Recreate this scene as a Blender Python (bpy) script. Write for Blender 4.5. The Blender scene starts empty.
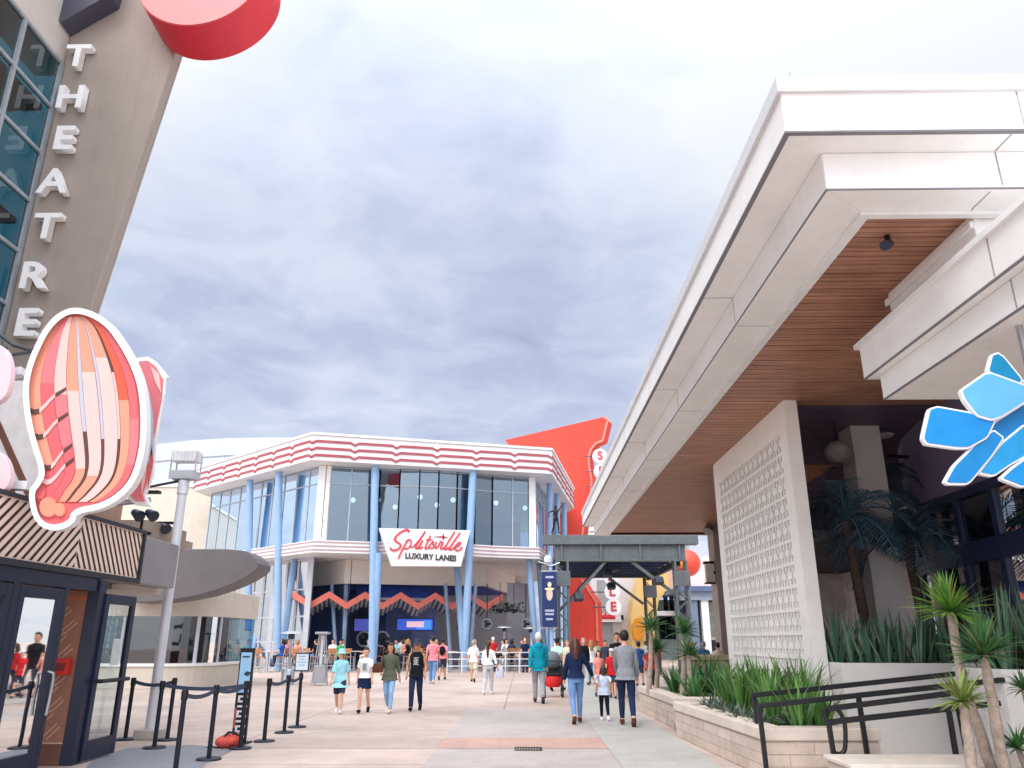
import bpy, bmesh, math, random
from mathutils import Vector, Matrix, noise
R = math.radians
rng = random.Random(7)
scene = bpy.context.scene
COL = scene.collection

# ------------------------------------------------------------------ camera
FPX, CX, CY = 770.0, 512.0, 384.0
PITCH, YAW, CAMH = R(18.4), R(0.85), 1.6
cam_d = bpy.data.cameras.new('camera')
cam = bpy.data.objects.new('camera', cam_d)
COL.objects.link(cam)
cam.location = (0, 0, CAMH)
cam.rotation_euler = (R(90) + PITCH, 0, YAW)
cam_d.sensor_width = 36
cam_d.lens = FPX / 1024 * 36
cam_d.clip_start = 0.1
cam_d.clip_end = 3000
scene.camera = cam
CAM = Vector((0, 0, CAMH))


def ray(u, v):
    a, b = (u - CX) / FPX, (CY - v) / FPX
    y = math.cos(PITCH) - b * math.sin(PITCH)
    z = math.sin(PITCH) + b * math.cos(PITCH)
    return Vector((a * math.cos(YAW) - y * math.sin(YAW), a * math.sin(YAW) + y * math.cos(YAW), z))


def P(u, v, X=None, Y=None, Z=None):
    """the point of the place seen at photo position (u, v) that has the given X, Y or Z"""
    d = ray(u, v)
    if X is not None:
        t = X / d.x
    elif Y is not None:
        t = Y / d.y
    else:
        t = (Z - CAMH) / d.z
    return CAM + d * t


def PL(u, v, p0, n):
    d = ray(u, v)
    t = (Vector(p0) - CAM).dot(n) / d.dot(n)
    return CAM + d * t


# ------------------------------------------------------------------ mesh builder
class MB:
    def __init__(self):
        self.v, self.f, self.m, self.cur = [], [], [], 0

    def add(self, vs, fs):
        o = len(self.v)
        self.v += [Vector(p) for p in vs]
        for f in fs:
            self.f.append([o + i for i in f])
            self.m.append(self.cur)
        return self

    def hexa(self, b, t):
        return self.add(list(b) + list(t), [(3, 2, 1, 0), (4, 5, 6, 7), (0, 1, 5, 4), (1, 2, 6, 5), (2, 3, 7, 6), (3, 0, 4, 7)])

    def box(self, x0, y0, z0, x1, y1, z1):
        x0, x1 = min(x0, x1), max(x0, x1); y0, y1 = min(y0, y1), max(y0, y1); z0, z1 = min(z0, z1), max(z0, z1)
        return self.hexa([(x0, y0, z0), (x1, y0, z0), (x1, y1, z0), (x0, y1, z0)], [(x0, y0, z1), (x1, y0, z1), (x1, y1, z1), (x0, y1, z1)])

    def obox(self, c, s, rz=0, rx=0, ry=0):
        M = Matrix.Translation(Vector(c)) @ Matrix.Rotation(rz, 4, 'Z') @ Matrix.Rotation(ry, 4, 'Y') @ Matrix.Rotation(rx, 4, 'X')
        hx, hy, hz = s[0] / 2, s[1] / 2, s[2] / 2
        q = [M @ Vector(p) for p in [(-hx, -hy, -hz), (hx, -hy, -hz), (hx, hy, -hz), (-hx, hy, -hz), (-hx, -hy, hz), (hx, -hy, hz), (hx, hy, hz), (-hx, hy, hz)]]
        return self.hexa(q[:4], q[4:])

    def prism(self, poly, vec):
        n = len(poly); vec = Vector(vec)
        a = [Vector(p) for p in poly]
        vs = a + [p + vec for p in a]
        fs = [tuple(range(n - 1, -1, -1)), tuple(range(n, 2 * n))] + [(i, (i + 1) % n, n + (i + 1) % n, n + i) for i in range(n)]
        return self.add(vs, fs)

    def quad(self, *p):
        return self.add(p, [tuple(range(len(p)))])

    def bar(self, a, b, w, h=None, up=(0, 0, 1)):
        h = h or w
        a, b = Vector(a), Vector(b); d = (b - a).normalized(); up = Vector(up)
        if abs(d.dot(up)) > .98: up = Vector((0, 1, 0))
        s = d.cross(up).normalized(); u = s.cross(d).normalized()
        o = [s * (-w / 2) - u * (h / 2), s * (w / 2) - u * (h / 2), s * (w / 2) + u * (h / 2), s * (-w / 2) + u * (h / 2)]
        return self.hexa([a + k for k in o], [b + k for k in o])

    def loft(self, rings, cap=True):
        n = len(rings[0]); o = len(self.v); vs = []; fs = []
        for r in rings: vs += [Vector(p) for p in r]
        for k in range(len(rings) - 1):
            for i in range(n):
                fs.append((k * n + i, k * n + (i + 1) % n, (k + 1) * n + (i + 1) % n, (k + 1) * n + i))
        if cap:
            fs.append(tuple(range(n - 1, -1, -1))); fs.append(tuple((len(rings) - 1) * n + i for i in range(n)))
        return self.add(vs, fs)

    def tube(self, path, r, n=10, squash=None):
        path = [Vector(p) for p in path]; m = len(path)
        rs = r if isinstance(r, (list, tuple)) else [r] * m
        rings = []; ref = None
        for i, p in enumerate(path):
            d = (path[min(i + 1, m - 1)] - path[max(i - 1, 0)]).normalized()
            if ref is None:
                ref = Vector((1, 0, 0)) if abs(d.x) < .8 else Vector((0, 1, 0))
            s = (ref - d * ref.dot(d)).normalized(); ref = s; u = d.cross(s)
            rings.append([p + (s * math.cos(2 * math.pi * k / n) + u * math.sin(2 * math.pi * k / n)) * rs[i] for k in range(n)])
        return self.loft(rings)

    def rings_z(self, lst, n=16):
        """lst of (cx, cy, z, rx, ry): horizontal elliptical rings"""
        return self.loft([[(cx + rx * math.cos(2 * math.pi * k / n), cy + ry * math.sin(2 * math.pi * k / n), z) for k in range(n)] for cx, cy, z, rx, ry in lst])

    def ball(self, c, r, n=14, M=None):
        r = r if isinstance(r, (list, tuple)) else (r, r, r)
        c = Vector(c); st = max(6, n // 2); vs = []; fs = []
        for i in range(1, st):
            th = math.pi * i / st
            for k in range(n):
                ph = 2 * math.pi * k / n
                q = Vector((r[0] * math.sin(th) * math.cos(ph), r[1] * math.sin(th) * math.sin(ph), r[2] * math.cos(th)))
                vs.append(c + (M @ q if M else q))
        for i in range(st - 2):
            for k in range(n):
                fs.append((i * n + k, (i + 1) * n + k, (i + 1) * n + (k + 1) % n, i * n + (k + 1) % n))
        t = Vector((0, 0, r[2])); t = M @ t if M else t
        vs += [c + t, c - t]; a, b = len(vs) - 2, len(vs) - 1
        for k in range(n):
            fs.append((a, k, (k + 1) % n)); fs.append((b, (st - 2) * n + (k + 1) % n, (st - 2) * n + k))
        return self.add(vs, fs)

    def lathe(self, c, prof, n=20):
        """prof list of (r, z) bottom to top"""
        c = Vector(c)
        return self.loft([[(c.x + r * math.cos(2 * math.pi * k / n), c.y + r * math.sin(2 * math.pi * k / n), c.z + z) for k in range(n)] for r, z in prof])

    def mesh(self, name='mesh', mats=(), smooth=False, recalc=True):
        me = bpy.data.meshes.new(name)
        me.from_pydata([tuple(p) for p in self.v], [], self.f)
        for m in mats: me.materials.append(m)
        if any(self.m): me.polygons.foreach_set('material_index', self.m)
        if recalc:
            bm = bmesh.new(); bm.from_mesh(me)
            bmesh.ops.recalc_face_normals(bm, faces=bm.faces)
            bm.to_mesh(me); bm.free()
        if smooth: me.polygons.foreach_set('use_smooth', [True] * len(me.polygons))
        me.update()
        return me

    def build(self, name, mat, parent=None, smooth=False, bevel=0, recalc=True, label=None):
        mats = mat if isinstance(mat, (list, tuple)) else [mat]
        o = bpy.data.objects.new(name, self.mesh(name, mats, smooth, recalc))
        link(o, parent)
        if bevel:
            b = o.modifiers.new('edge', 'BEVEL'); b.width = bevel; b.segments = 2; b.limit_method = 'ANGLE'; b.angle_limit = R(40)
        if smooth:
            try: o.data.set_sharp_from_angle(angle=R(38))
            except Exception: pass
        if label: o['label'] = label
        return o


def link(o, parent=None):
    COL.objects.link(o)
    if parent is not None:
        o.parent = parent
        if parent.type == 'EMPTY': o.matrix_parent_inverse = Matrix.Translation(-parent.location)


def tag(o, label, cat, group=None, kind=None):
    o['label'] = label; o['category'] = cat
    if group: o['group'] = group
    if kind: o['kind'] = kind
    return o


def thing(name, label, cat, loc, group=None):
    e = bpy.data.objects.new(name, None); COL.objects.link(e)
    e.location = Vector(loc); e.empty_display_size = .3
    return tag(e, label, cat, group)


def struct(mb, name, mat, **k):
    o = mb.build(name, mat, **k); o['kind'] = 'structure'
    return o


def dup(root, loc, rz=0, label=None, group=None):
    r = root.copy(); COL.objects.link(r); r.location = Vector(loc); r.rotation_euler = (0, 0, rz)
    if label: r['label'] = label
    if group: r['group'] = group
    def rec(src, dst):
        for ch in list(src.children):
            c = ch.copy(); COL.objects.link(c); c.parent = dst; rec(ch, c)
    rec(root, r)
    return r


# ------------------------------------------------------------------ materials
def lin(c):
    if isinstance(c, str):
        c = [int(c[i:i + 2], 16) / 255 for i in (0, 2, 4)]
        c = [x / 12.92 if x <= .04045 else ((x + .055) / 1.055) ** 2.4 for x in c]
    return tuple(c[:3])


_M = {}


def mat(name, col, rough=.6, metal=0, var=.12, scale=3., bump=0, bscale=40., spec=.4, stain=0, coat=0, streak=0):
    """painted / stone / metal surface with uneven tone, optional relief and broad stains"""
    if name in _M: return _M[name]
    col = lin(col)
    m = bpy.data.materials.new(name); m.use_nodes = True; _M[name] = m
    nt = m.node_tree; N = nt.nodes; L = nt.links
    b = N['Principled BSDF']
    b.inputs['Roughness'].default_value = rough; b.inputs['Metallic'].default_value = metal
    b.inputs['Specular IOR Level'].default_value = spec
    if coat: b.inputs['Coat Weight'].default_value = coat
    tc = N.new('ShaderNodeTexCoord')
    n1 = N.new('ShaderNodeTexNoise'); n1.inputs['Scale'].default_value = scale; n1.inputs['Detail'].default_value = 7; n1.inputs['Roughness'].default_value = .62
    L.new(tc.outputs['Object'], n1.inputs['Vector'])
    mr = N.new('ShaderNodeMapRange'); mr.inputs[1].default_value = .3; mr.inputs[2].default_value = .7
    mr.inputs[3].default_value = 1 - var; mr.inputs[4].default_value = 1 + var
    L.new(n1.outputs['Fac'], mr.inputs[0])
    mx = N.new('ShaderNodeMix'); mx.data_type = 'RGBA'; mx.blend_type = 'MULTIPLY'; mx.inputs['Factor'].default_value = 1
    mx.inputs['A'].default_value = (*col, 1)
    L.new(mr.outputs[0], mx.inputs['B'])
    out = mx.outputs['Result']
    if stain:
        n2 = N.new('ShaderNodeTexNoise'); n2.inputs['Scale'].default_value = scale * .23; n2.inputs['Detail'].default_value = 9
        L.new(tc.outputs['Object'], n2.inputs['Vector'])
        m2 = N.new('ShaderNodeMapRange'); m2.inputs[1].default_value = .45; m2.inputs[2].default_value = .7; m2.inputs[3].default_value = 1; m2.inputs[4].default_value = 1 - stain
        L.new(n2.outputs['Fac'], m2.inputs[0])
        mx2 = N.new('ShaderNodeMix'); mx2.data_type = 'RGBA'; mx2.blend_type = 'MULTIPLY'; mx2.inputs['Factor'].default_value = 1
        L.new(out, mx2.inputs['A']); L.new(m2.outputs[0], mx2.inputs['B']); out = mx2.outputs['Result']
    if streak:
        mp = N.new('ShaderNodeMapping'); mp.inputs['Scale'].default_value = (5, 5, .22); L.new(tc.outputs['Object'], mp.inputs[0])
        n4 = N.new('ShaderNodeTexNoise'); n4.inputs['Scale'].default_value = 1.0; n4.inputs['Detail'].default_value = 6; n4.inputs['Roughness'].default_value = .7; L.new(mp.outputs[0], n4.inputs['Vector'])
        m4 = N.new('ShaderNodeMapRange'); m4.inputs[1].default_value = .5; m4.inputs[2].default_value = .75; m4.inputs[3].default_value = 1; m4.inputs[4].default_value = 1 - streak
        L.new(n4.outputs['Fac'], m4.inputs[0])
        mx4 = N.new('ShaderNodeMix'); mx4.data_type = 'RGBA'; mx4.blend_type = 'MULTIPLY'; mx4.inputs['Factor'].default_value = 1
        L.new(out, mx4.inputs['A']); L.new(m4.outputs[0], mx4.inputs['B']); out = mx4.outputs['Result']
    L.new(out, b.inputs['Base Color'])
    rr = N.new('ShaderNodeMapRange'); rr.inputs[3].default_value = max(.03, rough - .1); rr.inputs[4].default_value = min(1, rough + .1)
    L.new(n1.outputs['Fac'], rr.inputs[0]); L.new(rr.outputs[0], b.inputs['Roughness'])
    if bump:
        n3 = N.new('ShaderNodeTexNoise'); n3.inputs['Scale'].default_value = bscale; n3.inputs['Detail'].default_value = 4
        L.new(tc.outputs['Object'], n3.inputs['Vector'])
        bp = N.new('ShaderNodeBump'); bp.inputs['Strength'].default_value = bump; bp.inputs['Distance'].default_value = .02
        L.new(n3.outputs['Fac'], bp.inputs['Height']); L.new(bp.outputs[0], b.inputs['Normal'])
    return m


def glass(name, tint, refl=.9, rough=.02, base=.06):
    """window pane: sees through with a tint and mirrors more at a grazing view"""
    if name in _M: return _M[name]
    m = bpy.data.materials.new(name); m.use_nodes = True; _M[name] = m
    nt = m.node_tree; N = nt.nodes; L = nt.links
    N.remove(N['Principled BSDF'])
    t = N.new('ShaderNodeBsdfTransparent'); t.inputs[0].default_value = (*lin(tint), 1)
    g = N.new('ShaderNodeBsdfGlossy'); g.inputs['Color'].default_value = (refl, refl, refl, 1) if isinstance(refl, (int, float)) else (*refl, 1); g.inputs['Roughness'].default_value = rough
    tc = N.new('ShaderNodeTexCoord'); nz = N.new('ShaderNodeTexNoise'); nz.inputs['Scale'].default_value = .8
    L.new(tc.outputs['Object'], nz.inputs['Vector'])
    bp = N.new('ShaderNodeBump'); bp.inputs['Strength'].default_value = .03; bp.inputs['Distance'].default_value = .1
    L.new(nz.outputs['Fac'], bp.inputs['Height']); L.new(bp.outputs[0], g.inputs['Normal'])
    lw = N.new('ShaderNodeFresnel'); lw.inputs['IOR'].default_value = 1.52
    mr = N.new('ShaderNodeMapRange'); mr.inputs[1].default_value = .04; mr.inputs[2].default_value = 1; mr.inputs[3].default_value = base; mr.inputs[4].default_value = 1
    L.new(lw.outputs[0], mr.inputs[0])
    mx = N.new('ShaderNodeMixShader'); L.new(mr.outputs[0], mx.inputs[0]); L.new(t.outputs[0], mx.inputs[1]); L.new(g.outputs[0], mx.inputs[2])
    L.new(mx.outputs[0], N['Material Output'].inputs[0])
    return m


def emit(name, col, s):
    if name in _M: return _M[name]
    m = bpy.data.materials.new(name); m.use_nodes = True; _M[name] = m
    b = m.node_tree.nodes['Principled BSDF']
    b.inputs['Base Color'].default_value = (*lin(col), 1)
    b.inputs['Emission Color'].default_value = (*lin(col), 1); b.inputs['Emission Strength'].default_value = s
    return m


def inset(poly, d):
    """offset a closed 2D outline inwards by d"""
    n = len(poly); A = sum(poly[i][0] * poly[(i + 1) % n][1] - poly[(i + 1) % n][0] * poly[i][1] for i in range(n))
    s = 1 if A > 0 else -1; out = []
    for i in range(n):
        p0, p1, p2 = Vector(poly[i - 1]), Vector(poly[i]), Vector(poly[(i + 1) % n])
        e1, e2 = (p1 - p0).normalized(), (p2 - p1).normalized()
        n1, n2 = Vector((-e1.y, e1.x)) * s, Vector((-e2.y, e2.x)) * s
        b = (n1 + n2); l = b.length
        b = n1 if l < 1e-4 else b / l
        k = max(.45, b.dot(n1))
        out.append(tuple(p1 + b * (d / k)))
    return out


def smooth_poly(poly, it=2, c=.25):
    """round an outline off by cutting corners"""
    for _ in range(it):
        q = []
        n = len(poly)
        for i in range(n):
            a, b = Vector(poly[i]), Vector(poly[(i + 1) % n])
            q += [tuple(a * (1 - c) + b * c), tuple(a * c + b * (1 - c))]
        poly = q
    return poly


def closed_curve(pts, n=4):
    """a closed smooth outline through the given points"""
    q = [Vector(p) for p in pts]; m = len(q); out = []
    for i in range(m):
        p0, p1, p2, p3 = q[i - 1], q[i], q[(i + 1) % m], q[(i + 2) % m]
        for k in range(n):
            out.append(tuple(hermite(p1, p2, (p2 - p0) * .38, (p3 - p1) * .38, k / n)))
    return out


def hermite(a, b, ta, tb, t):
    return a * (2 * t ** 3 - 3 * t * t + 1) + ta * (t ** 3 - 2 * t * t + t) + b * (-2 * t ** 3 + 3 * t * t) + tb * (t ** 3 - t * t)


def text_mesh(body, size, depth, bold=0.0, shear=0.0, space=1.0):
    """lettering as mesh data lying in the XZ plane, facing -Y, centred on its origin"""
    c = bpy.data.curves.new('lettering', 'FONT'); c.body = body; c.size = size; c.extrude = depth / 2; c.offset = bold
    c.shear = shear; c.align_x = 'CENTER'; c.align_y = 'CENTER'; c.space_character = space
    o = bpy.data.objects.new('lettering', c); COL.objects.link(o)
    dg = bpy.context.evaluated_depsgraph_get(); dg.update()
    me = bpy.data.meshes.new_from_object(o.evaluated_get(dg))
    bpy.data.objects.remove(o); bpy.data.curves.remove(c)
    me.transform(Matrix.Rotation(R(90), 4, 'X'))
    return me


def put_text(name, body, size, depth, material, parent, M, bold=0.0, shear=0.0, sx=1.0, space=1.0):
    me = text_mesh(body, size, depth, bold, shear, space)
    me.transform(Matrix.Diagonal((sx, 1, 1, 1))); me.transform(M)
    me.materials.clear(); me.materials.append(material)
    o = bpy.data.objects.new(name, me); link(o, parent)
    return o
# ------------------------------------------------------------------ people
def skinmat(n, c): return mat(n, c, rough=.55, var=.05, scale=8)
SK = {'light': skinmat('skin light', 'e0ab90'), 'mid': skinmat('skin mid', 'c58f70'), 'tan': skinmat('skin tan', 'a8714f'), 'dark': skinmat('skin dark', '6b4330')}
EYE = mat('eye dark', '15100e', rough=.3); LIP = mat('lip', 'a85550', rough=.5)
def cloth(n, c, var=.14): return mat('cloth ' + n, c, rough=.85, var=var, scale=14, bump=.9, bscale=11, spec=.15)
CL = {}
for n, c in dict(aqua='9fdcea', white='eef0f2', navy='1c2a4c', denim='6f93c2', olive='5b6253', black='1a1c22', darkdenim='23304e', pink='ee8c98', sky='8fb4dd',
                 teal='1292a8', grey='9b9fa6', lightgrey='c3c6cc', red='c52a30', mint='bfe3d4', cream='e6dcc8', blue='2c55a8', brown='5a3a2a', pale='c9d3e6', salmon='e9968a', green='3f9a60',
                 purple='5c4a80', sweater='8c9098', maroon='6e2230', leaf='bcc8a0', shade='3a3f52').items():
    CL[n] = cloth(n, c)
HAIR = {n: mat('hair ' + n, c, rough=.5, var=.3, scale=30) for n, c in dict(brown='3f2a20', dark='1d1715', auburn='4e2a22', blond='9c7a4e', grey='9a9690', white='dcd9d2').items()}


def voxel(mb, size, smooth=3, fac=.5):
    me = mb.mesh('tmp'); ob = bpy.data.objects.new('tmp', me); COL.objects.link(ob)
    m = ob.modifiers.new('r', 'REMESH'); m.mode = 'VOXEL'; m.voxel_size = size; m.use_smooth_shade = True
    s = ob.modifiers.new('s', 'SMOOTH'); s.iterations = smooth; s.factor = fac
    dg = bpy.context.evaluated_depsgraph_get(); dg.update()
    out = bpy.data.meshes.new_from_object(ob.evaluated_get(dg))
    bpy.data.objects.remove(ob); bpy.data.meshes.remove(me)
    out.materials.clear()
    out.polygons.foreach_set('use_smooth', [True] * len(out.polygons))
    return out


def ik(S, T, l1, l2, pole):
    S, T = Vector(S), Vector(T); d = T - S; L = d.length
    mx = (l1 + l2) * .995
    if L > mx: T = S + d * (mx / L); d = T - S; L = mx
    a = (l1 * l1 - l2 * l2 + L * L) / (2 * L); h = math.sqrt(max(0, l1 * l1 - a * a))
    dn = d / L; p = Vector(pole); p = p - dn * p.dot(dn); p = p.normalized()
    return S + dn * a + p * h, T


def person(label, loc, face, height, skin='light', top=('white', 'short', .86), bottom=('denim', 'pants'), shoes='white', hair=('brown', 'short'),
           pose='walk', ph=1, hat=None, hands=None, fem=0, near=False, group=None, lean=0, seat=.72, head=0, extra=None, category='person', statue=None, belly=0):
    """face: heading in degrees, 0 = towards the camera (-Y), 180 = away. Local model is 1.75 m tall and is scaled."""
    k = height / 1.75
    child = height < 1.3
    vx = (.0095 if near else .017)
    wsh, whip = (.165 - .018 * fem), (.155 + .012 * fem)
    # --- skeleton (faces -Y)
    def leg(s, th, sh, foot):
        hip = Vector((s * .088, 0, .93))
        kn = hip + Vector((s * .004, -math.sin(th), -math.cos(th))) * .44
        an = kn + Vector((0, -math.sin(sh), -math.cos(sh))) * .41
        toe = an + Vector((s * .03, -math.cos(foot), math.sin(foot))) * .17
        return [hip, kn, an, toe]
    if pose == 'walk':
        LG = {ph: leg(ph, R(20), R(4), R(6)), -ph: leg(-ph, R(-8), R(-38), R(-48))}
    elif pose == 'sit':
        LG = {1: leg(1, R(82), R(-8), 0), -1: leg(-1, R(80), R(4), 0)}
    else:
        LG = {1: leg(1, R(3), R(-3), 0), -1: leg(-1, R(-2), R(-4), 0)}
    drop = 0 if pose == 'sit' else min(min(l[2].z - .075, l[3].z - .025) for l in LG.values())
    up = Vector((0, 0, -drop))
    if pose == 'sit': up = Vector((0, 0, seat / k + .08 - .93))
    tilt = lambda p: Vector((p[0], p[1] - (p[2] - .93) * math.tan(R(lean)), p[2]))
    AR = {}
    for s in (1, -1):
        S = tilt(Vector((s * (wsh + .008), .005, 1.395)))
        if hands and s in hands and hands[s] is not None:
            T = Vector(hands[s])
        elif pose == 'sit':
            T = Vector((s * .14, -.34, 1.08))
        elif pose == 'walk':
            T = Vector((s * .235, (.15 if s == ph else -.19), .86))
        else:
            T = Vector((s * .235, -.04, .84))
        E, W = ik(S, T, .285, .25, (s * .45, 1, 0) if T.y > -.6 else (s, .2, -1))
        AR[s] = [S, E, W]
    hc = tilt(Vector((0, -.014, 1.622)))
    B = MB()
    tor = [(.84, whip * .8, .10), (.90, whip, .115), (.97, whip * .98, .112), (1.07, .128 + belly * .02 - .008 * fem, .098 + belly * .04), (1.17, .14 - .008 * fem, .105 + belly * .03), (1.28, wsh - .004, .115),
           (1.36, wsh + .005, .108), (1.42, wsh - .02, .09), (1.462, .085, .07), (1.485, .057, .06), (1.55, .052, .058)]
    if child: tor = [(z, rx * 1.08, ry * 1.1) for z, rx, ry in tor]
    def trings(lst, inf): return [(tilt((0, 0, z)).x, tilt((0, 0, z)).y, z, rx + inf, ry + inf) for z, rx, ry in lst]
    B.rings_z(trings(tor, 0), 18)
    hs = 1.26 if child else 1.08
    Rh = Matrix.Rotation(R(head), 3, 'Z')
    def hp(x, y, z): return hc + Rh @ (Vector((x, y, z)) * hs)
    B.ball(hp(0, .008, .018), (.076 * hs, .096 * hs, .108 * hs), 16, Rh)
    B.ball(hp(0, -.03, -.052), (.052 * hs, .056 * hs, .062 * hs), 12, Rh)
    B.ball(hp(0, -.098, -.015), (.014 * hs, .02 * hs, .024 * hs), 8, Rh)
    for s in (1, -1): B.ball(hp(s * .077, .01, -.012), (.012 * hs, .022 * hs, .032 * hs), 8, Rh)
    for s in (1, -1):
        h, kn, an, toe = LG[s]
        md = (h + kn) / 2; cf = kn * .68 + an * .32 + Vector((0, .012, 0))
        B.tube([h + Vector((0, 0, .03)), md, kn, cf, an], [.088, .075, .053, .054, .036], 12)
        B.ball(h, .088, 10)
        B.tube([an + Vector((0, .035, -.01)), an + (toe - an) * .4 + Vector((0, 0, -.025)), toe + Vector((0, 0, -.025))], [.036, .038, .026], 10)
        S, E, W = AR[s]
        B.ball(S, .05, 10)
        B.tube([S, S * .5 + E * .5, E, E * .6 + W * .4, W], [.05 - .004 * fem, .045 - .004 * fem, .037, .037, .026], 10)
        d = (W - E).normalized(); side = Vector((0, -1, 0)); side = (side - d * side.dot(d)).normalized(); nrm = d.cross(side)
        pc = W + d * .05
        B.tube([W, pc, W + d * .095], [.026, .033, .03], 8)
        if near:
            for i, (o, l) in enumerate([(-.027, .062), (-.009, .076), (.009, .07), (.027, .055)]):
                b0 = W + d * .08 + side * o
                cu = nrm * (-s * .018)
                B.tube([b0, b0 + d * l * .5 + cu * .3, b0 + d * l + cu], [.0105, .0098, .0085], 6)
            b0 = W + d * .04 + side * .026
            B.tube([b0, b0 + side * .028 + d * .03, b0 + side * .03 + d * .06], [.0125, .011, .009], 6)
        else:
            B.tube([W + d * .08, W + d * .16 + nrm * (-s * .015)], [.028, .016], 8)
            B.tube([W + d * .04 + side * .02, W + d * .09 + side * .045], [.014, .01], 6)
    M = Matrix.Translation(Vector(loc)) @ Matrix.Rotation(R(face), 4, 'Z') @ Matrix.Scale(k, 4) @ Matrix.Translation(up)
    e = thing('person' if not statue else statue[0], label, category, loc, group)
    def done(mb, name, mats, size=vx, sm=3, parent=None):
        me = voxel(mb, size, sm)
        for q in (mats if isinstance(mats, (list, tuple)) else [mats]): me.materials.append(q)
        me.transform(M)
        o = bpy.data.objects.new(name, me); link(o, parent or e); return o, me
    if statue:
        done(B, 'figure', statue[1]); return e
    body, bme = done(B, 'body', [SK[skin], EYE, LIP])
    eyes = [M @ hp(s * .03, -.088, .01) for s in (1, -1)]; mouth = M @ hp(0, -.088, -.062)
    up3 = M.to_3x3() @ Vector((0, 0, 1)); up3.normalize()
    for p in bme.polygons:
        c = p.center
        if min((c - q).length for q in eyes) < .0145 * hs * k: p.material_index = 1
        elif (c - mouth).length < .02 * k and abs((c - mouth).dot(up3)) < .009 * k: p.material_index = 2
    # --- top
    tc, sleeve, hem = top
    T = MB(); inf = .02
    lst = [(hem, whip + (.055 if hem < .87 else .012), (.235 if hem < .8 else .155) + belly * .04)] + [(t[0], t[1] + (.012 if t[0] < 1.0 else 0), t[2] + (.008 if t[0] < 1.0 else 0)) for t in tor if t[0] > hem + .02 and t[0] < 1.43] + [(1.45, .1, .08), (1.475, .068, .066)]
    if pose == 'sit': lst = [q for q in lst if q[0] >= .9] or lst
    T.rings_z(trings(lst, inf), 20)
    for s in (1, -1):
        S, E, W = AR[s]
        if sleeve != 'none':
            T.ball(S + Vector((-s * .008, 0, -.004)), .06, 12)
        if sleeve == 'short': T.tube([S, S + (E - S) * .3, S + (E - S) * .66], [.056, .062, .066], 12)
        if sleeve == 'half': T.tube([S, S * .5 + E * .5, E], [.056, .062, .064], 12)
        if sleeve == 'mid': T.tube([S, S * .5 + E * .5, E, E * .5 + W * .5], [.056, .058, .054, .052], 12)
        if sleeve == 'long': T.tube([S, S * .5 + E * .5, E, E * .5 + W * .5, W], [.056, .06, .056, .053, .044], 12)
    topo, _ = done(T, 'sweater' if sleeve == 'long' else 'shirt', CL[tc], vx * 1.1)
    # --- bottom
    bc, kind = bottom
    Q = MB(); wr = [(.84, whip * .95, .108), (.90, whip + .004, .118), (.97, whip, .116), (1.03, .142, .107)]
    Q.rings_z(trings(wr, .014), 20)
    for s in (1, -1):
        h, kn, an, toe = LG[s]
        md = (h + kn) / 2; cf = kn * .68 + an * .32 + Vector((0, .012, 0))
        if kind == 'pants': Q.tube([h + Vector((0, 0, .02)), md, kn, cf, an + (kn - an) * .06], [.09, .09, .072, .068, .058 if not fem else .05], 14)
        elif kind == 'slim': Q.tube([h + Vector((0, 0, .02)), md, kn, cf, an + (kn - an) * .1], [.09, .086, .065, .062, .046], 14)
        elif kind == 'shorts': Q.tube([h + Vector((0, 0, .02)), md, kn + (h - kn) * .12], [.102, .098, .086], 14)
        elif kind == 'brief': Q.tube([h + Vector((0, 0, .02)), md + (h - md) * .1], [.104, .098], 14)
        Q.ball(h, .084, 12)
    if kind == 'skirt':
        Q.rings_z([(0, 0, z, rx, ry) for z, rx, ry in [(.66, .2, .16), (.75, .192, .15), (.85, .182, .14), (.95, .17, .13)]], 20)
        for s in (1, -1): Q.tube([LG[s][0], LG[s][0].lerp(LG[s][1], .62)], [.1, .1], 14)
    done(Q, 'trousers' if kind in ('pants', 'slim') else ('skirt' if kind == 'skirt' else 'shorts'), CL[bc], vx * 1.1)
    # --- shoes
    for s in (1, -1):
        h, kn, an, toe = LG[s]; F = MB()
        f = (toe - an); f.z *= .9
        F.tube([an + Vector((0, .045, -.028)), an + f * .35 + Vector((0, 0, -.035)), toe + f * .12 + Vector((0, 0, -.028))], [.046, .049, .036], 12)
        F.tube([an + Vector((0, .01, .02)), an + Vector((0, .012, -.03))], [.044, .048], 12)
        done(F, 'shoe', CL[shoes], vx)
    # --- hair
    hcol, style = hair
    if style != 'none':
        Hh = MB()
        Hh.ball(hp(0, .03, .032), (.087 * hs, .094 * hs, .106 * hs), 16, Rh)
        Hh.ball(hp(0, -.045, .088), (.058 * hs, .045 * hs, .03 * hs), 10, Rh)
        if style == 'long':
            Hh.tube([hp(0, .05, .04), hp(0, .08, -.06), hp(0, .1, -.17), hp(0, .115, -.29)], [.08, .088, .085, .055], 12)
            for s in (1, -1): Hh.tube([hp(s * .06, .0, .06), hp(s * .085, .012, -.03), hp(s * .095, .02, -.16)], [.03, .036, .025], 8)
        if style == 'bob':
            Hh.tube([hp(0, .05, .04), hp(0, .065, -.06), hp(0, .07, -.12)], [.085, .09, .07], 12)
            for s in (1, -1): Hh.tube([hp(s * .065, .0, .06), hp(s * .085, .0, -.04), hp(s * .085, 0, -.1)], [.03, .034, .025], 8)
        if style == 'pony':
            Hh.tube([hp(0, .1, .05), hp(0, .15, 0), hp(0, .15, -.12), hp(0, .14, -.3), hp(0, .13, -.4)], [.03, .042, .05, .042, .012], 10)
        if style == 'bun': Hh.ball(hp(0, .075, .11), .045, 10)
        done(Hh, 'hair', HAIR[hcol], vx, 2)
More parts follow.
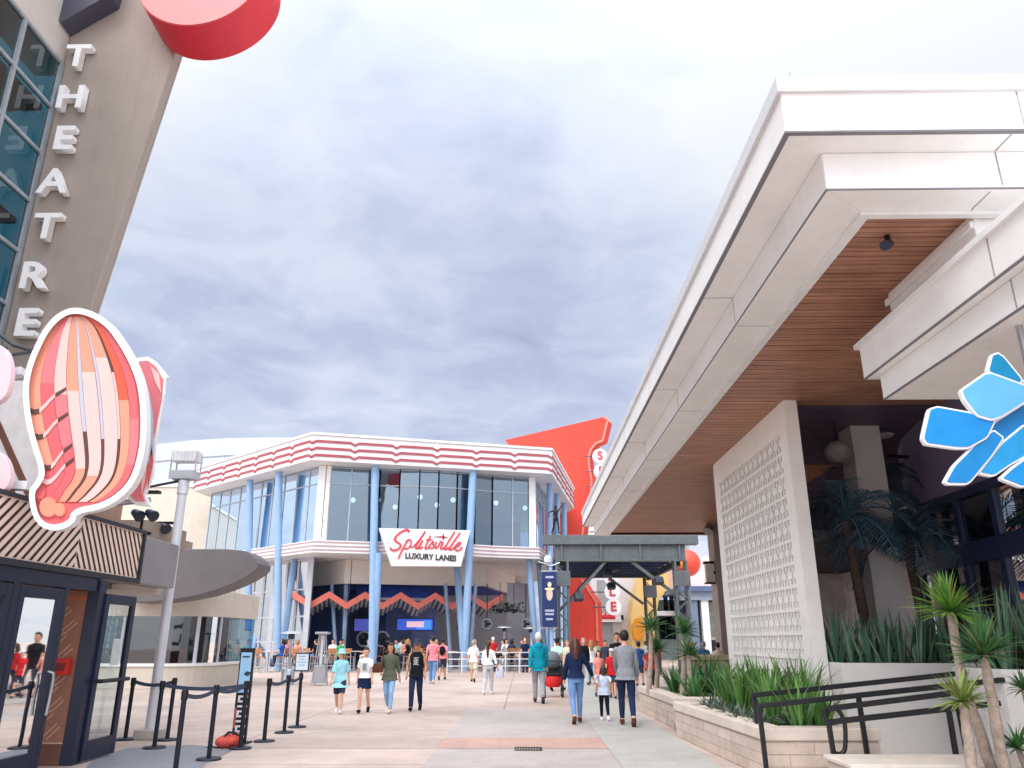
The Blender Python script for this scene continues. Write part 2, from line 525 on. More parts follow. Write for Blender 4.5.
    if hat:
        hcn, kind2 = hat; J = MB()
        if kind2 == 'bucket':
            J.rings_z([(hc.x, hc.y + .01, hc.z + .02 * hs, .15 * hs, .165 * hs), (hc.x, hc.y + .01, hc.z + .045 * hs, .10 * hs, .118 * hs), (hc.x, hc.y + .01, hc.z + .135 * hs, .082 * hs, .098 * hs), (hc.x, hc.y + .01, hc.z + .15 * hs, .05, .06)], 20)
        elif kind2 == 'brim':
            J.rings_z([(hc.x, hc.y, hc.z + .05, .175, .19), (hc.x, hc.y, hc.z + .066, .11, .13), (hc.x, hc.y, hc.z + .16, .078, .098), (hc.x, hc.y, hc.z + .17, .04, .06)], 20)
        else:
            J.rings_z([(hc.x, hc.y + .008, hc.z + .045, .094, .112), (hc.x, hc.y + .008, hc.z + .1, .088, .104), (hc.x, hc.y + .008, hc.z + .142, .05, .06)], 20)
            J.prism([hp(x, y, .055) for x, y in [(-.075, -.06), (.075, -.06), (.062, -.165), (0, -.185), (-.062, -.165)]], (0, 0, .018))
        done(J, 'hat', CL[hcn], vx, 1)
    if extra == 'backpack':
        K = MB(); K.ball(tilt((0, .165, 1.24)), (.15, .085, .21), 14); done(K, 'backpack', CL['black'], vx)
    if extra == 'hood':
        K = MB(); K.ball(tilt((0, .1, 1.43)), (.11, .07, .09), 14); K.ball(tilt((0, .1, 1.36)), (.07, .05, .1), 12); done(K, 'hood', CL[tc], vx)
    if extra == 'print':
        K = MB(); y = tilt((0, -.14, 1.22)).y
        for i in range(7):
            z = 1.15 + i * .028; w = .07 - .008 * (i % 3); K.box(-w, y - .012, z, w * (.6 if i % 2 else 1), y + .03, z + .016)
        me = K.mesh('shirt_print', [CL['lightgrey'] if tc != 'white' else CL['grey']]); me.transform(M)
        o = bpy.data.objects.new('shirt_print', me); link(o, topo)
    if extra == 'handbag':
        pass
    return e, M


def bag(label, at, col, size=(.26, .12, .2), strap=None, name='handbag', group=None):
    e = thing(name, label, 'bag', (at[0], at[1], at[2]), group)
    b = MB(); x, y, z = at; w, d, h = size
    b.rings_z([(x, y, z, w * .42, d * .4), (x, y, z + h * .15, w * .5, d * .5), (x, y, z + h * .7, w * .46, d * .42), (x, y, z + h, w * .36, d * .2)], 16)
    b.build('body', CL[col], e, smooth=True)
    if strap:
        s = MB(); top = Vector(strap)
        s.tube([(x - w * .36, y, z + h * .95), (top.x - .03, top.y, top.z), (top.x + .03, top.y, top.z), (x + w * .36, y, z + h * .95)], .008, 6); s.build('strap', CL[col], e)
    return e


def walker(label, u, vh, vf, face, **k):
    g = P(u, vf, Z=0)
    h = P(u, vh, Y=g.y).z
    return person(label, g, face, k.pop('height', h), **k), g


# the four walking towards us
walker('girl in pale aqua shirt, aqua bucket hat and white shoes, walking', 338, 649, 713.5, 4, skin='light', top=('aqua', 'half', .72), bottom=('shade', 'shorts'), shoes='white', hair=('blond', 'bob'),
       hat=('aqua', 'bucket'), ph=1, fem=1, near=True, head=-38, group='group of four walking abreast')
walker('girl in white printed shirt and short navy skirt, walking', 363, 647, 713, 2, skin='light', top=('white', 'short', .94), bottom=('navy', 'skirt'), shoes='black', hair=('dark', 'bun'), ph=-1, fem=1, near=True,
       extra='print', group='group of four walking abreast')
(w3, _m), g3 = walker('woman in olive top and light jeans with brown shoulder bag', 388, 642.5, 713, -4, skin='mid', top=('olive', 'mid', .82), bottom=('sky', 'slim'), shoes='cream', hair=('brown', 'long'), ph=1, fem=1, near=True,
       hands={-1: (-.2, -.14, 1.02)}, group='group of four walking abreast')
bag('brown leather shoulder bag carried by the woman in olive top', (g3.x - .27, g3.y - .12, .88), 'brown', strap=(g3.x - .19, g3.y - .02, 1.42))
walker('man in black printed tank top, brimmed hat and dark jeans', 415, 640, 711, 0, skin='mid', top=('black', 'none', .86), bottom=('darkdenim', 'pants'), shoes='black', hair=('grey', 'short'), hat=('shade', 'brim'),
       ph=-1, near=True, extra='print', hands={1: (.24, -.1, .9), -1: (-.24, -.1, .9)}, belly=.6, group='group of four walking abreast')
# mid-distance walkers
walker('man in pink shirt and blue jeans walking away by the tables', 432, 635.5, 684, 178, skin='mid', top=('pink', 'short', .86), bottom=('denim', 'pants'), shoes='lightgrey', hair=('dark', 'short'), ph=1)
walker('person with black backpack beside the man in pink shirt', 442, 638, 680, 176, skin='mid', top=('pink', 'short', .9), bottom=('shade', 'shorts'), shoes='black', hair=('dark', 'short'), ph=-1, extra='backpack')
walker('person in white shirt and white shorts walking away', 473, 640, 682, 176, skin='light', top=('white', 'half', .84), bottom=('cream', 'shorts'), shoes='black', hair=('grey', 'short'), ph=1, fem=.5)
(w7, _m), g7 = walker('woman with long ponytail in white top and pale grey trousers', 488, 640.5, 694.5, 172, skin='mid', top=('white', 'mid', .98), bottom=('lightgrey', 'pants'), shoes='white', hair=('auburn', 'pony'), ph=-1, fem=1, near=True,
       hands={-1: (-.34, .02, .84)})
bag('pale blue shopping bag carried by the ponytailed woman', (g7.x + .36, g7.y - .02, .48), 'pale', size=(.26, .12, .34), strap=(g7.x + .34, g7.y - .02, .88), name='shopping_bag')
(w8, _m), g8 = walker('man in teal hooded jacket and grey trousers walking away', 539, 632, 703, 182, skin='light', top=('teal', 'long', .8), bottom=('grey', 'pants'), shoes='shade', hair=('white', 'short'), ph=1, near=True, extra='hood')
walker('person in mint shirt and dark trousers behind the stroller', 558, 637, 691, 150, skin='tan', top=('mint', 'short', .86), bottom=('shade', 'pants'), shoes='black', hair=('dark', 'short'), ph=-1)
# family of three, hand in hand, walking away
gw, gc, gm = P(577, 723.5, Z=0), P(605, 721, Z=0), P(628, 726, Z=0)
hw, hcd, hm = P(577, 637.5, Y=gw.y).z, P(605, 666, Y=gc.y).z, P(628, 629.5, Y=gm.y).z
mid1 = Vector(((gw.x + gc.x) / 2 + .02, (gw.y + gc.y) / 2, .80))
mid2 = Vector(((gm.x + gc.x) / 2, (gm.y + gc.y) / 2 - .05, .78))
def loc_of(g, face, h, wp, dz=0):
    k = h / 1.75
    v = Matrix.Rotation(-R(face), 3, 'Z') @ ((wp - g) / k); v.z -= dz; return tuple(v)
person('woman in navy top and faded jeans holding the small girl\'s hand', gw, 184, hw, skin='light', top=('navy', 'long', .93), bottom=('denim', 'slim'), shoes='brown', hair=('auburn', 'long'), ph=-1, fem=1, near=True,
       hands={-1: loc_of(gw, 184, hw, mid1 + Vector((.06, 0, .03)), -.02)}, group='family of three hand in hand')
person('small girl in white jumper and dark leggings walking hand in hand', gc, 180, hcd, skin='light', top=('pale', 'long', .84), bottom=('black', 'slim'), shoes='white', hair=('brown', 'bob'), ph=1, fem=0, near=True,
       hands={1: loc_of(gc, 180, hcd, mid1 + Vector((.06, 0, -.01))), -1: loc_of(gc, 180, hcd, mid2 + Vector((-.07, 0, -.01)))}, group='family of three hand in hand')
person('man in grey sweater, dark jeans and brown boots walking away', gm, 177, hm, skin='light', top=('sweater', 'long', .84), bottom=('darkdenim', 'slim'), shoes='brown', hair=('dark', 'short'), ph=1, near=True, hands={1: loc_of(gm, 177, hm, mid2 + Vector((.05, 0, .09)), -.02)},
       group='family of three hand in hand')
# the crowd under the steel gantry
for lab, u, vh, Y, face, kw in [
    ('man in dark shirt and sunglasses facing us behind the grey sweater', 617, 632, 25, 0, dict(skin='mid', top=('black', 'short', .86), bottom=('shade', 'pants'), hair=('dark', 'short'), near=True)),
    ('small child in pink top facing us under the gantry', 598, 650, 24.5, 5, dict(skin='light', top=('salmon', 'short', .8), bottom=('white', 'shorts'), hair=('dark', 'bob'), fem=1)),
    ('child in red shirt and white cap facing us', 611, 648, 24, -8, dict(skin='light', top=('red', 'short', .82), bottom=('shade', 'shorts'), hair=('brown', 'short'), hat=('white', 'cap'))),
    ('person in black cardigan beside the red wall', 583.5, 637.5, 31, 10, dict(skin='light', top=('black', 'long', .8), bottom=('lightgrey', 'pants'), hair=('grey', 'bob'), fem=1)),
    ('person in white shirt behind the child in pink', 591, 640, 32, 180, dict(skin='light', top=('white', 'short', .85), bottom=('denim', 'pants'), hair=('blond', 'long'), fem=1)),
    ('person in dark coat beside the white shopfront', 605, 640, 36, 0, dict(skin='mid', top=('shade', 'long', .8), bottom=('black', 'pants'), hair=('dark', 'short'))),
    ('person in blue shirt and blue cap beyond the man in grey', 638, 641, 30, 180, dict(skin='mid', top=('blue', 'short', .85), bottom=('shade', 'shorts'), hair=('dark', 'short'), hat=('blue', 'cap'))),
    ('person in red top behind the thin dracaena trunks', 650, 643, 26, 180, dict(skin='light', top=('red', 'short', .85), bottom=('shade', 'pants'), hair=('brown', 'bob'), fem=1)),
    ('person in cream top between two women near the gantry post', 567, 640, 33, 20, dict(skin='light', top=('cream', 'half', .8), bottom=('grey', 'pants'), hair=('blond', 'bob'), fem=1)),
    ('person in pale green shirt far under the gantry', 597, 641, 44, 0, dict(skin='tan', top=('leaf', 'short', .85), bottom=('shade', 'shorts'), hair=('dark', 'short'))),
    ('person in white shirt far beside the orange oval', 645, 641, 46, 180, dict(skin='light', top=('white', 'short', .85), bottom=('denim', 'shorts'), hair=('brown', 'short'))),
    ('person in maroon shirt far beyond the planter', 657, 641, 41, 0, dict(skin='mid', top=('maroon', 'short', .85), bottom=('shade', 'pants'), hair=('dark', 'short'))),
    ('person in white shirt standing left behind the stone seat wall', 692, 642, 29, 180, dict(skin='light', top=('white', 'short', .85), bottom=('denim', 'shorts'), hair=('blond', 'short'))),
    ('person in patterned blue shirt behind the stone seat wall', 703, 641, 28, 180, dict(skin='mid', top=('blue', 'short', .85), bottom=('shade', 'shorts'), hair=('grey', 'short'))),
    ('person in cream shirt beside the grey pillar', 717, 642, 27.5, 180, dict(skin='light', top=('cream', 'short', .85), bottom=('denim', 'pants'), hair=('brown', 'short'))),
]:
    g = P(u, 640, Y=Y); g.z = 0
    h = min(1.86, P(u, vh, Y=Y).z)
    kw.setdefault('shoes', 'shade'); kw.setdefault('pose', 'walk' if rng.random() < .6 else 'stand')
    person(lab, g, face, h, group='crowd under the steel gantry', ph=rng.choice((1, -1)), **kw)
# guests standing among the tables (the seated ones are placed with their chairs)
for lab, u, vh, Y, face, kw in [
    ('person in red shirt standing by the low white railing', 493, 637, 44, 200, dict(skin='light', top=('red', 'short', .85), bottom=('shade', 'pants'), hair=('white', 'short'))),
    ('person in navy shirt standing by the right heater', 525, 638, 43, 190, dict(skin='light', top=('navy', 'short', .85), bottom=('shade', 'pants'), hair=('grey', 'none'))),
    ('waiter in green shirt standing between the tables', 341, 640, 43.5, 0, dict(skin='mid', top=('green', 'short', .85), bottom=('black', 'pants'), hair=('dark', 'short'))),
    ('person in white shirt standing at the bar counter', 402, 637, 47, 180, dict(skin='mid', top=('white', 'short', .85), bottom=('black', 'pants'), hair=('dark', 'short'))),
    ('person in dark shirt standing at the bar counter', 388, 637, 47.5, 180, dict(skin='tan', top=('black', 'short', .85), bottom=('black', 'pants'), hair=('dark', 'short'))),
]:
    g = P(u, 640, Y=Y); g.z = 0
    person(lab, g, face, min(1.8, P(u, vh, Y=Y).z), pose='stand', shoes='black', group='guests standing on the terrace', **kw)
# ------------------------------------------------------------------ sky, light
w = bpy.data.worlds.new('World'); scene.world = w; w.use_nodes = True
nt = w.node_tree; N = nt.nodes; L = nt.links
bg = N['Background']; bg.inputs['Strength'].default_value = .1
SUN_EL, SUN_ROT = R(46), R(207)
sky = N.new('ShaderNodeTexSky'); sky.sky_type = 'NISHITA'; sky.sun_disc = False; sky.sun_elevation = SUN_EL; sky.sun_rotation = SUN_ROT
tc = N.new('ShaderNodeTexCoord'); sep = N.new('ShaderNodeSeparateXYZ'); L.new(tc.outputs['Generated'], sep.inputs[0])
def math_node(op, a, b=None, c=None):
    n = N.new('ShaderNodeMath'); n.operation = op
    for i, q in enumerate((a, b, c)):
        if q is None: continue
        if isinstance(q, (int, float)): n.inputs[i].default_value = q
        else: L.new(q, n.inputs[i])
    return n.outputs[0]
zz = math_node('ADD', math_node('MAXIMUM', sep.outputs[2], 0.0), .16)
cmb = N.new('ShaderNodeCombineXYZ')
L.new(math_node('DIVIDE', sep.outputs[0], zz), cmb.inputs[0]); L.new(math_node('DIVIDE', sep.outputs[1], zz), cmb.inputs[1])
n1 = N.new('ShaderNodeTexNoise'); n1.inputs['Scale'].default_value = 1.25; n1.inputs['Detail'].default_value = 9; n1.inputs['Roughness'].default_value = .5; n1.inputs['Distortion'].default_value = .25
mp = N.new('ShaderNodeMapping'); mp.inputs['Location'].default_value = (3.3, 1.2, 0); L.new(cmb.outputs[0], mp.inputs[0]); L.new(mp.outputs[0], n1.inputs['Vector'])
n2 = N.new('ShaderNodeTexNoise'); n2.inputs['Scale'].default_value = 4.6; n2.inputs['Detail'].default_value = 9; n2.inputs['Roughness'].default_value = .58; n2.inputs['Distortion'].default_value = .5
L.new(mp.outputs[0], n2.inputs['Vector'])
# a darker bank of cloud low ahead, thinning towards the zenith
vd = N.new('ShaderNodeVectorMath'); vd.operation = 'DOT_PRODUCT'; L.new(tc.outputs['Generated'], vd.inputs[0])
vd.inputs[1].default_value = Vector((-.13, .95, .25)).normalized()
bank = N.new('ShaderNodeMapRange'); bank.interpolation_type = 'SMOOTHSTEP'; bank.inputs[1].default_value = .80; bank.inputs[2].default_value = .995; bank.inputs[3].default_value = .0; bank.inputs[4].default_value = .285
L.new(vd.outputs['Value'], bank.inputs[0])
f = math_node('ADD', math_node('MULTIPLY', n1.outputs['Fac'], .62), math_node('MULTIPLY', n2.outputs['Fac'], .38))
f = math_node('SUBTRACT', f, bank.outputs[0])
f = math_node('ADD', f, math_node('MULTIPLY', sep.outputs[2], .13))
cr = N.new('ShaderNodeValToRGB'); e = cr.color_ramp.elements
e[0].position = .10; e[0].color = (.435, .50, .695, 1); e[1].position = .54; e[1].color = (.92, .95, 1.02, 1)
q = cr.color_ramp.elements.new(.24); q.color = (.575, .65, .855, 1)
q = cr.color_ramp.elements.new(.37); q.color = (.765, .83, .99, 1)
L.new(f, cr.inputs[0])
# overcast domes are brighter overhead
ov = N.new('ShaderNodeMapRange'); ov.inputs[1].default_value = .5; ov.inputs[2].default_value = 1; ov.inputs[3].default_value = 6.4; ov.inputs[4].default_value = 11
L.new(sep.outputs[2], ov.inputs[0])
# glow added to the unseen sky behind us, round the veiled sun, for fill
vg = N.new('ShaderNodeVectorMath'); vg.operation = 'DOT_PRODUCT'; L.new(tc.outputs['Generated'], vg.inputs[0])
vg.inputs[1].default_value = (math.sin(SUN_ROT) * math.cos(SUN_EL), math.cos(SUN_ROT) * math.cos(SUN_EL), math.sin(SUN_EL))
gw0 = N.new('ShaderNodeMapRange'); gw0.interpolation_type = 'SMOOTHSTEP'; gw0.inputs[1].default_value = .1; gw0.inputs[2].default_value = 1; gw0.inputs[3].default_value = 1; gw0.inputs[4].default_value = 2.5
L.new(vg.outputs['Value'], gw0.inputs[0])
vm = N.new('ShaderNodeVectorMath'); vm.operation = 'SCALE'; L.new(cr.outputs[0], vm.inputs[0]); L.new(math_node('MULTIPLY', ov.outputs[0], gw0.outputs[0]), vm.inputs['Scale'])
mx = N.new('ShaderNodeMix'); mx.data_type = 'RGBA'; mx.inputs['Factor'].default_value = .94
L.new(sky.outputs[0], mx.inputs['A']); L.new(vm.outputs[0], mx.inputs['B']); L.new(mx.outputs['Result'], bg.inputs['Color'])
sd = bpy.data.lights.new('sun', 'SUN'); sd.energy = 1.0; sd.angle = R(25); sd.color = (1, .95, .88)
so = bpy.data.objects.new('sun', sd); COL.objects.link(so)
az = R(207)   # clockwise from +Y: behind us and to the left
dv = Vector((math.sin(az) * math.cos(SUN_EL), math.cos(az) * math.cos(SUN_EL), math.sin(SUN_EL)))
so.rotation_euler = (-dv).to_track_quat('-Z', 'Y').to_euler()
vs = scene.view_settings; vs.view_transform = 'Standard'; vs.look = 'None'; vs.gamma = 1; vs.use_curve_mapping = False; vs.exposure = 0.57
scene.cycles.max_bounces = 7; scene.cycles.transparent_max_bounces = 16
try: scene.cycles.use_denoising = True
except Exception: pass

# ------------------------------------------------------------------ common materials
WHITE = mat('white painted panel', 'e9e8e8', .5, var=.04, scale=1.5, stain=.06, streak=.1)
WARMW = mat('warm white panel', 'efedeb', .5, var=.05, scale=1.2, stain=.04, streak=.06)
CREAM = mat('cream stucco', 'cbc2b6', .8, var=.06, scale=2, bump=.15, stain=.08)
BLACKM = mat('black metal', '16181d', .45, var=.2, scale=6, spec=.4)
NAVYM = mat('dark navy metal', '15203a', .35, var=.15, scale=5, spec=.5)
STEEL = mat('brushed steel', 'b6b9bf', .35, .7, var=.08, scale=9)
GREYP = mat('grey painted metal', '8d8c8f', .5, var=.08, scale=2, stain=.1)
BLUEP = mat('pale blue painted steel', '8fb0d6', .4, var=.07, scale=3, stain=.05)
WALLDK = mat('dark interior wall', '3a4870', .8, var=.2, scale=1.5)
FLOORDK = mat('dark interior floor', '3b3638', .6, var=.2, scale=2)
CORAL = mat('coral red paint', 'e2483c', .5, var=.06, scale=2, stain=.05)
REDP = mat('red paint', 'd8322c', .5, var=.06, scale=1, stain=.06)
GL_CLEAR = glass('clear window glass', 'd6e4e6', base=.07)
GL_DARK = glass('blue tinted glass', '40606e', base=.16)
GL_TEAL = glass('teal tinted glass', '1d5a6a', base=.10)
LAMPW = emit('lit globe', 'fff0dc', 1.6)
EMPTYB = mat('dark void paint', '0e1018', .9, var=.1)


def paving(name, col, sx, sy, var=.06, mort=.012, dark=.55, off=0.0, bump=.12, rough=.75, spots=.12):
    m = bpy.data.materials.new(name); m.use_nodes = True
    nt = m.node_tree; N = nt.nodes; L = nt.links; b = N['Principled BSDF']; b.inputs['Roughness'].default_value = rough; b.inputs['Specular IOR Level'].default_value = .3
    tc = N.new('ShaderNodeTexCoord')
    br = N.new('ShaderNodeTexBrick'); br.offset = off; br.inputs['Scale'].default_value = 1; br.inputs['Brick Width'].default_value = sx; br.inputs['Row Height'].default_value = sy
    br.inputs['Mortar Size'].default_value = mort; br.inputs['Mortar Smooth'].default_value = .4; br.inputs['Bias'].default_value = 0
    c = lin(col)
    br.inputs['Color1'].default_value = (*[x * (1 + var) for x in c], 1); br.inputs['Color2'].default_value = (*[x * (1 - var) for x in c], 1); br.inputs['Mortar'].default_value = (*[x * dark for x in c], 1)
    mpb = N.new('ShaderNodeMapping'); mpb.inputs['Location'].default_value = (17.3, 1.1, 0); L.new(tc.outputs['Object'], mpb.inputs[0]); L.new(mpb.outputs[0], br.inputs['Vector'])
    out = br.outputs['Color']
    for sc, lo, hi, amt in ((.35, .42, .68, spots), (2.2, .35, .75, .12), (22, .3, .8, .14), (7, .55, .75, .10), (.09, .4, .65, spots * .7)):
        n = N.new('ShaderNodeTexNoise'); n.inputs['Scale'].default_value = sc; n.inputs['Detail'].default_value = 8; n.inputs['Roughness'].default_value = .65
        L.new(tc.outputs['Object'], n.inputs['Vector'])
        r = N.new('ShaderNodeMapRange'); r.inputs[1].default_value = lo; r.inputs[2].default_value = hi; r.inputs[3].default_value = 1 + amt * .4; r.inputs[4].default_value = 1 - amt
        L.new(n.outputs['Fac'], r.inputs[0])
        x = N.new('ShaderNodeMix'); x.data_type = 'RGBA'; x.blend_type = 'MULTIPLY'; x.inputs['Factor'].default_value = 1
        L.new(out, x.inputs['A']); L.new(r.outputs[0], x.inputs['B']); out = x.outputs['Result']
    L.new(out, b.inputs['Base Color'])
    nn = N.new('ShaderNodeTexNoise'); nn.inputs['Scale'].default_value = 60; L.new(tc.outputs['Object'], nn.inputs['Vector'])
    ad = N.new('ShaderNodeMath'); ad.operation = 'SUBTRACT'; L.new(nn.outputs['Fac'], ad.inputs[0]); L.new(br.outputs['Fac'], ad.inputs[1])
    bp = N.new('ShaderNodeBump'); bp.inputs['Strength'].default_value = bump; bp.inputs['Distance'].default_value = .01
    L.new(ad.outputs[0], bp.inputs['Height']); L.new(bp.outputs[0], b.inputs['Normal'])
    return m


# ------------------------------------------------------------------ ground
def sheet(name, pts, z, m):
    b = MB(); b.quad(*[(x, y, z) for x, y in pts]); o = b.build(name, m, recalc=False); o['kind'] = 'structure'
    if o.data.polygons[0].normal.z < 0: o.data.flip_normals()
    return o
PLAZA = paving('plaza concrete', 'bcaaa0', 4.2, 4.2, .05, .022, .6, spots=.2)
sheet('ground', [(-500, -80), (500, -80), (500, 900), (-500, 900)], 0, PLAZA)
sheet('path', [(1.30, 3), (2.62, 3), (2.62, 40), (1.30, 40)], .008, paving('footpath concrete', 'b2b0ab', 4, 2.6, .02, .008, .8, spots=.1))
GP = paving('grey plaza panel', 'b0a7a2', 60, 4.5, .02, .008, .8, spots=.14)
sheet('pavement', [(-1.37, 3), (1.296, 3), (1.296, 20.2), (-1.37, 20.2)], .004, GP)
sheet('pavement_band', [(-1.366, 13.14), (1.292, 13.14), (1.292, 14.45), (-1.366, 14.45)], .008, paving('salmon concrete band', 'c09c90', 1.3, 1.32, .02, .006, .85, spots=.12))
sheet('pavement_band', [(-5.0, 13.14), (-1.38, 13.14), (-1.38, 14.45), (-5.0, 14.45)], .004, paving('faded salmon band', 'b5a298', 1.3, 1.32, .02, .006, .88, spots=.1))
ap = [P(u, v, Z=0) for u, v in [(60, 800), (95, 757), (130, 748), (190, 745), (238, 748), (206, 764), (180, 800)]]
sheet('pavement', [(p.x, p.y) for p in ap], .004, mat('grey coated apron', '85868d', .6, var=.1, scale=2, stain=.15, bump=.2, bscale=80))
dg_ = thing('drain_cover', 'dark slotted drain cover set in the paving', 'drain cover', P(529, 749, Z=0))
b = MB(); c = P(529, 749, Z=.009)
for i in range(9): b.box(c.x - .18 + i * .042, c.y - .15, .0085, c.x - .158 + i * .042, c.y + .15, .016)
b.build('grate', mat('cast iron', '3b3836', .6, .3), dg_)
b = MB(); b.box(c.x - .2, c.y - .17, .0085, c.x + .2, c.y - .15, .018); b.box(c.x - .2, c.y + .15, .0085, c.x + .2, c.y + .17, .018); b.box(c.x - .22, c.y - .17, .0085, c.x - .2, c.y + .17, .018); b.box(c.x + .18, c.y - .17, .0085, c.x + .2, c.y + .17, .018)
b.build('frame', mat('cast iron', '3b3836'), dg_)
# ------------------------------------------------------------------ the two-storey bowling restaurant
A = P(313, 434.6, Y=42); ZT = A.z
Bp = P(551.6, 450.5, Z=ZT); Cp = P(573.6, 489.6, Z=ZT); Dp = P(196, 470, Z=ZT)
ZB = P(313, 460, Y=42).z; ZS1, ZS0 = 6.86, 6.2
rest = thing('bowling_restaurant', 'two-storey white bowling restaurant with red-striped roof edge and pale blue slanted columns', 'building', (A.x, A.y, 0))
def v2(p): return Vector((p[0], p[1]))
a2, b2, c2, d2 = v2(A), v2(Bp), v2(Cp), v2(Dp)
uL, uF, uR = (a2 - d2).normalized(), (b2 - a2).normalized(), (c2 - b2).normalized()
def nrm(u): return Vector((u.y, -u.x))      # outward (towards us)
nL, nF, nR = nrm(uL), nrm(uF), nrm(uR)
def isect(p, u, q, w_):
    d = u.x * w_.y - u.y * w_.x; t = ((q - p).x * w_.y - (q - p).y * w_.x) / d
    return p + u * t
def offs(d, ext=0):
    """plan corner points D, A, B, C moved inwards by d"""
    return [d2 - nL * d - uL * ext, isect(d2 - nL * d, uL, a2 - nF * d, uF), isect(a2 - nF * d, uF, b2 - nR * d, uR), c2 - nR * d + uR * ext]
def v3(p, z): return Vector((p[0], p[1], z))
def along(path, step):
    out = []
    for i in range(len(path) - 1):
        p, q = path[i], path[i + 1]; n = max(1, round((q - p).length / step))
        out += [p.lerp(q, k / n) for k in range(n)]
    return out + [path[-1]]
# roof
o0 = offs(0); back = [c2 + Vector((-3, 14)), d2 + Vector((2, 16))]
roof = MB(); roof.prism([v3(p, ZB) for p in o0 + back], (0, 0, ZT - ZB)); rf = roof.build('roof', WHITE, rest, bevel=.03)
cap = MB()
q0, q1 = offs(-.08), offs(.3)
for i in range(3):
    cap.hexa([v3(p, ZT + .002) for p in (q0[i], q0[i + 1], q1[i + 1], q1[i])], [v3(p, ZT + .14) for p in (q0[i], q0[i + 1], q1[i + 1], q1[i])])
cap.build('coping', WHITE, rf)
def ribbon(mb, p, q, n, z, h, gap=2.6):
    """one red band on the roof edge, drawn up into a small notch at each joint"""
    L_ = (q - p).length; k = max(1, round(L_ / gap)); u = (q - p) / L_; g = L_ / k
    for i in range(k):
        s0, s1 = i * g, (i + 1) * g
        pts = [(s0 + .0, z - .13), (s0 + .24, z), (s1 - .24, z), (s1 - .0, z - .13)]
        for j in range(3):
            (xa, za), (xb, zb) = pts[j], pts[j + 1]
            lo = [p + u * xa, p + u * xb]; f_ = n * .05; bk = n * -.01
            mb.hexa([v3(lo[0] + f_, za), v3(lo[1] + f_, zb), v3(lo[1] + bk, zb), v3(lo[0] + bk, za)], [v3(lo[0] + f_, za + h), v3(lo[1] + f_, zb + h), v3(lo[1] + bk, zb + h), v3(lo[0] + bk, za + h)])
RIB = mat('faded red band', 'a8505a', .5, var=.1, scale=2)
for j in range(3):
    mb = MB(); z = ZB + .24 + j * .40
    ribbon(mb, d2, a2, nL, z, .14, 1.9); ribbon(mb, a2, b2, nF, z, .14, 2.45); ribbon(mb, b2, c2, nR, z, .14, 2.4)
    mb.build('red_band', RIB, rf)
# first-floor slab with a bowed middle
def facade(d, bow, back_ext=0):
    D_, A_, B_, C_ = offs(d, back_ext); pts = [D_, A_]
    u = (B_ - A_); L_ = u.length; u = u / L_
    s0, s1 = L_ * .26, L_ * .80
    pts.append(A_ + u * s0)
    for k in range(1, 6):
        t = k / 6; pts.append(A_ + u * (s0 + (s1 - s0) * t) + nF * (bow * math.sin(math.pi * t)))
    pts.append(A_ + u * s1)
    return pts + [B_, C_]
SL = facade(.9, .55)
bk = [c2 + Vector((-4, 10)), d2 + Vector((3, 14))]
slab = MB(); slab.prism([v3(p, ZS0) for p in SL + bk], (0, 0, ZS1 - ZS0)); sl = slab.build('floor_slab', WARMW, rest)
st = MB(); SLo = facade(.86, .55)
for j, z in enumerate((ZS0 + .12, ZS0 + .33, ZS0 + .54)):
    for i in range(len(SL) - 1):
        st.hexa([v3(p, z) for p in (SLo[i], SLo[i + 1], SL[i + 1], SL[i])], [v3(p, z + .07) for p in (SLo[i], SLo[i + 1], SL[i + 1], SL[i])])
st.build('slab_trim', mat('mauve trim', 'b79a9f', .5, var=.05), sl)
# upper glazing
GLZ = facade(1.35, .5)
gb = MB(); mul = MB(); zt_ = ZB - .02
for i in range(len(GLZ) - 1):
    p, q = GLZ[i], GLZ[i + 1]
    gb.quad(v3(p, ZS1 + .06), v3(q, ZS1 + .06), v3(q, zt_), v3(p, zt_))
    L_ = (q - p).length; n = max(1, round(L_ / 1.35))
    for k in range(n + 1):
        c = p.lerp(q, k / n); mul.box(c.x - .035, c.y - .06, ZS1, c.x + .035, c.y + .06, zt_)
    for z in (ZS1 + .03, ZB - 1.0, zt_ - .05): mul.bar(v3(p, z), v3(q, z), .1, .07)
glz = gb.build('window', glass('upper storey glass', '86aabd', base=.30, refl=(.62, .76, .90)), rest)
mul.build('frame', mat('silver mullion', 'a7b1ba', .4, .3), glz)
for p in (GLZ[1], GLZ[-2]):
    cp = MB(); cp.box(p.x - .2, p.y - .2, ZS1, p.x + .2, p.y + .2, zt_); cp.build('corner_post', WARMW, rest)
cp = MB(); c_ = a2 + uF * 1.1 - nF * 1.25
cp.box(c_.x - .12, c_.y - .14, ZS1, c_.x + .12, c_.y + .14, zt_)
cp.build('corner_post', WARMW, rest)
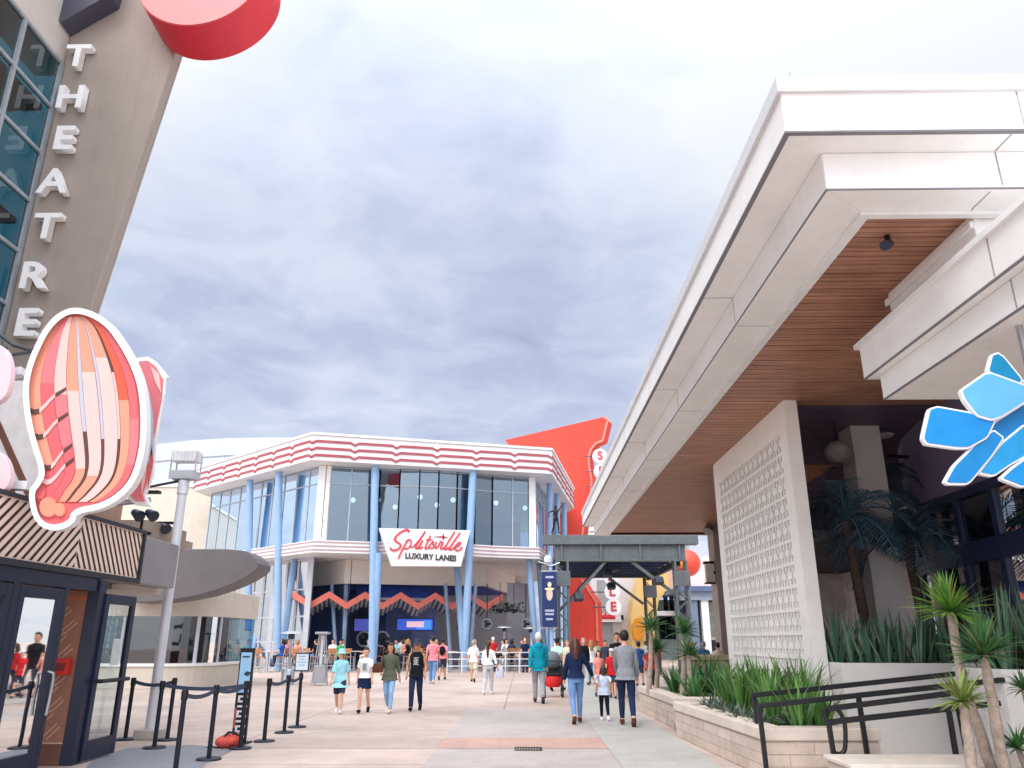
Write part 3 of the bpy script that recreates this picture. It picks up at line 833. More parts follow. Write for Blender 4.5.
# upper interior
inn = offs(7.5, 3)
iw = MB(); iw.prism([v3(p, ZS1 + .01) for p in offs(1.8) + [c2 + Vector((-4.5, 9)), d2 + Vector((3.5, 13))]], (0, 0, .05)); iw.build('upper_floor', FLOORDK, rest)
iw = MB()
for i in range(3): iw.hexa([v3(p, ZS1 + .07) for p in (inn[i], inn[i + 1], inn[i + 1] - nF * .2, inn[i] - nF * .2)], [v3(p, ZB - .01) for p in (inn[i], inn[i + 1], inn[i + 1] - nF * .2, inn[i] - nF * .2)])
iw.build('interior_wall', mat('interior teal grey', '274257', .8, var=.3, scale=.7), rest)
gl = [(420, 497), (378, 500), (453, 500), (353, 500), (289, 505), (270, 508), (525, 508), (496, 503), (395, 507), (437, 505)]
for i, (u, v) in enumerate(gl):
    p = P(u, v, Z=9.6)
    l_ = thing('globe_lamp', ['small white globe lamp hanging behind the upper restaurant glass'][0], 'lamp', (p.x, p.y, p.z), 'globe lamps upstairs')
    l_['label'] = 'white globe lamp hanging upstairs, ' + ['above the sign', 'by the red wall beside the corner post', 'above the right end of the sign', 'by the left corner post', 'over the blue seat', 'left above the blue seat',
                                                         'in the right corner bay', 'beside the right tall column', 'above the left end of the sign', 'second from the right tall column'][i]
    m_ = MB(); m_.ball(p, .16, 12); m_.build('globe', LAMPW, l_, smooth=True)
    m_ = MB(); m_.tube([(p.x, p.y, p.z + .18), (p.x, p.y, ZB - .02)], .012, 6); m_.build('cord', BLACKM, l_)
# teal curved seats and red wall upstairs
for u, lab in ((264, 'large teal rounded booth seat behind the upper left glass'), (286, 'smaller teal rounded booth seat beside the larger upstairs')):
    p = P(u, 537, Y=50.2 if u < 275 else 47.6); p.z = ZS1 + .07
    s_ = thing('booth_seat', lab, 'seat', p)
    m_ = MB(); r_ = 1.15 if u < 275 else .8
    m_.ball((p.x, p.y, p.z + .45), (r_, r_ * .8, .95), 20); m_.build('shell', mat('teal plastic', '1f8fb0', .35, var=.1), s_, smooth=True)
    m_ = MB(); m_.tube([(p.x - r_ * .5, p.y - r_ * .7, p.z + .1), (p.x - r_ * .4, p.y - r_ * .66, p.z + .9), (p.x, p.y - r_ * .4, p.z + 1.34)], .05, 6); m_.build('piping', mat('pale teal', '8fd0de', .4), s_)
p = P(354, 525, Y=47.5)
m_ = MB(); m_.box(p.x - .9, p.y + .3, ZS1 + .08, p.x + .9, p.y + .42, ZB - .8); o_ = m_.build('wall_panel', mat('deep red wall', '7d2028', .7, var=.15), rest)
# ---------------- ground floor
BKH = offs(4.6)
m_ = MB()
for i in range(3):
    a_, b_ = BKH[i], BKH[i + 1]; n_ = (nL, nF, nR)[i]
    m_.hexa([v3(a_, 4.8), v3(b_, 4.8), v3(b_ - n_ * .3, 4.8), v3(a_ - n_ * .3, 4.8)], [v3(a_, ZS0 - .01), v3(b_, ZS0 - .01), v3(b_ - n_ * .3, ZS0 - .01), v3(a_ - n_ * .3, ZS0 - .01)])
m_.build('bulkhead', mat('pale bulkhead', 'e9e0d8', .7, var=.03), rest)
o9 = offs(10.5); o46 = offs(4.95)
m_ = MB(); m_.prism([v3(p, 4.81) for p in [o46[0], o46[1], o46[2], o46[3], o9[3], o9[2], o9[1], o9[0]]], (0, 0, .1)); m_.build('ceiling', mat('navy ceiling', '4a66b8', .8, var=.2), rest)
m_ = MB()
for i in range(3):
    a_, b_ = o9[i], o9[i + 1]; n_ = (nL, nF, nR)[i]
    m_.hexa([v3(a_, 0), v3(b_, 0), v3(b_ - n_ * .3, 0), v3(a_ - n_ * .3, 0)], [v3(a_, 4.9), v3(b_, 4.9), v3(b_ - n_ * .3, 4.9), v3(a_ - n_ * .3, 4.9)])
m_.build('back_wall', mat('navy grey wall', '7080b4', .75, var=.3, scale=.6), rest)
# navy fascia above the zigzag awning
fa, fb = offs(6.2)[1], offs(6.2)[2]
m_ = MB(); m_.hexa([v3(fa, 3.95), v3(fb - uF * 2.3, 3.95), v3(fb - uF * 2.3 - nF * .2, 3.95), v3(fa - nF * .2, 3.95)], [v3(fa, 4.8), v3(fb - uF * 2.3, 4.8), v3(fb - uF * 2.3 - nF * .2, 4.8), v3(fa - nF * .2, 4.8)])
m_.build('fascia', mat('navy fascia', '3c5cbc', .6, var=.15), rest)
m_ = MB(); m_.bar(v3(fa + nF * .1, 4.02), v3(fb - uF * 2.3 + nF * .1, 4.02), .12, .16); m_.build('rail', WARMW, rest)
# grey pier on the right of the ground floor
pr = P(525, 600, Y=48.5)
m_ = MB(); m_.hexa([v3(q, 0) for q in (v2(P(507, 640, Y=48)), v2(P(530, 640, Y=48.6)), v2(P(530, 640, Y=50)), v2(P(507, 640, Y=50)))], [v3(q, 4.9) for q in (v2(P(507, 640, Y=48)), v2(P(530, 640, Y=48.6)), v2(P(530, 640, Y=50)), v2(P(507, 640, Y=50)))])
m_.build('wall', mat('grey plaster', '8f8c94', .8, var=.08, stain=.12), rest)
# zigzag awning
aw0, aw1 = P(292, 600, Y=45.8), P(503, 600, Y=48.6)
u_ = (v2(aw1) - v2(aw0)); LA = u_.length; u_ /= LA; n_ = nrm(u_)
nz = 6; zig = []
for k in range(2 * nz + 1): zig.append((LA * k / (2 * nz), 4.12 if k % 2 == 0 else 3.5))
awn = thing('zigzag_awning', 'coral red folded zigzag awning over the open bar front', 'awning', v3(v2(aw0), 0))
m_ = MB(); lip = MB(); strp = MB()
for (x0, z0), (x1, z1) in zip(zig, zig[1:]):
    p, q = v2(aw0) + u_ * x0, v2(aw0) + u_ * x1
    lip.hexa([v3(p + n_ * .06, z0 - .19), v3(q + n_ * .06, z1 - .19), v3(q, z1 - .19), v3(p, z0 - .19)], [v3(p + n_ * .06, z0 + .19), v3(q + n_ * .06, z1 + .19), v3(q, z1 + .19), v3(p, z0 + .19)])
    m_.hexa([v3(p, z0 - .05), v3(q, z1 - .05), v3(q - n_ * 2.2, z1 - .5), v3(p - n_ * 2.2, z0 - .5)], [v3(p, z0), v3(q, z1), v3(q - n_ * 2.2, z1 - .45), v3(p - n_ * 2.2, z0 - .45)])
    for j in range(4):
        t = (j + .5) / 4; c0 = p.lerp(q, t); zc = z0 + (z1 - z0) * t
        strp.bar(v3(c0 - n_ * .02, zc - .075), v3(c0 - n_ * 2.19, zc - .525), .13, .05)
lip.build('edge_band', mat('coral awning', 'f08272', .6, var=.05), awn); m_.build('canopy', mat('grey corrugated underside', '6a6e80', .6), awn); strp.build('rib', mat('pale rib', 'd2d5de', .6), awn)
m_ = MB()
for (x0, z0) in zig[1::2]:
    p = v2(aw0) + u_ * x0
    m_.bar(v3(p - n_ * .1, z0 + .1), v3(p - n_ * .8, 4.02), .05)
m_.build('bracket', STEEL, awn)
# slanted blue columns
def colm(ut, vt, ub, vb, zt, r, rr=None):
    t = P(ut, vt, Z=zt); bt = P(ub, vb, Y=t.y if rr is None else rr); bt.z = 0
    m_ = MB(); m_.tube([bt, bt.lerp(t, .5), t], [r * .92, r, r], 16); m_.build('column', BLUEP, rest, smooth=True)
    return bt, t
t1 = colm(250, 480, 247, 674, ZB, .21); t2 = colm(279, 472, 277, 675, ZB, .21); t3 = colm(375, 466, 372, 668, ZB, .22); t4 = colm(473, 471, 464, 668, ZB, .22)
for (ut, vt, bt) in ((267, 569, t1[0]), (295, 559, t2[0]), (379, 553, t3[0]), (456.5, 560, t4[0])):
    m_ = MB(); t = P(ut, vt, Z=ZS0); b0 = bt + Vector((0, .3, 0)); m_.tube([b0, b0.lerp(t, .5), t], [.17, .2, .2], 16); m_.build('column', BLUEP, rest, smooth=True)
colm(529, 560, 537, 662, ZS0, .19); colm(539, 563, 546, 660, ZS0, .17)
for ut, vt in ((549.5, 484), (557, 494), (564, 503)):
    t = P(ut, vt, Z=ZB); m_ = MB(); m_.tube([Vector((t.x - .1, t.y, 0)), t], .19, 14); m_.build('column', BLUEP, rest, smooth=True)
for ut, ub, vb in ((333, 338, 650), (347, 344, 655), (476, 470, 630), (446, 452, 640), (349, 344, 645)):
    t = P(ut, 565, Y=47.5); t.z = 4.81; bb = P(ub, vb, Y=47.0); bb.z = 0
    m_ = MB(); m_.tube([bb, t], .11, 10); m_.build('column', mat('grey blue strut', '8ea4c0', .4), rest, smooth=True)
# left ground-floor glazing
gA, gD = offs(2.4)[1] - uL * 1.5, offs(2.4)[0]
m_ = MB(); fr = MB()
m_.quad(v3(gD, .02), v3(gA, .02), v3(gA, ZS0), v3(gD, ZS0))
n = 9
for k in range(n + 1):
    c = gD.lerp(gA, k / n); wq = .16 if k % 3 == 0 else .06; fr.box(c.x - wq, c.y - .1, 0, c.x + wq, c.y + .1, ZS0)
for z in (.06, 1.5, 2.9, 4.4, 6.1): fr.bar(v3(gD, z), v3(gA, z), .1, .09)
og = m_.build('window', glass('entrance glass', '2f4656', base=.07, refl=.7), rest); fr.build('frame', mat('pale mullion', 'c3c5cc', .45), og)
m_ = MB(); a_, b_ = gD - nL * 2.5 - uL * 9, gA - nL * 2.5 + uL * .5
m_.quad(v3(a_, 0), v3(b_, 0), v3(b_, ZS0), v3(a_, ZS0)); m_.build('interior_wall', WALLDK, rest)
# dark glazed doors + screens at the back of the bar
dA = offs(10.2)[1]; dirF = uF
dr = MB(); c = v2(P(318, 640, Y=50))
m_ = MB(); m_.hexa([v3(c - uF * 1.5, .02), v3(c + uF * 1.5, .02), v3(c + uF * 1.5 - nF * .06, .02), v3(c - uF * 1.5 - nF * .06, .02)], [v3(c - uF * 1.5, 2.9), v3(c + uF * 1.5, 2.9), v3(c + uF * 1.5 - nF * .06, 2.9), v3(c - uF * 1.5 - nF * .06, 2.9)])
dd = m_.build('door', GL_DARK, rest)
m_ = MB()
for s in (-1.5, 0, 1.5): m_.bar(v3(c + uF * s + nF * .03, 0), v3(c + uF * s + nF * .03, 2.95), .09, .1)
m_.bar(v3(c - uF * 1.5 + nF * .03, 2.95), v3(c + uF * 1.5 + nF * .03, 2.95), .1, .1); m_.build('frame', mat('pale mullion', 'c3c5cc'), dd)
SCR = emit('blue lit screen', '2c4fb0', .7); SCR2 = emit('pale pink screen patch', 'd8b0c0', .6); SCR3 = emit('indigo screen', '4a52a8', .55)
for i, (u0, u1, v0, v1, mm, lab) in enumerate(((396, 434, 618, 631, SCR, 'wide blue lit screen over the bar with a pink word panel'), (353, 370, 618, 632, SCR3, 'indigo lit screen left of the middle column'), (457, 470, 616, 630, SCR, 'small blue lit screen behind the right column pair'))):
    p0, p1 = P(u0, v1, Y=49.5), P(u1, v0, Y=49.5)
    s_ = thing('wall_screen', lab, 'screen', (p0.x, p0.y, p0.z))
    m_ = MB(); m_.box(p0.x, p0.y, p0.z, p1.x, p0.y + .1, p1.z); m_.build('housing', BLACKM, s_)
    m_ = MB(); m_.box(p0.x + .06, p0.y - .012, p0.z + .06, p1.x - .06, p0.y - .002, p1.z - .06); m_.build('display', mm, s_)
    if i == 0:
        m_ = MB(); w0 = p0.x + (p1.x - p0.x) * .28; m_.box(w0, p0.y - .03, p0.z + .22, w0 + 1.05, p0.y - .016, p1.z - .2); m_.build('lit_panel', SCR2, s_)
        m_ = MB(); m_.prism([(p1.x - 1.1, p0.y - .016, p0.z + .1), (p1.x - .15, p0.y - .016, p0.z + .1), (p1.x - .15, p0.y - .016, p1.z - .15), (p1.x - .6, p0.y - .016, p1.z - .12)], (0, -.01, 0)); m_.build('lit_patch', emit('bright blue patch', '3f7be0', .8), s_)
# bar counter with bottles reads as one dark counter
p0, p1 = P(384, 652, Y=49.0), P(446, 652, Y=49.0)
bar_ = thing('bar_counter', 'long dark bar counter under the blue screen', 'counter', (p0.x, p0.y, 0))
m_ = MB(); m_.box(p0.x, p0.y, 0, p1.x, p0.y + .7, 1.1); m_.build('body', mat('dark wood', '3a2a26', .5), bar_); m_ = MB(); m_.box(p0.x - .1, p0.y - .12, 1.102, p1.x + .1, p0.y + .75, 1.16); m_.build('countertop', mat('grey stone top', '8d8a88', .3), bar_)
# ---------------- hanging sign
SN = Vector((nF.x, nF.y, 0)).normalized(); SU = Vector((uF.x, uF.y, 0)).normalized()
s0 = P(425, 547, Y=43.6)
def sp(u, v, d=0):
    return PL(u, v, s0, SN) + SN * d
sg = thing('restaurant_sign', 'white wedge-shaped sign with red script Splitsville and LUXURY LANES', 'sign', s0)
pan = [(379.2, 528.1), (470.3, 530.4), (461, 566.4), (391.7, 566.1)]
m_ = MB(); m_.prism([sp(u, v) for u, v in pan], SN * -.35); m_.build('panel', mat('white sign face', 'f3f2f2', .4, var=.02), sg, bevel=.02)
def zs(pts): return [(375 + x / 9.6, 520 + y / 9.6) for x, y in pts]
def catmull(pts, n=6):
    P_ = [Vector(p) for p in pts]; out = []
    for i in range(len(P_) - 1):
        p0, p1, p2, p3 = P_[max(i - 1, 0)], P_[i], P_[i + 1], P_[min(i + 2, len(P_) - 1)]
        for k in range(n):
            t = k / n; out.append(.5 * ((2 * p1) + (p2 - p0) * t + (2 * p0 - 5 * p1 + 4 * p2 - p3) * t * t + (3 * p1 - p0 - 3 * p2 + p3) * t ** 3))
    return out + [P_[-1]]
def stroke(mb, pts, wd, plane, d0, d1, n=5):
    c = catmull(pts, n); Lr = []
    for i, p in enumerate(c):
        t = (c[min(i + 1, len(c) - 1)] - c[max(i - 1, 0)]); t = t / max(t.length, 1e-6); s = Vector((-t.y, t.x)) * (wd / 2)
        Lr.append((p + s, p - s))
    for (a0, a1), (b0, b1) in zip(Lr, Lr[1:]):
        mb.hexa([plane(*a0, d0), plane(*b0, d0), plane(*b1, d0), plane(*a1, d0)], [plane(*a0, d1), plane(*b0, d1), plane(*b1, d1), plane(*a1, d1)])
STK = [([(330, 118), (318, 98), (285, 98), (235, 125), (195, 165), (190, 195), (215, 215), (243, 235), (240, 262), (210, 285), (175, 292), (150, 280), (148, 262)], 2.3),
       ([(318, 185), (285, 240), (245, 320), (222, 372)], 1.9), ([(292, 215), (318, 190), (346, 200), (338, 245), (308, 276), (282, 270)], 1.6),
       ([(338, 250), (355, 262), (380, 240), (430, 180), (480, 110)], 1.3), ([(480, 110), (430, 190), (390, 258), (400, 274), (425, 255)], 1.9),
       ([(458, 195), (424, 258), (434, 274), (458, 255)], 1.8), ([(532, 150), (482, 258), (494, 274), (520, 255)], 1.8), ([(488, 188), (550, 190)], 1.1),
       ([(514, 258), (548, 212), (560, 206), (556, 228), (564, 252), (548, 272), (522, 268)], 1.5), ([(586, 208), (578, 255), (586, 272), (606, 250), (628, 206), (640, 214)], 1.7),
       ([(655, 212), (628, 266), (642, 278), (668, 258)], 1.7), ([(765, 110), (672, 262), (684, 280), (708, 262)], 1.9), ([(816, 122), (717, 266), (730, 284), (758, 266)], 1.9),
       ([(757, 262), (800, 248), (820, 226), (806, 214), (780, 240), (768, 274), (786, 294), (815, 286), (838, 260)], 1.8)]
m_ = MB()
for pts, wd in STK: stroke(m_, zs(pts), wd * .8, sp, .0, .07)
m_.build('script_lettering', mat('red sign letters', 'd3414c', .4, var=.04), sg)
m_ = MB()
ctr = (655, 163)
for dx, dy in ((0, -38), (0, 34), (-95, -3), (45, 4)):
    nx, ny = (1, 0) if dx == 0 else (0, 1)
    m_.prism([sp(*zs([q])[0], .003) for q in [(ctr[0] - nx * 11, ctr[1] - ny * 8), (ctr[0] + dx, ctr[1] + dy), (ctr[0] + nx * 11, ctr[1] + ny * 8)]], SN * .05)
m_.build('star', mat('dark red star', 'a83a52', .4), sg)
c0 = sp(*zs([(535, 358)])[0], .035); w_ = (sp(*zs([(780, 358)])[0]) - sp(*zs([(290, 358)])[0])).length; hgt = (sp(*zs([(535, 328)])[0]) - sp(*zs([(535, 385)])[0])).length
M_ = Matrix.Translation(c0) @ Matrix.Rotation(math.atan2(SU.y, SU.x), 4, 'Z') @ Matrix.Rotation(R(-1.5), 4, 'Y').inverted()
me_ = text_mesh('LUXURY LANES', 1, .06, .02); xs = [v.co.x for v in me_.vertices]; tw = max(xs) - min(xs); zs_ = [v.co.z for v in me_.vertices]; th = max(zs_) - min(zs_); bpy.data.meshes.remove(me_)
put_text('lettering', 'LUXURY LANES', hgt / th, .06, mat('black sign letters', '23242c', .4), sg, M_, bold=.022 * hgt / th, sx=(w_ / tw) / (hgt / th))
# ------------------------------------------------------------------ right pavilion: deep stepped roof, wooden soffit, pierced wall
pav = thing('roofed_pavilion', 'modern pavilion with wide white stepped roof, wooden soffit and pierced screen wall', 'building', (4.57, 13, 0))
XR, YF, YB = 16.0, 5.95, 31.5
def ring(mb, x0, y0, y1, z0, z1, wx, wy):
    """an open-right U of beams: front (along X), left (along Y) and back"""
    mb.hexa([(x0, y0, z0), (XR, y0, z0), (XR, y0 + wy, z0), (x0 + wx, y0 + wy, z0)], [(x0, y0, z1), (XR, y0, z1), (XR, y0 + wy, z1), (x0 + wx, y0 + wy, z1)])
    mb.hexa([(x0, y0, z0), (x0 + wx, y0 + wy, z0), (x0 + wx, y1 - wy, z0), (x0, y1, z0)], [(x0, y0, z1), (x0 + wx, y0 + wy, z1), (x0 + wx, y1 - wy, z1), (x0, y1, z1)])
    mb.hexa([(x0, y1, z0), (x0 + wx, y1 - wy, z0), (XR, y1 - wy, z0), (XR, y1, z0)], [(x0, y1, z1), (x0 + wx, y1 - wy, z1), (XR, y1 - wy, z1), (XR, y1, z1)])
m_ = MB(); m_.box(2.40, YF, 5.97, XR, YB, 6.47); rfp = m_.build('roof', WARMW, pav, bevel=.012)
m_ = MB(); ring(m_, 2.36, YF - .04, YB + .04, 6.40, 6.56, .35, .35); m_.build('coping', mat('pale metal coping', 'd9d9da', .4, .2, var=.04), rfp)
m_ = MB(); ring(m_, 2.39, YF - .01, YB + .01, 5.966, 5.986, .05, .05); m_.build('drip_edge', mat('dark drip edge', '77757a', .5), rfp)
m_ = MB(); ring(m_, 2.83, 6.26, 31.2, 5.56, 5.968, .54, .44); m_.build('inner_fascia', WARMW, rfp, bevel=.01)
m_ = MB(); ring(m_, 2.822, 6.252, 31.208, 5.562, 5.578, .02, .02); m_.build('shadow_gap', mat('dark drip edge', '77757a'), rfp)
m_ = MB(); m_.tube([(2.62, 6.2, 6.56), (2.62, 6.2, 6.85)], .012, 6); m_.build('lightning_rod', STEEL, rfp)
m_ = MB(); ring(m_, 3.29, 6.63, 30.82, 5.52, 5.558, .10, .08); m_.build('soffit_trim', WHITE, rfp)
# panel joints in the white soffits and fascia
m_ = MB(); JM = mat('panel joint', 'a09b99', .7)
for y in (9.5, 13.5, 17.5, 21.5, 25.5, 29): m_.box(2.42, y, 5.9665, 2.84, y + .014, 5.972); m_.box(2.826, y, 5.60, 2.84, y + .014, 5.96); m_.box(2.85, y, 5.5575, 3.28, y + .014, 5.562)
for x in (4.55, 7.6, 10.6):
    m_.box(x, YF - .003, 6.0, x + .014, YF + .01, 6.395); m_.box(x - .1, YF + .05, 5.9665, x - .086, 6.25, 5.972); m_.box(x - .1, 6.257, 5.6, x - .086, 6.27, 5.96); m_.box(x - .2, 6.3, 5.5575, x - .186, 6.62, 5.562)
m_.build('panel_joint', JM, rfp)
# wooden soffit boards
def woodmat(name, c1, c2, rough=.45):
    m = mat(name, c1, rough, var=.16, scale=1.4)
    nt = m.node_tree; N = nt.nodes; L = nt.links; b = N['Principled BSDF']
    tc = N.new('ShaderNodeTexCoord'); mp = N.new('ShaderNodeMapping'); mp.inputs['Scale'].default_value = (.5, 9.6, 9); L.new(tc.outputs['Object'], mp.inputs[0])
    n = N.new('ShaderNodeTexNoise'); n.inputs['Scale'].default_value = 2; n.inputs['Detail'].default_value = 9; n.inputs['Roughness'].default_value = .7; L.new(mp.outputs[0], n.inputs['Vector'])
    cr = N.new('ShaderNodeValToRGB'); cr.color_ramp.elements[0].position = .32; cr.color_ramp.elements[0].color = (*lin(c2), 1); cr.color_ramp.elements[1].position = .68; cr.color_ramp.elements[1].color = (*lin(c1), 1)
    L.new(n.outputs['Fac'], cr.inputs[0])
    src = b.inputs['Base Color'].links[0].from_node
    L.new(cr.outputs[0], src.inputs['A'])
    return m
WOOD = woodmat('red cedar boards', 'c29078', '93664f')
WOODD = woodmat('shade toned boards', '6f5c70', '544560')  # cedar toned darker and purple, standing in for shade deep under the roof
def boards(y0, y1, x0, x1, z, mm, name):
    m_ = MB(); y = y0; k = 0
    while y < y1:
        m_.box(x0, y, z - (.004 if k % 2 else 0), x1, min(y + .084, y1), z + .03); y += .104; k += 1
    return m_.build(name, mm, pav)
boards(6.705, 13.28, 3.385, XR - .2, 5.60, WOOD, 'soffit')
boards(13.28, 30.6, 3.385, 4.86, 5.60, WOOD, 'soffit')
boards(18.3, 30.6, 4.87, 7.6, 5.60, WOOD, 'soffit')
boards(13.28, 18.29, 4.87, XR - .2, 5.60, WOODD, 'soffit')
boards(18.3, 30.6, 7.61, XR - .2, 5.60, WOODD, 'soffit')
m_ = MB(); m_.box(3.37, 6.70, 5.64, XR - .1, 30.7, 5.9); m_.build('soffit_backing', EMPTYB, pav)
m_ = MB(); m_.box(3.45, 30.55, 5.53, XR - .1, 30.63, 5.598); m_.build('soffit_edge', BLACKM, pav)
# pierced screen wall: solid frame with rows of openings, a grid of blocks in between
WX0, WX1, WY0, WY1, WH = 4.57, 4.80, 13.0, 18.3, 5.60
SCW = mat('screen wall stucco', 'f5f1ec', .8, var=.05, scale=2.5, bump=.2, bscale=70, stain=.06)
m_ = MB()
ncol = 14; rows = 11
gy0, gy1, gz1 = WY0 + .37, WY0 + .37 + 14 * .322, 5.08
rowh, gap = .322, .056
pz = [(gz1 - k * (rowh + gap) - rowh, gz1 - k * (rowh + gap)) for k in range(rows)]
m_.box(WX0, WY0, 0, WX1, gy0, WH); m_.box(WX0, gy1, 0, WX1, WY1, WH)
m_.box(WX0, gy0, gz1, WX1, gy1, WH); m_.box(WX0, gy0, 0, WX1, gy1, pz[-1][0])
for k in range(rows - 1): m_.box(WX0, gy0, pz[k + 1][1], WX0 + .05, gy1, pz[k][0])
scr = m_.build('screen_wall', SCW, pav)
m_ = MB(); cw = (gy1 - gy0) / ncol
for z0, z1 in pz:
    for c in range(ncol):
        y = gy0 + c * cw
        for za, zb2 in ((z0, z0 + .105), (z1 - .105, z1)):      # rows with two openings each
            m_.box(WX0 + .004, y, za, WX0 + .04, y + .034, zb2); m_.box(WX0 + .008, y + .134, za, WX0 + .04, y + .188, zb2); m_.box(WX0 + .004, y + .288, za, WX0 + .04, y + cw, zb2)
        m_.box(WX0 + .006, y, z0 + .105, WX0 + .042, y + .118, z1 - .105); m_.box(WX0 + .006, y + .204, z0 + .105, WX0 + .042, y + cw, z1 - .105)   # middle row: one opening
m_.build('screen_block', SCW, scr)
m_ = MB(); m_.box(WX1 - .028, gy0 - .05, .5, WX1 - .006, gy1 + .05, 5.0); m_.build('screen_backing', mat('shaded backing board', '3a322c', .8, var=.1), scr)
# pillar near the back, with a wall lantern and a spotlight
pc = P(720, 560, Y=28.6)
m_ = MB(); m_.box(pc.x - .25, 28.3, 0, pc.x + .3, 29.2, 5.6); m_.build('pillar', mat('taupe stucco', 'a79b95', .8, var=.06, bump=.15, stain=.08), pav)
lp = thing('wall_lantern', 'small box lantern fixed to the far taupe pillar', 'lantern', (pc.x - .45, 28.4, 3.9))
m_ = MB(); m_.box(pc.x - .6, 28.3, 3.55, pc.x - .34, 28.52, 4.2); m_.build('glass_box', mat('frosted lantern glass', 'd8d2c6', .4), lp)
m_ = MB(); m_.box(pc.x - .64, 28.26, 4.2, pc.x - .3, 28.56, 4.28); m_.box(pc.x - .64, 28.26, 3.5, pc.x - .3, 28.56, 3.55); m_.box(pc.x - .34, 28.38, 3.85, pc.x - .25, 28.44, 3.95); m_.build('frame', BLACKM, lp)
for (x, y, lab) in ((pc.x - .5, 28.0, 'round spotlight under the soffit by the far pillar'), (3.72, 7.1, 'small dark spotlight under the near soffit corner')):
    s_ = thing('spotlight', lab, 'spotlight', (x, y, 5.5))
    m_ = MB(); m_.tube([(x, y, 5.3 if y > 20 else 5.44), (x + .1, y + .1, 5.52 if y > 20 else 5.51)], [.2, .12] if y > 20 else [.055, .045], 12); m_.build('head', mat('spot housing', '8c8a88') if y > 20 else NAVYM, s_, smooth=True)
    m_ = MB(); m_.tube([(x + .08, y + .08, 5.5), (x + .08, y + .08, 5.6)], .03, 8); m_.build('bracket', BLACKM, s_)
# lower canopy on the right (stepped white beam with flat underside) and the beam above it
m_ = MB(); m_.box(4.17, 1.5, 4.62, XR - .5, 8.98, 5.04); cn = m_.build('canopy', WARMW, pav, bevel=.012)
m_ = MB(); m_.box(4.30, 1.7, 4.32, XR - .6, 8.84, 4.618); m_.build('canopy_step', WARMW, cn, bevel=.01)
m_ = MB(); m_.box(4.165, 1.5, 4.615, 4.19, 8.985, 4.632); m_.box(4.295, 1.7, 4.316, 4.32, 8.845, 4.33); m_.build('shadow_gap', mat('dark drip edge', '77757a'), cn)
m_ = MB(); m_.box(4.163, 6.2, 4.65, 4.172, 6.214, 5.03); m_.box(4.294, 6.2, 4.34, 4.302, 6.214, 4.61); m_.build('panel_joint', JM, cn)
m_ = MB(); m_.box(4.12, 1.5, 5.02, 4.4, 9.02, 5.08); m_.build('canopy_coping', WHITE, cn)
m_ = MB(); m_.box(4.44, 6.75, 5.36, XR - .5, 8.60, 5.595); m_.box(4.40, 6.75, 5.44, 4.44, 8.64, 5.52); m_.build('upper_beam', WARMW, pav, bevel=.01)
# storefront under the roof: dark mullions along Y with a low curved end
gx = 7.3
pts = [(gx - .25, 9.6), (gx, 11.0), (gx + .12, 12.2), (gx + .2, 13.4), (gx + .35, 14.6), (gx + .62, 15.8), (gx + 1.05, 16.9), (gx + 1.7, 17.9), (gx + 2.6, 18.6), (gx + 3.7, 19.0), (gx + 5.0, 19.1)]
gq = MB(); fr = MB()
for i, (p, q) in enumerate(zip(pts, pts[1:])):
    gq.quad((*p, 0), (*q, 0), (*q, 3.92), (*p, 3.92))
    fr.bar((*p, 2.98), (*q, 2.98), .14, .34); fr.bar((*p, 3.95), (*q, 3.95), .16, .14); fr.bar((*p, .1), (*q, .1), .12, .2)
for p in pts: fr.box(p[0] - .06, p[1] - .07, 0, p[0] + .06, p[1] + .07, 3.95)
wq = gq.build('window', glass('smoky storefront glass', '8c8fa4', base=.10, refl=.8), pav); fr.build('frame', mat('black storefront frame', '222c4c', .4), wq)
m_ = MB()
for p, q in zip(pts, pts[1:]): m_.hexa([(*p, 4.02), (*q, 4.02), (q[0] + .2, q[1], 4.02), (p[0] + .2, p[1], 4.02)], [(*p, 5.6), (*q, 5.6), (q[0] + .2, q[1], 5.6), (p[0] + .2, p[1], 5.6)])
m_.build('bulkhead', mat('purple grey plaster', '857b98', .85, var=.1), pav)
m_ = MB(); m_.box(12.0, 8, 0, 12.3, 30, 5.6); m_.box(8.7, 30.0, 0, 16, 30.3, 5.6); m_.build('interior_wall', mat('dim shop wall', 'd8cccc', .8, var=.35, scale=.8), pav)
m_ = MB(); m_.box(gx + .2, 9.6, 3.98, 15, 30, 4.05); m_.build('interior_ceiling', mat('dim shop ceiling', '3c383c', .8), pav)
m_ = MB(); m_.box(9.0, 11, 0, 9.4, 11.5, 3.9); m_.build('interior_post', mat('tan post', 'b98a5c', .6), pav)
# free column, pendant lamp, ceiling fan and flat ceiling lights
m_ = MB(); m_.box(6.42, 14.7, 0, 6.98, 15.3, 5.6); m_.build('column', mat('pale grey column', 'd0cac6', .7, var=.05), pav)
def ceil_thing(name, lab, cat, u, v, z): 
    p = P(u, v, Z=z); return thing(name, lab, cat, p), p
t_, p = ceil_thing('pendant_lamp', 'grey woven pendant lamp beside the pale column', 'lamp', 838, 452, 5.0)
m_ = MB(); m_.ball(p, (.25, .25, .22), 18); m_.build('shade', mat('grey woven shade', '8f8a88', .8, var=.25, scale=20, bump=.5), t_, smooth=True)
m_ = MB(); m_.tube([(p.x, p.y, p.z + .2), (p.x, p.y, 5.6)], .015, 6); m_.build('cord', BLACKM, t_)
t_, p = ceil_thing('ceiling_fan', 'dark ceiling fan under the dark boards', 'ceiling fan', 925, 458, 5.15)
m_ = MB(); m_.lathe(p, [(.02, -.12), (.12, -.1), (.13, .04), (.05, .1), (.03, .45)]); m_.build('motor', BLACKM, t_, smooth=True)
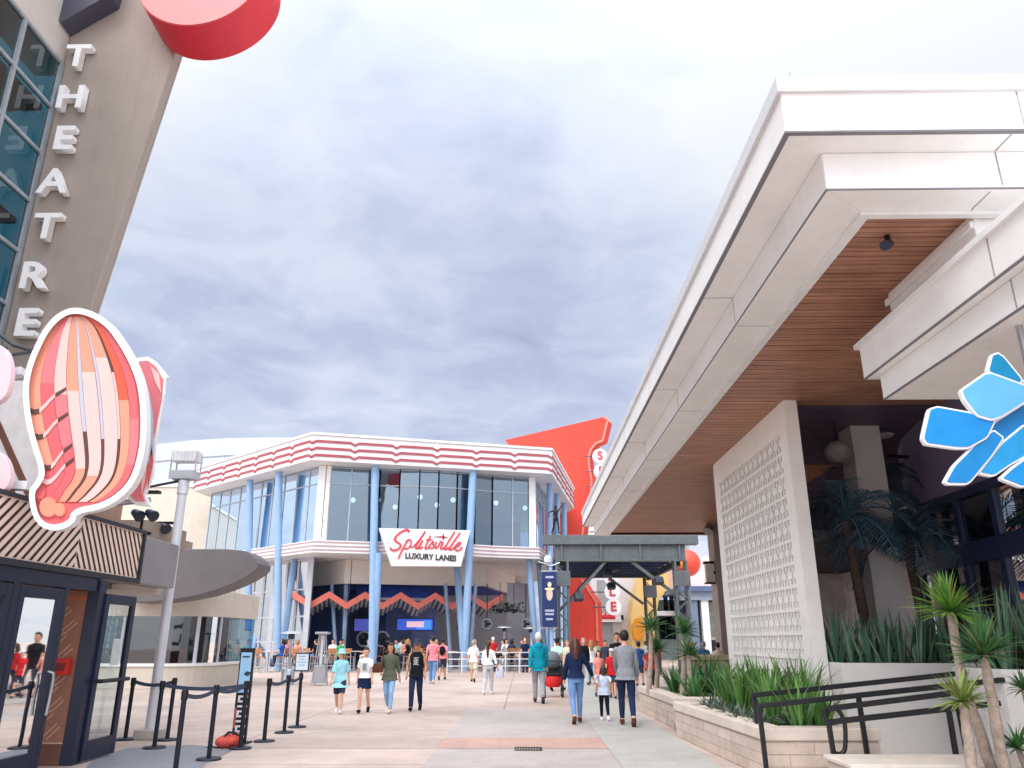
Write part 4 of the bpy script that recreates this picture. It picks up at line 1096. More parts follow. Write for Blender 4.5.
for k in range(4):
    a = R(20 + 90 * k); m_ = MB(); m_.obox((p.x + math.cos(a) * .55, p.y + math.sin(a) * .55, p.z - .02), (.8, .14, .015), a, R(8)); m_.build('blade', mat('dark fan blade', '2a2020', .5), t_)
for i, (u, v) in enumerate(((884, 436), (937, 457.5), (941, 480))):
    p = P(u, v, Z=5.57)
    if v > 470: p = P(u, v, Z=5.57)
    t_ = thing('ceiling_light', 'flat round white ceiling light ' + ('beside the pale column', 'next to the ceiling fan', 'behind the ceiling fan')[i], 'ceiling light', p, 'flat ceiling lights in the pavilion')
    m_ = MB(); m_.lathe((p.x, p.y, 5.55), [(.16, 0), (.19, .02), (.19, .045)], 20); m_.build('diffuser', mat('light diffuser', 'e8e4dc', .4), t_)
# white planter boxes on the ramp
WPL = mat('white planter', 'e6e3e0', .55, var=.04, stain=.07)
pb = thing('planter_box', 'tall white planter box full of snake plants beside the screen wall', 'planter', (5.6, 12.7, 0))
def planter(t, outline, h, wall=.1, soilz=None):
    m_ = MB(); n = len(outline); inn = inset(outline, wall)
    for i in range(n):
        a, b = outline[i], outline[(i + 1) % n]; c, d = inn[(i + 1) % n], inn[i]
        m_.hexa([(*a, 0), (*b, 0), (*c, 0), (*d, 0)], [(*a, h), (*b, h), (*c, h), (*d, h)])
    m_.build('wall', WPL, t, bevel=.012)
    m_ = MB(); m_.prism([(*p, h - .16) for p in inset(outline, wall + .002)], (0, 0, .06)); m_.build('soil', mat('dark soil', '2e2520', .95, var=.3, scale=9, bump=.6), t)
planter(pb, [(4.82, 12.55), (7.0, 12.35), (7.0, 13.6), (4.82, 13.6)], 1.27)
pb2 = thing('planter_box', 'curved white planter wall at the right edge behind the young yuccas', 'planter', (6.6, 10.4, 0))
planter(pb2, [(5.78, 10.55), (5.86, 10.2), (6.1, 9.98), (6.5, 9.9), (9.0, 9.9), (9.0, 11.6), (6.2, 11.6), (5.85, 11.3)], 1.26)
# black handrails of the ramp
def catmull3(pts, n=6):
    q = [Vector(p) for p in pts]; out = []
    for i in range(len(q) - 1):
        p0, p1, p2, p3 = q[max(i - 1, 0)], q[i], q[i + 1], q[min(i + 2, len(q) - 1)]
        out += [hermite(p1, p2, (p2 - p0) * .45, (p3 - p1) * .45, k / n) for k in range(n)]
    return out + [q[-1]]
def rail(lab, segs, posts, r=.028, extra=()):
    t = thing('handrail', lab, 'handrail', posts[0][0])
    for s in segs:
        m_ = MB(); m_.bar(*s, r * 1.7, r * 2.2); m_.build('rail', BLACKM, t, bevel=.006)
    for a, b in posts:
        m_ = MB(); m_.bar(a, b, r * 1.9, r * 1.9, (0, 1, 0)); m_.build('post', BLACKM, t, bevel=.006)
    for path in extra:
        m_ = MB(); m_.tube(path if len(path) < 4 else [tuple(q) for q in catmull3(path)], r * .9, 10); m_.build('rail_return', BLACKM, t, smooth=True)
def Q(u, v, Y): return P(u, v, Y=Y)
y1 = 10.2
a0, a1, b0, b1 = Q(760, 694.5, y1), Q(1030, 666, y1), Q(759, 706, y1 - .0), Q(1030, 677, y1)
f0 = Vector((b0.x + .02, y1, 0)); e0 = Q(754, 697, y1 + .75)
rail('longer black ramp handrail standing in front of the stone planter', [(Q(751, 695.5, y1 + .7), Q(1030, 666, y1 + .7)), (b0, b1)],
     [(f0, b0), (Vector((e0.x, y1 + .7, .2)), e0), (Vector((Q(861, 700, y1).x, y1 + .02, .12)), Q(858, 694, y1 + .02)), (Vector((Q(1010, 700, y1).x, y1 + .02, .12)), Q(1010, 678, y1 + .02))])
y2 = 9.9
c0, c1, d0, d1 = Q(826, 709, y2), Q(950, 693.5, y2), Q(826, 722.5, y2), Q(1000, 703, y2)
fl = lambda u: Vector((Q(u, 725, y2).x, y2, .10))
rail('shorter black ramp handrail with a looped end', [(c0, c1), (d0, d1)], [(fl(831), d0 + Vector((.03, 0, 0))), (fl(951), Q(948, 706, y2)), (fl(963), Q(957, 700, y2))],
     extra=[[c0, Q(834, 708, y2), Q(841, 714, y2), Q(845, 726, y2), Q(845, 748, y2), Q(840, 754, y2), Q(832, 752, y2)], [Q(824, 709, y2), Q(826, 722, y2)]])
kb = thing('low_wall', 'low pale stone kerb wall beneath the ramp handrails', 'wall', (5.0, 9.8, 0))
m_ = MB(); k0 = Q(826, 757, 9.75)
m_.box(k0.x, 9.0, 0, 9.5, 9.72, k0.z - .02); m_.build('body', mat('pale stone', 'cfc2b6', .8, var=.12, scale=3, bump=.3), kb, bevel=.015)
m_ = MB(); m_.box(k0.x - .03, 8.96, k0.z - .02, 9.5, 9.76, k0.z + .03); m_.build('capping', mat('pale stone cap', 'd9cfc4', .75, var=.1, scale=4, bump=.2), kb, bevel=.012)
sheet('path', [(3.6, 9.76), (9.4, 9.76), (9.4, 12.7), (3.6, 12.7)], .012, mat('ramp concrete', 'c4bdb6', .8, var=.06, bump=.2, stain=.1))
# stone planters beside the footpath
def stonemat():
    m = mat('split stone blocks', 'cfbfb2', .85, var=.12, scale=5, bump=.5, bscale=18, stain=.1)
    nt = m.node_tree; N = nt.nodes; L = nt.links; b = N['Principled BSDF']
    src = b.inputs['Base Color'].links[0].from_socket
    tc = N.new('ShaderNodeTexCoord'); sp_ = N.new('ShaderNodeSeparateXYZ'); L.new(tc.outputs['Object'], sp_.inputs[0])
    ad = N.new('ShaderNodeMath'); L.new(sp_.outputs[0], ad.inputs[0]); L.new(sp_.outputs[1], ad.inputs[1])
    cb = N.new('ShaderNodeCombineXYZ'); L.new(ad.outputs[0], cb.inputs[0]); L.new(sp_.outputs[2], cb.inputs[1])
    br = N.new('ShaderNodeTexBrick'); br.inputs['Scale'].default_value = 1; br.inputs['Brick Width'].default_value = .62; br.inputs['Row Height'].default_value = .135; br.inputs['Mortar Size'].default_value = .004; br.inputs['Mortar Smooth'].default_value = .3
    br.inputs['Color1'].default_value = (1.06, 1.06, 1.06, 1); br.inputs['Color2'].default_value = (.86, .84, .82, 1); br.inputs['Mortar'].default_value = (.55, .5, .47, 1)
    L.new(cb.outputs[0], br.inputs['Vector'])
    x = N.new('ShaderNodeMix'); x.data_type = 'RGBA'; x.blend_type = 'MULTIPLY'; x.inputs['Factor'].default_value = 1; L.new(src, x.inputs['A']); L.new(br.outputs['Color'], x.inputs['B']); L.new(x.outputs['Result'], b.inputs['Base Color'])
    bp0 = b.inputs['Normal'].links[0].from_node; bp = N.new('ShaderNodeBump'); bp.invert = True; bp.inputs['Strength'].default_value = .7; bp.inputs['Distance'].default_value = .012
    L.new(br.outputs['Fac'], bp.inputs['Height']); L.new(bp0.outputs[0], bp.inputs['Normal']); L.new(bp.outputs[0], b.inputs['Normal'])
    return m
STONE = stonemat(); CAPS = mat('stone coping', 'd6c8bb', .8, var=.1, scale=3, bump=.35, bscale=25, stain=.08); SOIL = mat('dark soil', '2e2520', .95)
def stone_planter(lab, outline, h, cap=.15, wall=.3):
    xs = sum(p[0] for p in outline) / len(outline); ys = sum(p[1] for p in outline) / len(outline)
    t = thing('stone_planter', lab, 'planter', (xs, ys, 0)); n = len(outline); inn = inset(outline, wall); o2 = inset(outline, -.02)
    m_ = MB(); k_ = MB()
    for i in range(n):
        a, b = outline[i], outline[(i + 1) % n]; c, d = inn[(i + 1) % n], inn[i]
        m_.hexa([(*a, 0), (*b, 0), (*c, 0), (*d, 0)], [(*a, h - cap), (*b, h - cap), (*c, h - cap), (*d, h - cap)])
        a, b = o2[i], o2[(i + 1) % n]
        k_.hexa([(*a, h - cap + .004), (*b, h - cap + .004), (*c, h - cap + .004), (*d, h - cap + .004)], [(*a, h), (*b, h), (*c, h), (*d, h)])
    m_.build('wall', STONE, t, bevel=.012); k_.build('coping', CAPS, t, bevel=.018)
    m_ = MB(); m_.prism([(*p, h - .24) for p in inset(outline, wall + .002)], (0, 0, .14)); m_.build('soil', SOIL, t)
    return t
stone_planter('near pale stone planter full of strap-leaved plants', [(2.95, 10.4), (4.35, 10.4), (4.5, 12.9), (4.5, 14.8), (2.66, 14.8)], .57)
stone_planter('pale stone planter with dracaena trunks behind the nearer planter', [(2.84, 15.7), (4.5, 15.7), (4.5, 19.8), (2.74, 19.8)], .57)
sw = thing('seat_wall', 'brown stone seat wall before the far taupe pillar', 'wall', (5.8, 21, 0))
m_ = MB(); q0, q1 = P(689, 690, Y=20.6), P(738, 690, Y=20.6); m_.box(q0.x, 20.6, 0, q1.x + 1.5, 21.4, 1.12); m_.build('body', mat('brown split stone', 'a58972', .85, var=.2, scale=4, bump=.6, bscale=14), sw, bevel=.02)
m_ = MB(); m_.box(q0.x - .04, 20.56, 1.122, q1.x + 1.5, 21.44, 1.24); m_.build('capping', mat('brown stone cap', 'b39a84', .8, var=.1), sw, bevel=.015)
gr_ = thing('drain_grate', 'dark recessed vent in the gap between the two stone planters', 'grate', (2.9, 15.25, 0))
m_ = MB(); m_.box(2.78, 14.86, .012, 3.3, 15.64, .12); m_.build('frame', mat('grey concrete', '8f8a86', .8), gr_); m_ = MB()
for k in range(5): m_.box(2.80 + k * .09, 14.95, .121, 2.84 + k * .09, 15.5, .135)
m_.build('grille', BLACKM, gr_)
# blue cut-out sign hanging at the right
def zb(pts): return [(900 + x * .2084, 340 + y * .2084) for x, y in pts]
YS = 6.5
bs = thing('bird_sign', 'bright blue layered cut-out sign with white edging at the right edge', 'sign', P(985, 430, Y=YS))
pcs = [([(375, 470), (450, 395), (600, 300), (760, 330), (780, 470), (640, 500), (480, 500)], '1078bc', 0),
       ([(375, 640), (490, 490), (600, 400), (650, 500), (600, 560), (530, 600), (450, 655)], '1f93d2', .02),
       ([(215, 680), (260, 600), (380, 480), (450, 430), (500, 470), (440, 560), (330, 693), (230, 692)], '0f80c4', .04),
       ([(140, 330), (180, 318), (330, 345), (460, 385), (420, 470), (330, 520), (270, 520), (125, 500), (108, 470)], '1489d4', .06),
       ([(480, 665), (540, 610), (640, 540), (760, 560), (740, 680), (590, 708)], '1489d4', .05),
       ([(420, 150), (440, 70), (470, 60), (500, 80), (590, 190), (560, 240), (480, 200)], '0f86b8', .05),
       ([(290, 240), (420, 150), (600, 215), (680, 250), (600, 300), (490, 370), (440, 385), (370, 365), (310, 290)], '62b2e6', .09),
       ([(600, 190), (720, 90), (800, 120), (820, 220), (700, 300), (610, 280)], '2a98d8', .075),
       ([(690, 330), (850, 300), (930, 340), (920, 430), (800, 480), (690, 440)], '1489d4', .07)]
WE = mat('white sign edging', 'eef0f2', .45, var=.03)
for i, (poly, colr, dd) in enumerate(pcs):
    pl = smooth_poly(zb(poly), 1, .1)
    ou = [P(u, v, Y=YS - dd) for u, v in inset(pl, -.4)]; inn = [P(u, v, Y=YS - dd - .0) for u, v in inset(pl, 1.5)]
    m_ = MB(); m_.prism(ou, (0, .05, 0)); bk_ = m_.build('feather', WE, bs)
    m_ = MB(); m_.prism(inn, (0, -.008, 0)); m_.build('face', mat('sign blue ' + colr, colr, .4, var=.1, scale=5), bk_)
m_ = MB(); q = P(1040, 420, Y=YS + .06); m_.tube([(q.x, q.y, q.z), (q.x, q.y, 4.33)], .03, 8); m_.tube([(q.x, q.y + .02, 3.9), (q.x + .3, q.y + .3, 4.33)], .02, 8); m_.build('bracket', STEEL, bs)
# ------------------------------------------------------------------ theatre at the upper left
th = thing('theatre_building', 'tall taupe theatre fin with white THEATRE letters, teal glass wall and red disc', 'building', (-10, 16, 0))
YT = 16.0
TAUPE = mat('taupe render', 'a3978e', .8, var=.05, scale=1.5, bump=.12, bscale=50, stain=.08, streak=.12)
e0, e1 = P(176, 51, Y=YT), P(92, 305, Y=YT); de = (e1 - e0) / (e0.z - e1.z)
e2 = e1 + de * (e1.z - 3.0); et = e0 - de * 2.6
m_ = MB(); m_.prism([(-11.75, YT, 2.5), (e2.x, YT, 3.0), (et.x, YT, et.z), (-11.75, YT, et.z)], (0, .3, 0)); fin = m_.build('fin_wall', TAUPE, th, bevel=.03)
m_ = MB(); m_.prism([(e2.x - .06, YT + .3, 3.0), (e2.x, YT + .3, 3.0), (et.x, YT + .3, et.z), (et.x - .06, YT + .3, et.z)], (0, .04, 0)); m_.build('edge_trim', mat('pale edge trim', 'b3aaa4', .6), fin)
LW = mat('white sign letters', 'fbfbfb', .4, var=.03)
for ch, u, v in (('T', 79, 59), ('H', 72, 100), ('E', 65, 141), ('A', 55, 184), ('T', 48, 229), ('R', 34.5, 278), ('E', 27.5, 325)):
    p = P(u, v, Y=YT - .14); sz = .92
    put_text('letter', ch, sz, .2, LW, th, Matrix.Translation(p), bold=.022, sx=1.1)
# glass wall running towards us
GX = -11.75; zg = 15.55
m_ = MB(); m_.quad((GX, 1, 3), (GX, YT - .1, 3), (GX, YT - .1, zg), (GX, 1, zg)); gw_ = m_.build('window', GL_TEAL, th)
m_ = MB()
for k in range(11): y = YT - .12 - k * 1.5; m_.box(GX - .05, y - .05, 3, GX + .07, y + .05, zg)
for k in range(10): z = zg - k * 1.34; m_.box(GX - .05, 1, z - .04, GX + .06, YT - .1, z + .04)
m_.build('frame', mat('pale silver mullion', 'aab4bb', .4, .3), gw_)
m_ = MB(); m_.box(GX - 3.0, 1, 0, GX - 2.9, YT, zg); m_.build('interior_wall', mat('dim teal interior', '1c3540', .8, var=.3, scale=.6), th)
m_ = MB()
for k in range(4): m_.box(GX - 2.9, 1, 4.6 + k * 3.2, GX - .3, YT, 4.75 + k * 3.2)
m_.build('floor_edge', mat('dim floor edge', '55666c', .7), th)
m_ = MB(); m_.box(GX - 1, 1, zg + .06, GX - .02, YT + .4, et.z); m_.build('upper_wall', mat('pale panel wall', 'cfc9c2', .6, var=.04), th, bevel=.02)
a = P(62, 24, Y=YT - .2)
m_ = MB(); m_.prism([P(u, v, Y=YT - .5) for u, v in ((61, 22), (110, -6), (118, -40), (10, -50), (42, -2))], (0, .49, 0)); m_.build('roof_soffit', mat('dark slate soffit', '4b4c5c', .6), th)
# big red disc
dc = P(201, -25, Y=15.1); ax = (Vector((0.06, 1, -.02))).normalized()
sx_ = ax.cross(Vector((0, 0, 1))).normalized(); sz_ = sx_.cross(ax)
rd = 1.64
m_ = MB(); n = 64
r0 = [dc + (sx_ * math.cos(2 * math.pi * k / n) + sz_ * math.sin(2 * math.pi * k / n)) * rd for k in range(n)]; dep = ax * .62 + sx_ * .24 + Vector((0, 0, -.5))
m_.loft([r0, [p + dep for p in r0]]); ds = m_.build('disc', mat('red disc side', 'd23440', .45, var=.06, stain=.1), th, smooth=True)
m_ = MB(); m_.loft([[dc + (p - dc) * .985 - ax * .02 for p in r0], [dc + (p - dc) * .985 - ax * .001 for p in r0]]); m_.build('disc_face', mat('coral disc face', 'e57e7e', .45, var=.04), ds)
# ------------------------------------------------------------------ shop at the lower left
sh = thing('corner_shop', 'shop with chevron-striped fascia, dark framed glass doors and brown tiled porch', 'building', (-6.1, 10.5, 0))
XS = -6.1
HZ = 2.42
def stripes(name, y0, y1, z0, z1, x, ang, parent, colr, wd=.038, pitch=.112, mirror=False):
    """slanting slats over one bay, clipped to the bay's outline"""
    m_ = MB(); H_ = z1 - z0; k = -H_ / math.tan(ang); sgn = -1 if mirror else 1
    Wd = y1 - y0; run = H_ / math.tan(ang); t = -run
    while t < Wd:
        poly = [(t, 0), (t + wd / math.sin(ang), 0), (t + wd / math.sin(ang) + run, H_), (t + run, H_)]
        out = poly
        for lim, s in ((0, 1), (Wd, -1)):
            q = []
            for i in range(len(out)):
                p0, p1 = out[i], out[(i + 1) % len(out)]; i0, i1 = (p0[0] - lim) * s >= 0, (p1[0] - lim) * s >= 0
                if i0: q.append(p0)
                if i0 != i1:
                    f_ = (lim - p0[0]) / (p1[0] - p0[0]); q.append((lim, p0[1] + (p1[1] - p0[1]) * f_))
            out = q
            if not out: break
        if len(out) > 2:
            m_.prism([(x, (y0 + a if not mirror else y1 - a), z0 + b) for a, b in out], (.005, 0, 0))
        t += pitch / math.sin(ang)
    return m_.build(name, colr, parent)
PINKW = mat('pale pink board', 'f4dccd', .6, var=.05); BRN = mat('dark brown slat', '38261f', .6, var=.15, scale=6)
m_ = MB(); m_.box(XS - .6, 6.5, 2.52, XS, 12.38, 3.22); fs_ = m_.build('fascia', PINKW, sh)
stripes('slat', 10.62, 12.36, 2.54, 3.20, XS + .001, R(54), fs_, BRN, mirror=True)
stripes('slat', 8.2, 10.6, 2.54, 3.20, XS + .001, R(45), fs_, BRN)
stripes('slat', 6.5, 8.18, 2.54, 3.20, XS + .001, R(45), fs_, BRN, mirror=True)
m_ = MB(); m_.box(XS - .62, 6.5, 3.22, XS + .04, 12.44, 3.27); m_.box(XS - .62, 6.5, 2.44, XS + .04, 12.44, 2.518); m_.box(XS - .1, 12.38, 2.52, XS + .04, 12.44, 3.22); m_.build('fascia_frame', mat('dark slate trim', '2b2e36', .5), fs_)
# taller striped sign wall set back above the fascia
m_ = MB(); m_.box(-10.5, 11.0, 3.3, -6.75, 11.25, 5.35); up_ = m_.build('upper_wall', mat('pale grey board', 'd5d0d0', .6), sh)
m_ = MB()
for k in range(26):
    x = -10.4 + k * .24; pts4 = [(x, 3.32), (x + .11, 3.32), (x + .11 - 1.3, 5.34), (x - 1.3, 5.34)]
    if k % 26 and x - 1.3 > -10.5 and x + .11 < -6.75: m_.prism([(a_, 10.999, b_) for a_, b_ in pts4], (0, -.012, 0))
m_.build('slat', mat('walnut slat', '6a4434', .6, var=.2), up_)
m_ = MB(); m_.box(-7.6, 11.3, 3.22, -6.4, 12.2, 4.0); m_.build('roof_box', mat('tan roof box', 'a98a76', .7), sh)
# frame, doors, tiled end wall of the porch
m_ = MB(); m_.box(XS - .25, 6.5, HZ - .16, XS, 11.32, HZ + .02); m_.box(XS - .16, 10.50, 0, XS + .005, 10.58, HZ - .16); m_.box(XS - .14, 11.31, 0, XS + .03, 11.5, HZ); m_.box(XS - .16, 9.42, 0, XS, 9.55, HZ - .16); m_.box(XS - .16, 8.42, 0, XS, 8.5, HZ - .16); m_.build('door_frame', NAVYM, sh, bevel=.006)
TILE = mat('brown porch tile', '9c6c58', .55, var=.1, scale=5)
m_ = MB(); m_.box(-7.8, 11.33, 0, XS - .14, 11.45, HZ); tl = m_.build('tiled_wall', TILE, sh)
m_ = MB(); rng2 = 0
for i in range(8):
    for j in range(12):
        cx, cz = -7.75 + i * .22 + (j % 2) * .11, .42 + j * .17
        if cz > 2.05 or cx > XS - .3: continue
        a = R(45) if (i + j) % 2 else R(-45)
        for o in (-.03, .03):
            m_.obox((cx + o * math.sin(a), 11.3275, cz + o * math.cos(a)), (.22, .004, .012), 0, 0, a)
m_.build('tile_line', mat('pale tile line', 'd3b3a3', .6), tl)
m_ = MB(); m_.box(-7.8, 11.31, .27, XS - .14, 11.328, .285); m_.build('tile_band', mat('pale tile line', 'd3b3a3'), tl); m_ = MB(); m_.box(-7.8, 11.31, 2.14, XS - .14, 11.328, 2.2); m_.build('tile_band', mat('copper band', 'b5694a', .5), tl)
m_ = MB(); m_.box(-7.8, 11.30, 0, XS - .14, 11.3285, .268); m_.build('skirting', mat('brown skirting', '6e4a3e', .6), tl)
bx = thing('wall_box', 'small red call box on the brown tiled porch wall', 'call box', (-6.42, 11.3, 1.15))
m_ = MB(); m_.box(-6.5, 11.22, 1.14, -6.3, 11.325, 1.36); m_.build('body', REDP, bx, bevel=.01); m_ = MB(); m_.box(-6.46, 11.21, 1.2, -6.34, 11.22, 1.3); m_.build('panel', mat('dark red panel', '7a1a1a', .4), bx)
def door(x, y0, y1, z1=2.24, pull=False, bar=False, lab=None, side=1):
    m_ = MB(); t = .055
    m_.box(x - t, y0, .03, x, y0 + .11, z1); m_.box(x - t, y1 - .11, .03, x, y1, z1); m_.box(x - t, y0 + .11, .03, x, y1 - .11, .28); m_.box(x - t, y0 + .11, z1 - .14, x, y1 - .11, z1)
    d = m_.build('door', NAVYM, sh, bevel=.006, label=lab)
    m_ = MB(); m_.quad((x - t / 2, y0 + .11, .28), (x - t / 2, y1 - .11, .28), (x - t / 2, y1 - .11, z1 - .14), (x - t / 2, y0 + .11, z1 - .14)); m_.build('glass', GL_CLEAR, d)
    if pull:
        m_ = MB()
        for xx in (x + .07, x - .13): m_.tube([(x - .02, y1 - .06, 1.22), (xx, y1 - .06, 1.2), (xx, y1 - .04, 1.12), (xx, y1 - .05, .85), (xx - .01, y1 - .05, .7)], .018, 8)
        m_.build('handle', STEEL, d, smooth=True)
    if bar:
        m_ = MB(); m_.tube([(x + .005, y0 + .05, 1.05), (x + .08, y0 + .05, 1.05), (x + .08, y1 - .06, 1.05), (x + .005, y1 - .06, 1.05)], .028, 8); m_.build('push_bar', BLACKM, d, smooth=True)
        m_ = MB(); m_.box(x - t / 2 + .002, y0 + .42, 1.25, x - t / 2 + .006, y0 + .66, 1.62); m_.build('notice', mat('grey paper notice', 'c9ccd0', .7), d)
door(XS, 9.56, 10.50, pull=True); door(XS, 8.51, 9.41, pull=True)
door(XS + .06, 11.48, 12.38, bar=True, lab='door leaf folded open past the porch wall')
m_ = MB(); m_.box(-12, 6.5, 2.3, XS - .2, 11.3, 2.4); m_.build('interior_ceiling', mat('pale interior', 'b9b0a8', .8), sh)
m_ = MB(); m_.box(-9.6, 6.5, 0, -9.5, 11.32, 2.3); m_.build('interior_wall', mat('pale shop interior wall', 'a9a49f', .8, var=.3, scale=1.2), sh)
m_ = MB(); m_.box(-9.2, 9.2, 0, -8.4, 10.6, 1.0); m_.box(-9.3, 9.0, 1.3, -8.9, 10.8, 1.5); m_.build('shelf', mat('shop shelf', '7d8a94', .6), sh)
m_ = MB(); m_.box(-8.7, 9.6, 1.5, -8.5, 10.0, 2.0); m_.build('display', REDP, sh)
# grey metal side canopy of the shop
m_ = MB(); m_.box(-8.0, 12.45, 2.47, -6.2, 14.0, 3.22); m_.build('side_canopy', GREYP, sh, bevel=.015)
m_ = MB(); m_.box(-9.2, 12.45, 2.36, -6.5, 14.2, 2.468); m_.build('canopy_soffit', CREAM, sh)
m_ = MB(); m_.box(-9.0, 14.0, 3.3, -6.8, 15.6, 3.68); m_.build('roof_box', mat('taupe roof box', '97877c', .7), sh)
# shell signs
def z2(pts): return [(10 + x * .166, 300 + y * .166) for x, y in pts]
def z3(pts): return [(10 + x * .1693, 410 + y * .1693) for x, y in pts]
YSH = 9.1
she = thing('shell_sign', 'large cut-out seashell sign in coral, salmon and pale pink with thick white edge', 'sign', P(90, 530, Y=YSH))
def S_(u, v, d): return P(u, v, Y=YSH - d)
out = [(0 + x * .3385, 280 + y * .3385) for x, y in [(97, 205), (128, 142), (170, 96), (220, 78), (280, 93), (332, 130), (372, 190), (402, 245), (425, 310), (434, 400), (430, 500), (405, 590), (362, 642), (300, 678), (226, 690), (222, 715), (192, 735), (152, 742), (115, 727), (92, 690), (82, 622), (108, 592), (118, 562), (90, 480), (72, 400), (66, 320), (76, 260)]]
out = smooth_poly(out, 2)
m_ = MB(); m_.prism([S_(u, v, 0) for u, v in out], (0, .13, 0)); bk_ = m_.build('backing', WE if False else mat('white sign edging', 'eef0f2', .45, var=.03), she, bevel=.012)
SHC = {n: mat('shell ' + n, c, .45, var=.03) for n, c in dict(coral='d9656a', salmon='e89a80', pale='efc2bc', brown='5a3f36', grey='bdc0d0', orange='dc5a40', rose='dd7a80').items()}
base = inset(out, 6.0)
m_ = MB(); m_.prism([S_(u, v, .0) for u, v in base], (0, -.012, 0)); m_.build('shell_face', SHC['coral'], she)
rim = MB(); n = len(out)
for i in range(n):
    a, b, c, d = out[i], out[(i + 1) % n], base[(i + 1) % n], base[i]
    rim.hexa([S_(*a, 0.001), S_(*b, 0.001), S_(*c, 0.001), S_(*d, 0.001)], [S_(*a, .1), S_(*b, .1), S_(*c, .1), S_(*d, .1)])
rim.build('rim', mat('white sign edging', 'eef0f2'), she)
def edge_x(v):
    xs = []
    for i in range(len(base)):
        (xa, va), (xb, vb) = base[i], base[(i + 1) % len(base)]
        if (va - v) * (vb - v) <= 0 and va != vb: xs.append(xa + (xb - xa) * (v - va) / (vb - va))
    return (min(xs), max(xs)) if xs else None
def rib_x(s, v):
    l, r = edge_x(v); return l + (r - l) * s
# ribs run from the hinge at the top to the knob below, each in two or three paint colours
RIBS = [(.00, .11, ('salmon', 'salmon', 'coral'), (.50, .80)), (.115, .235, ('rose', 'coral', 'coral'), (.36, .72)), (.24, .35, ('pale', 'rose', 'coral'), (.42, .70)), (.355, .46, ('salmon', 'pale', 'salmon'), (.40, .82)),
        (.465, .50, ('grey', 'grey', 'brown'), (.30, .62)), (.505, .63, ('salmon', 'pale', 'salmon'), (.30, .86)), (.635, .66, ('grey', 'grey', 'brown'), (.40, .66)), (.665, .79, ('salmon', 'pale', 'pale'), (.22, .70)),
        (.795, .815, ('brown', 'pale', 'brown'), (.30, .66)), (.82, .905, ('orange', 'salmon', 'salmon'), (.45, .80)), (.91, .99, ('coral', 'rose', 'coral'), (.55, .8))]
v_top, v_bot = min(q[1] for q in base) + 3.5, 502.0
for k, (s0, s1, cols, cuts) in enumerate(RIBS):
    for j, (f0, f1) in enumerate(((0, cuts[0]), cuts, (cuts[1], 1))):
        vs_ = [v_top + (v_bot - v_top) * (f0 + (f1 - f0) * q / 12) for q in range(13)]
        tilt_ = lambda v, s: v + 16 * (s - .5) * (1 - abs(2 * (v - v_top) / (v_bot - v_top) - 1))
        pl = [(rib_x(s0, v), v) for v in vs_] + [(rib_x(s1, v), v) for v in reversed(vs_)]
        m_ = MB(); m_.prism([S_(u, v, .012) for u, v in pl], (0, -.013 - .003 * (k % 3) - .0007 * j, 0)); m_.build('shell_band', SHC[cols[j]], she)
# dark gaps and pale flashes that cross the ribs on the left, sweeping up to the right
for i, (va, cn_) in enumerate(((408, 'brown'), (433, 'brown'), (464, 'brown'), (478, 'pale'))):
    up_ = [(rib_x(.0 + q * .05, va - 22 * (q / 7) ** 2), va - 22 * (q / 7) ** 2 + 3 * math.sin(q)) for q in range(8)]; pl = up_ + [(x, y + 5.5 - .4 * q) for q, (x, y) in reversed(list(enumerate(up_)))]
    m_ = MB(); m_.prism([S_(u, v, .012) for u, v in pl[:3] + pl[-3:]], (0, -.026 - .001 * i, 0)); m_.build('shell_band', SHC[cn_], she)
    m_ = MB(); m_.prism([S_(u, v, .012) for u, v in pl[2:6] + pl[-6:-2]], (0, -.028 - .001 * i, 0)); m_.build('shell_band', SHC['pale'], she)
    m_ = MB(); m_.prism([S_(u, v, .012) for u, v in pl[5:-5]], (0, -.030 - .001 * i, 0)); m_.build('shell_band', SHC['brown'], she)
for j, (c, rx, ry, cn_) in enumerate((((185, 485), 35, 45, 'coral'), ((235, 575), 50, 58, 'salmon'), ((300, 590), 32, 40, 'salmon'))):
    pl = z3([(c[0] + rx * math.cos(k * math.pi / 12), c[1] + ry * math.sin(k * math.pi / 12)) for k in range(24)])
    m_ = MB(); m_.prism([S_(u, v, .012) for u, v in pl], (0, -.034 - j * .003, 0)); m_.build('shell_knob', SHC[cn_], she)
m_ = MB()
for (u0, v0, u1, v1) in ((-12, 377, 24, 372), (-12, 485, 30, 486)): m_.bar(S_(u0, v0, -.1), S_(u1, v1, -.1), .14, .1)
m_.build('bracket', mat('white sign edging', 'eef0f2'), she)
YS2 = 9.95
sh2 = thing('shell_sign', 'narrower coral and pink shell sign standing behind the large shell', 'sign', P(145, 500, Y=YS2))
o2 = z2([(700, 400), (760, 348), (830, 340), (880, 372), (955, 462), (938, 478), (930, 560), (905, 700)]) + z3([(860, 200), (845, 380), (800, 500), (832, 572), (740, 560), (672, 503), (690, 380), (700, 100)])
i2 = z2([(735, 420), (785, 372), (835, 368), (880, 402), (925, 480), (915, 600), (890, 720)]) + z3([(850, 180), (830, 360), (785, 500), (800, 540), (745, 538), (700, 495), (720, 380), (730, 100)])
m_ = MB(); m_.prism([P(u, v, Y=YS2) for u, v in o2], (0, .05, 0)); m_.build('backing', mat('white sign edging', 'eef0f2'), sh2, bevel=.01)
m_ = MB(); m_.prism([P(u, v, Y=YS2) for u, v in i2], (0, -.02, 0)); m_.build('shell_face', SHC['rose'], sh2)
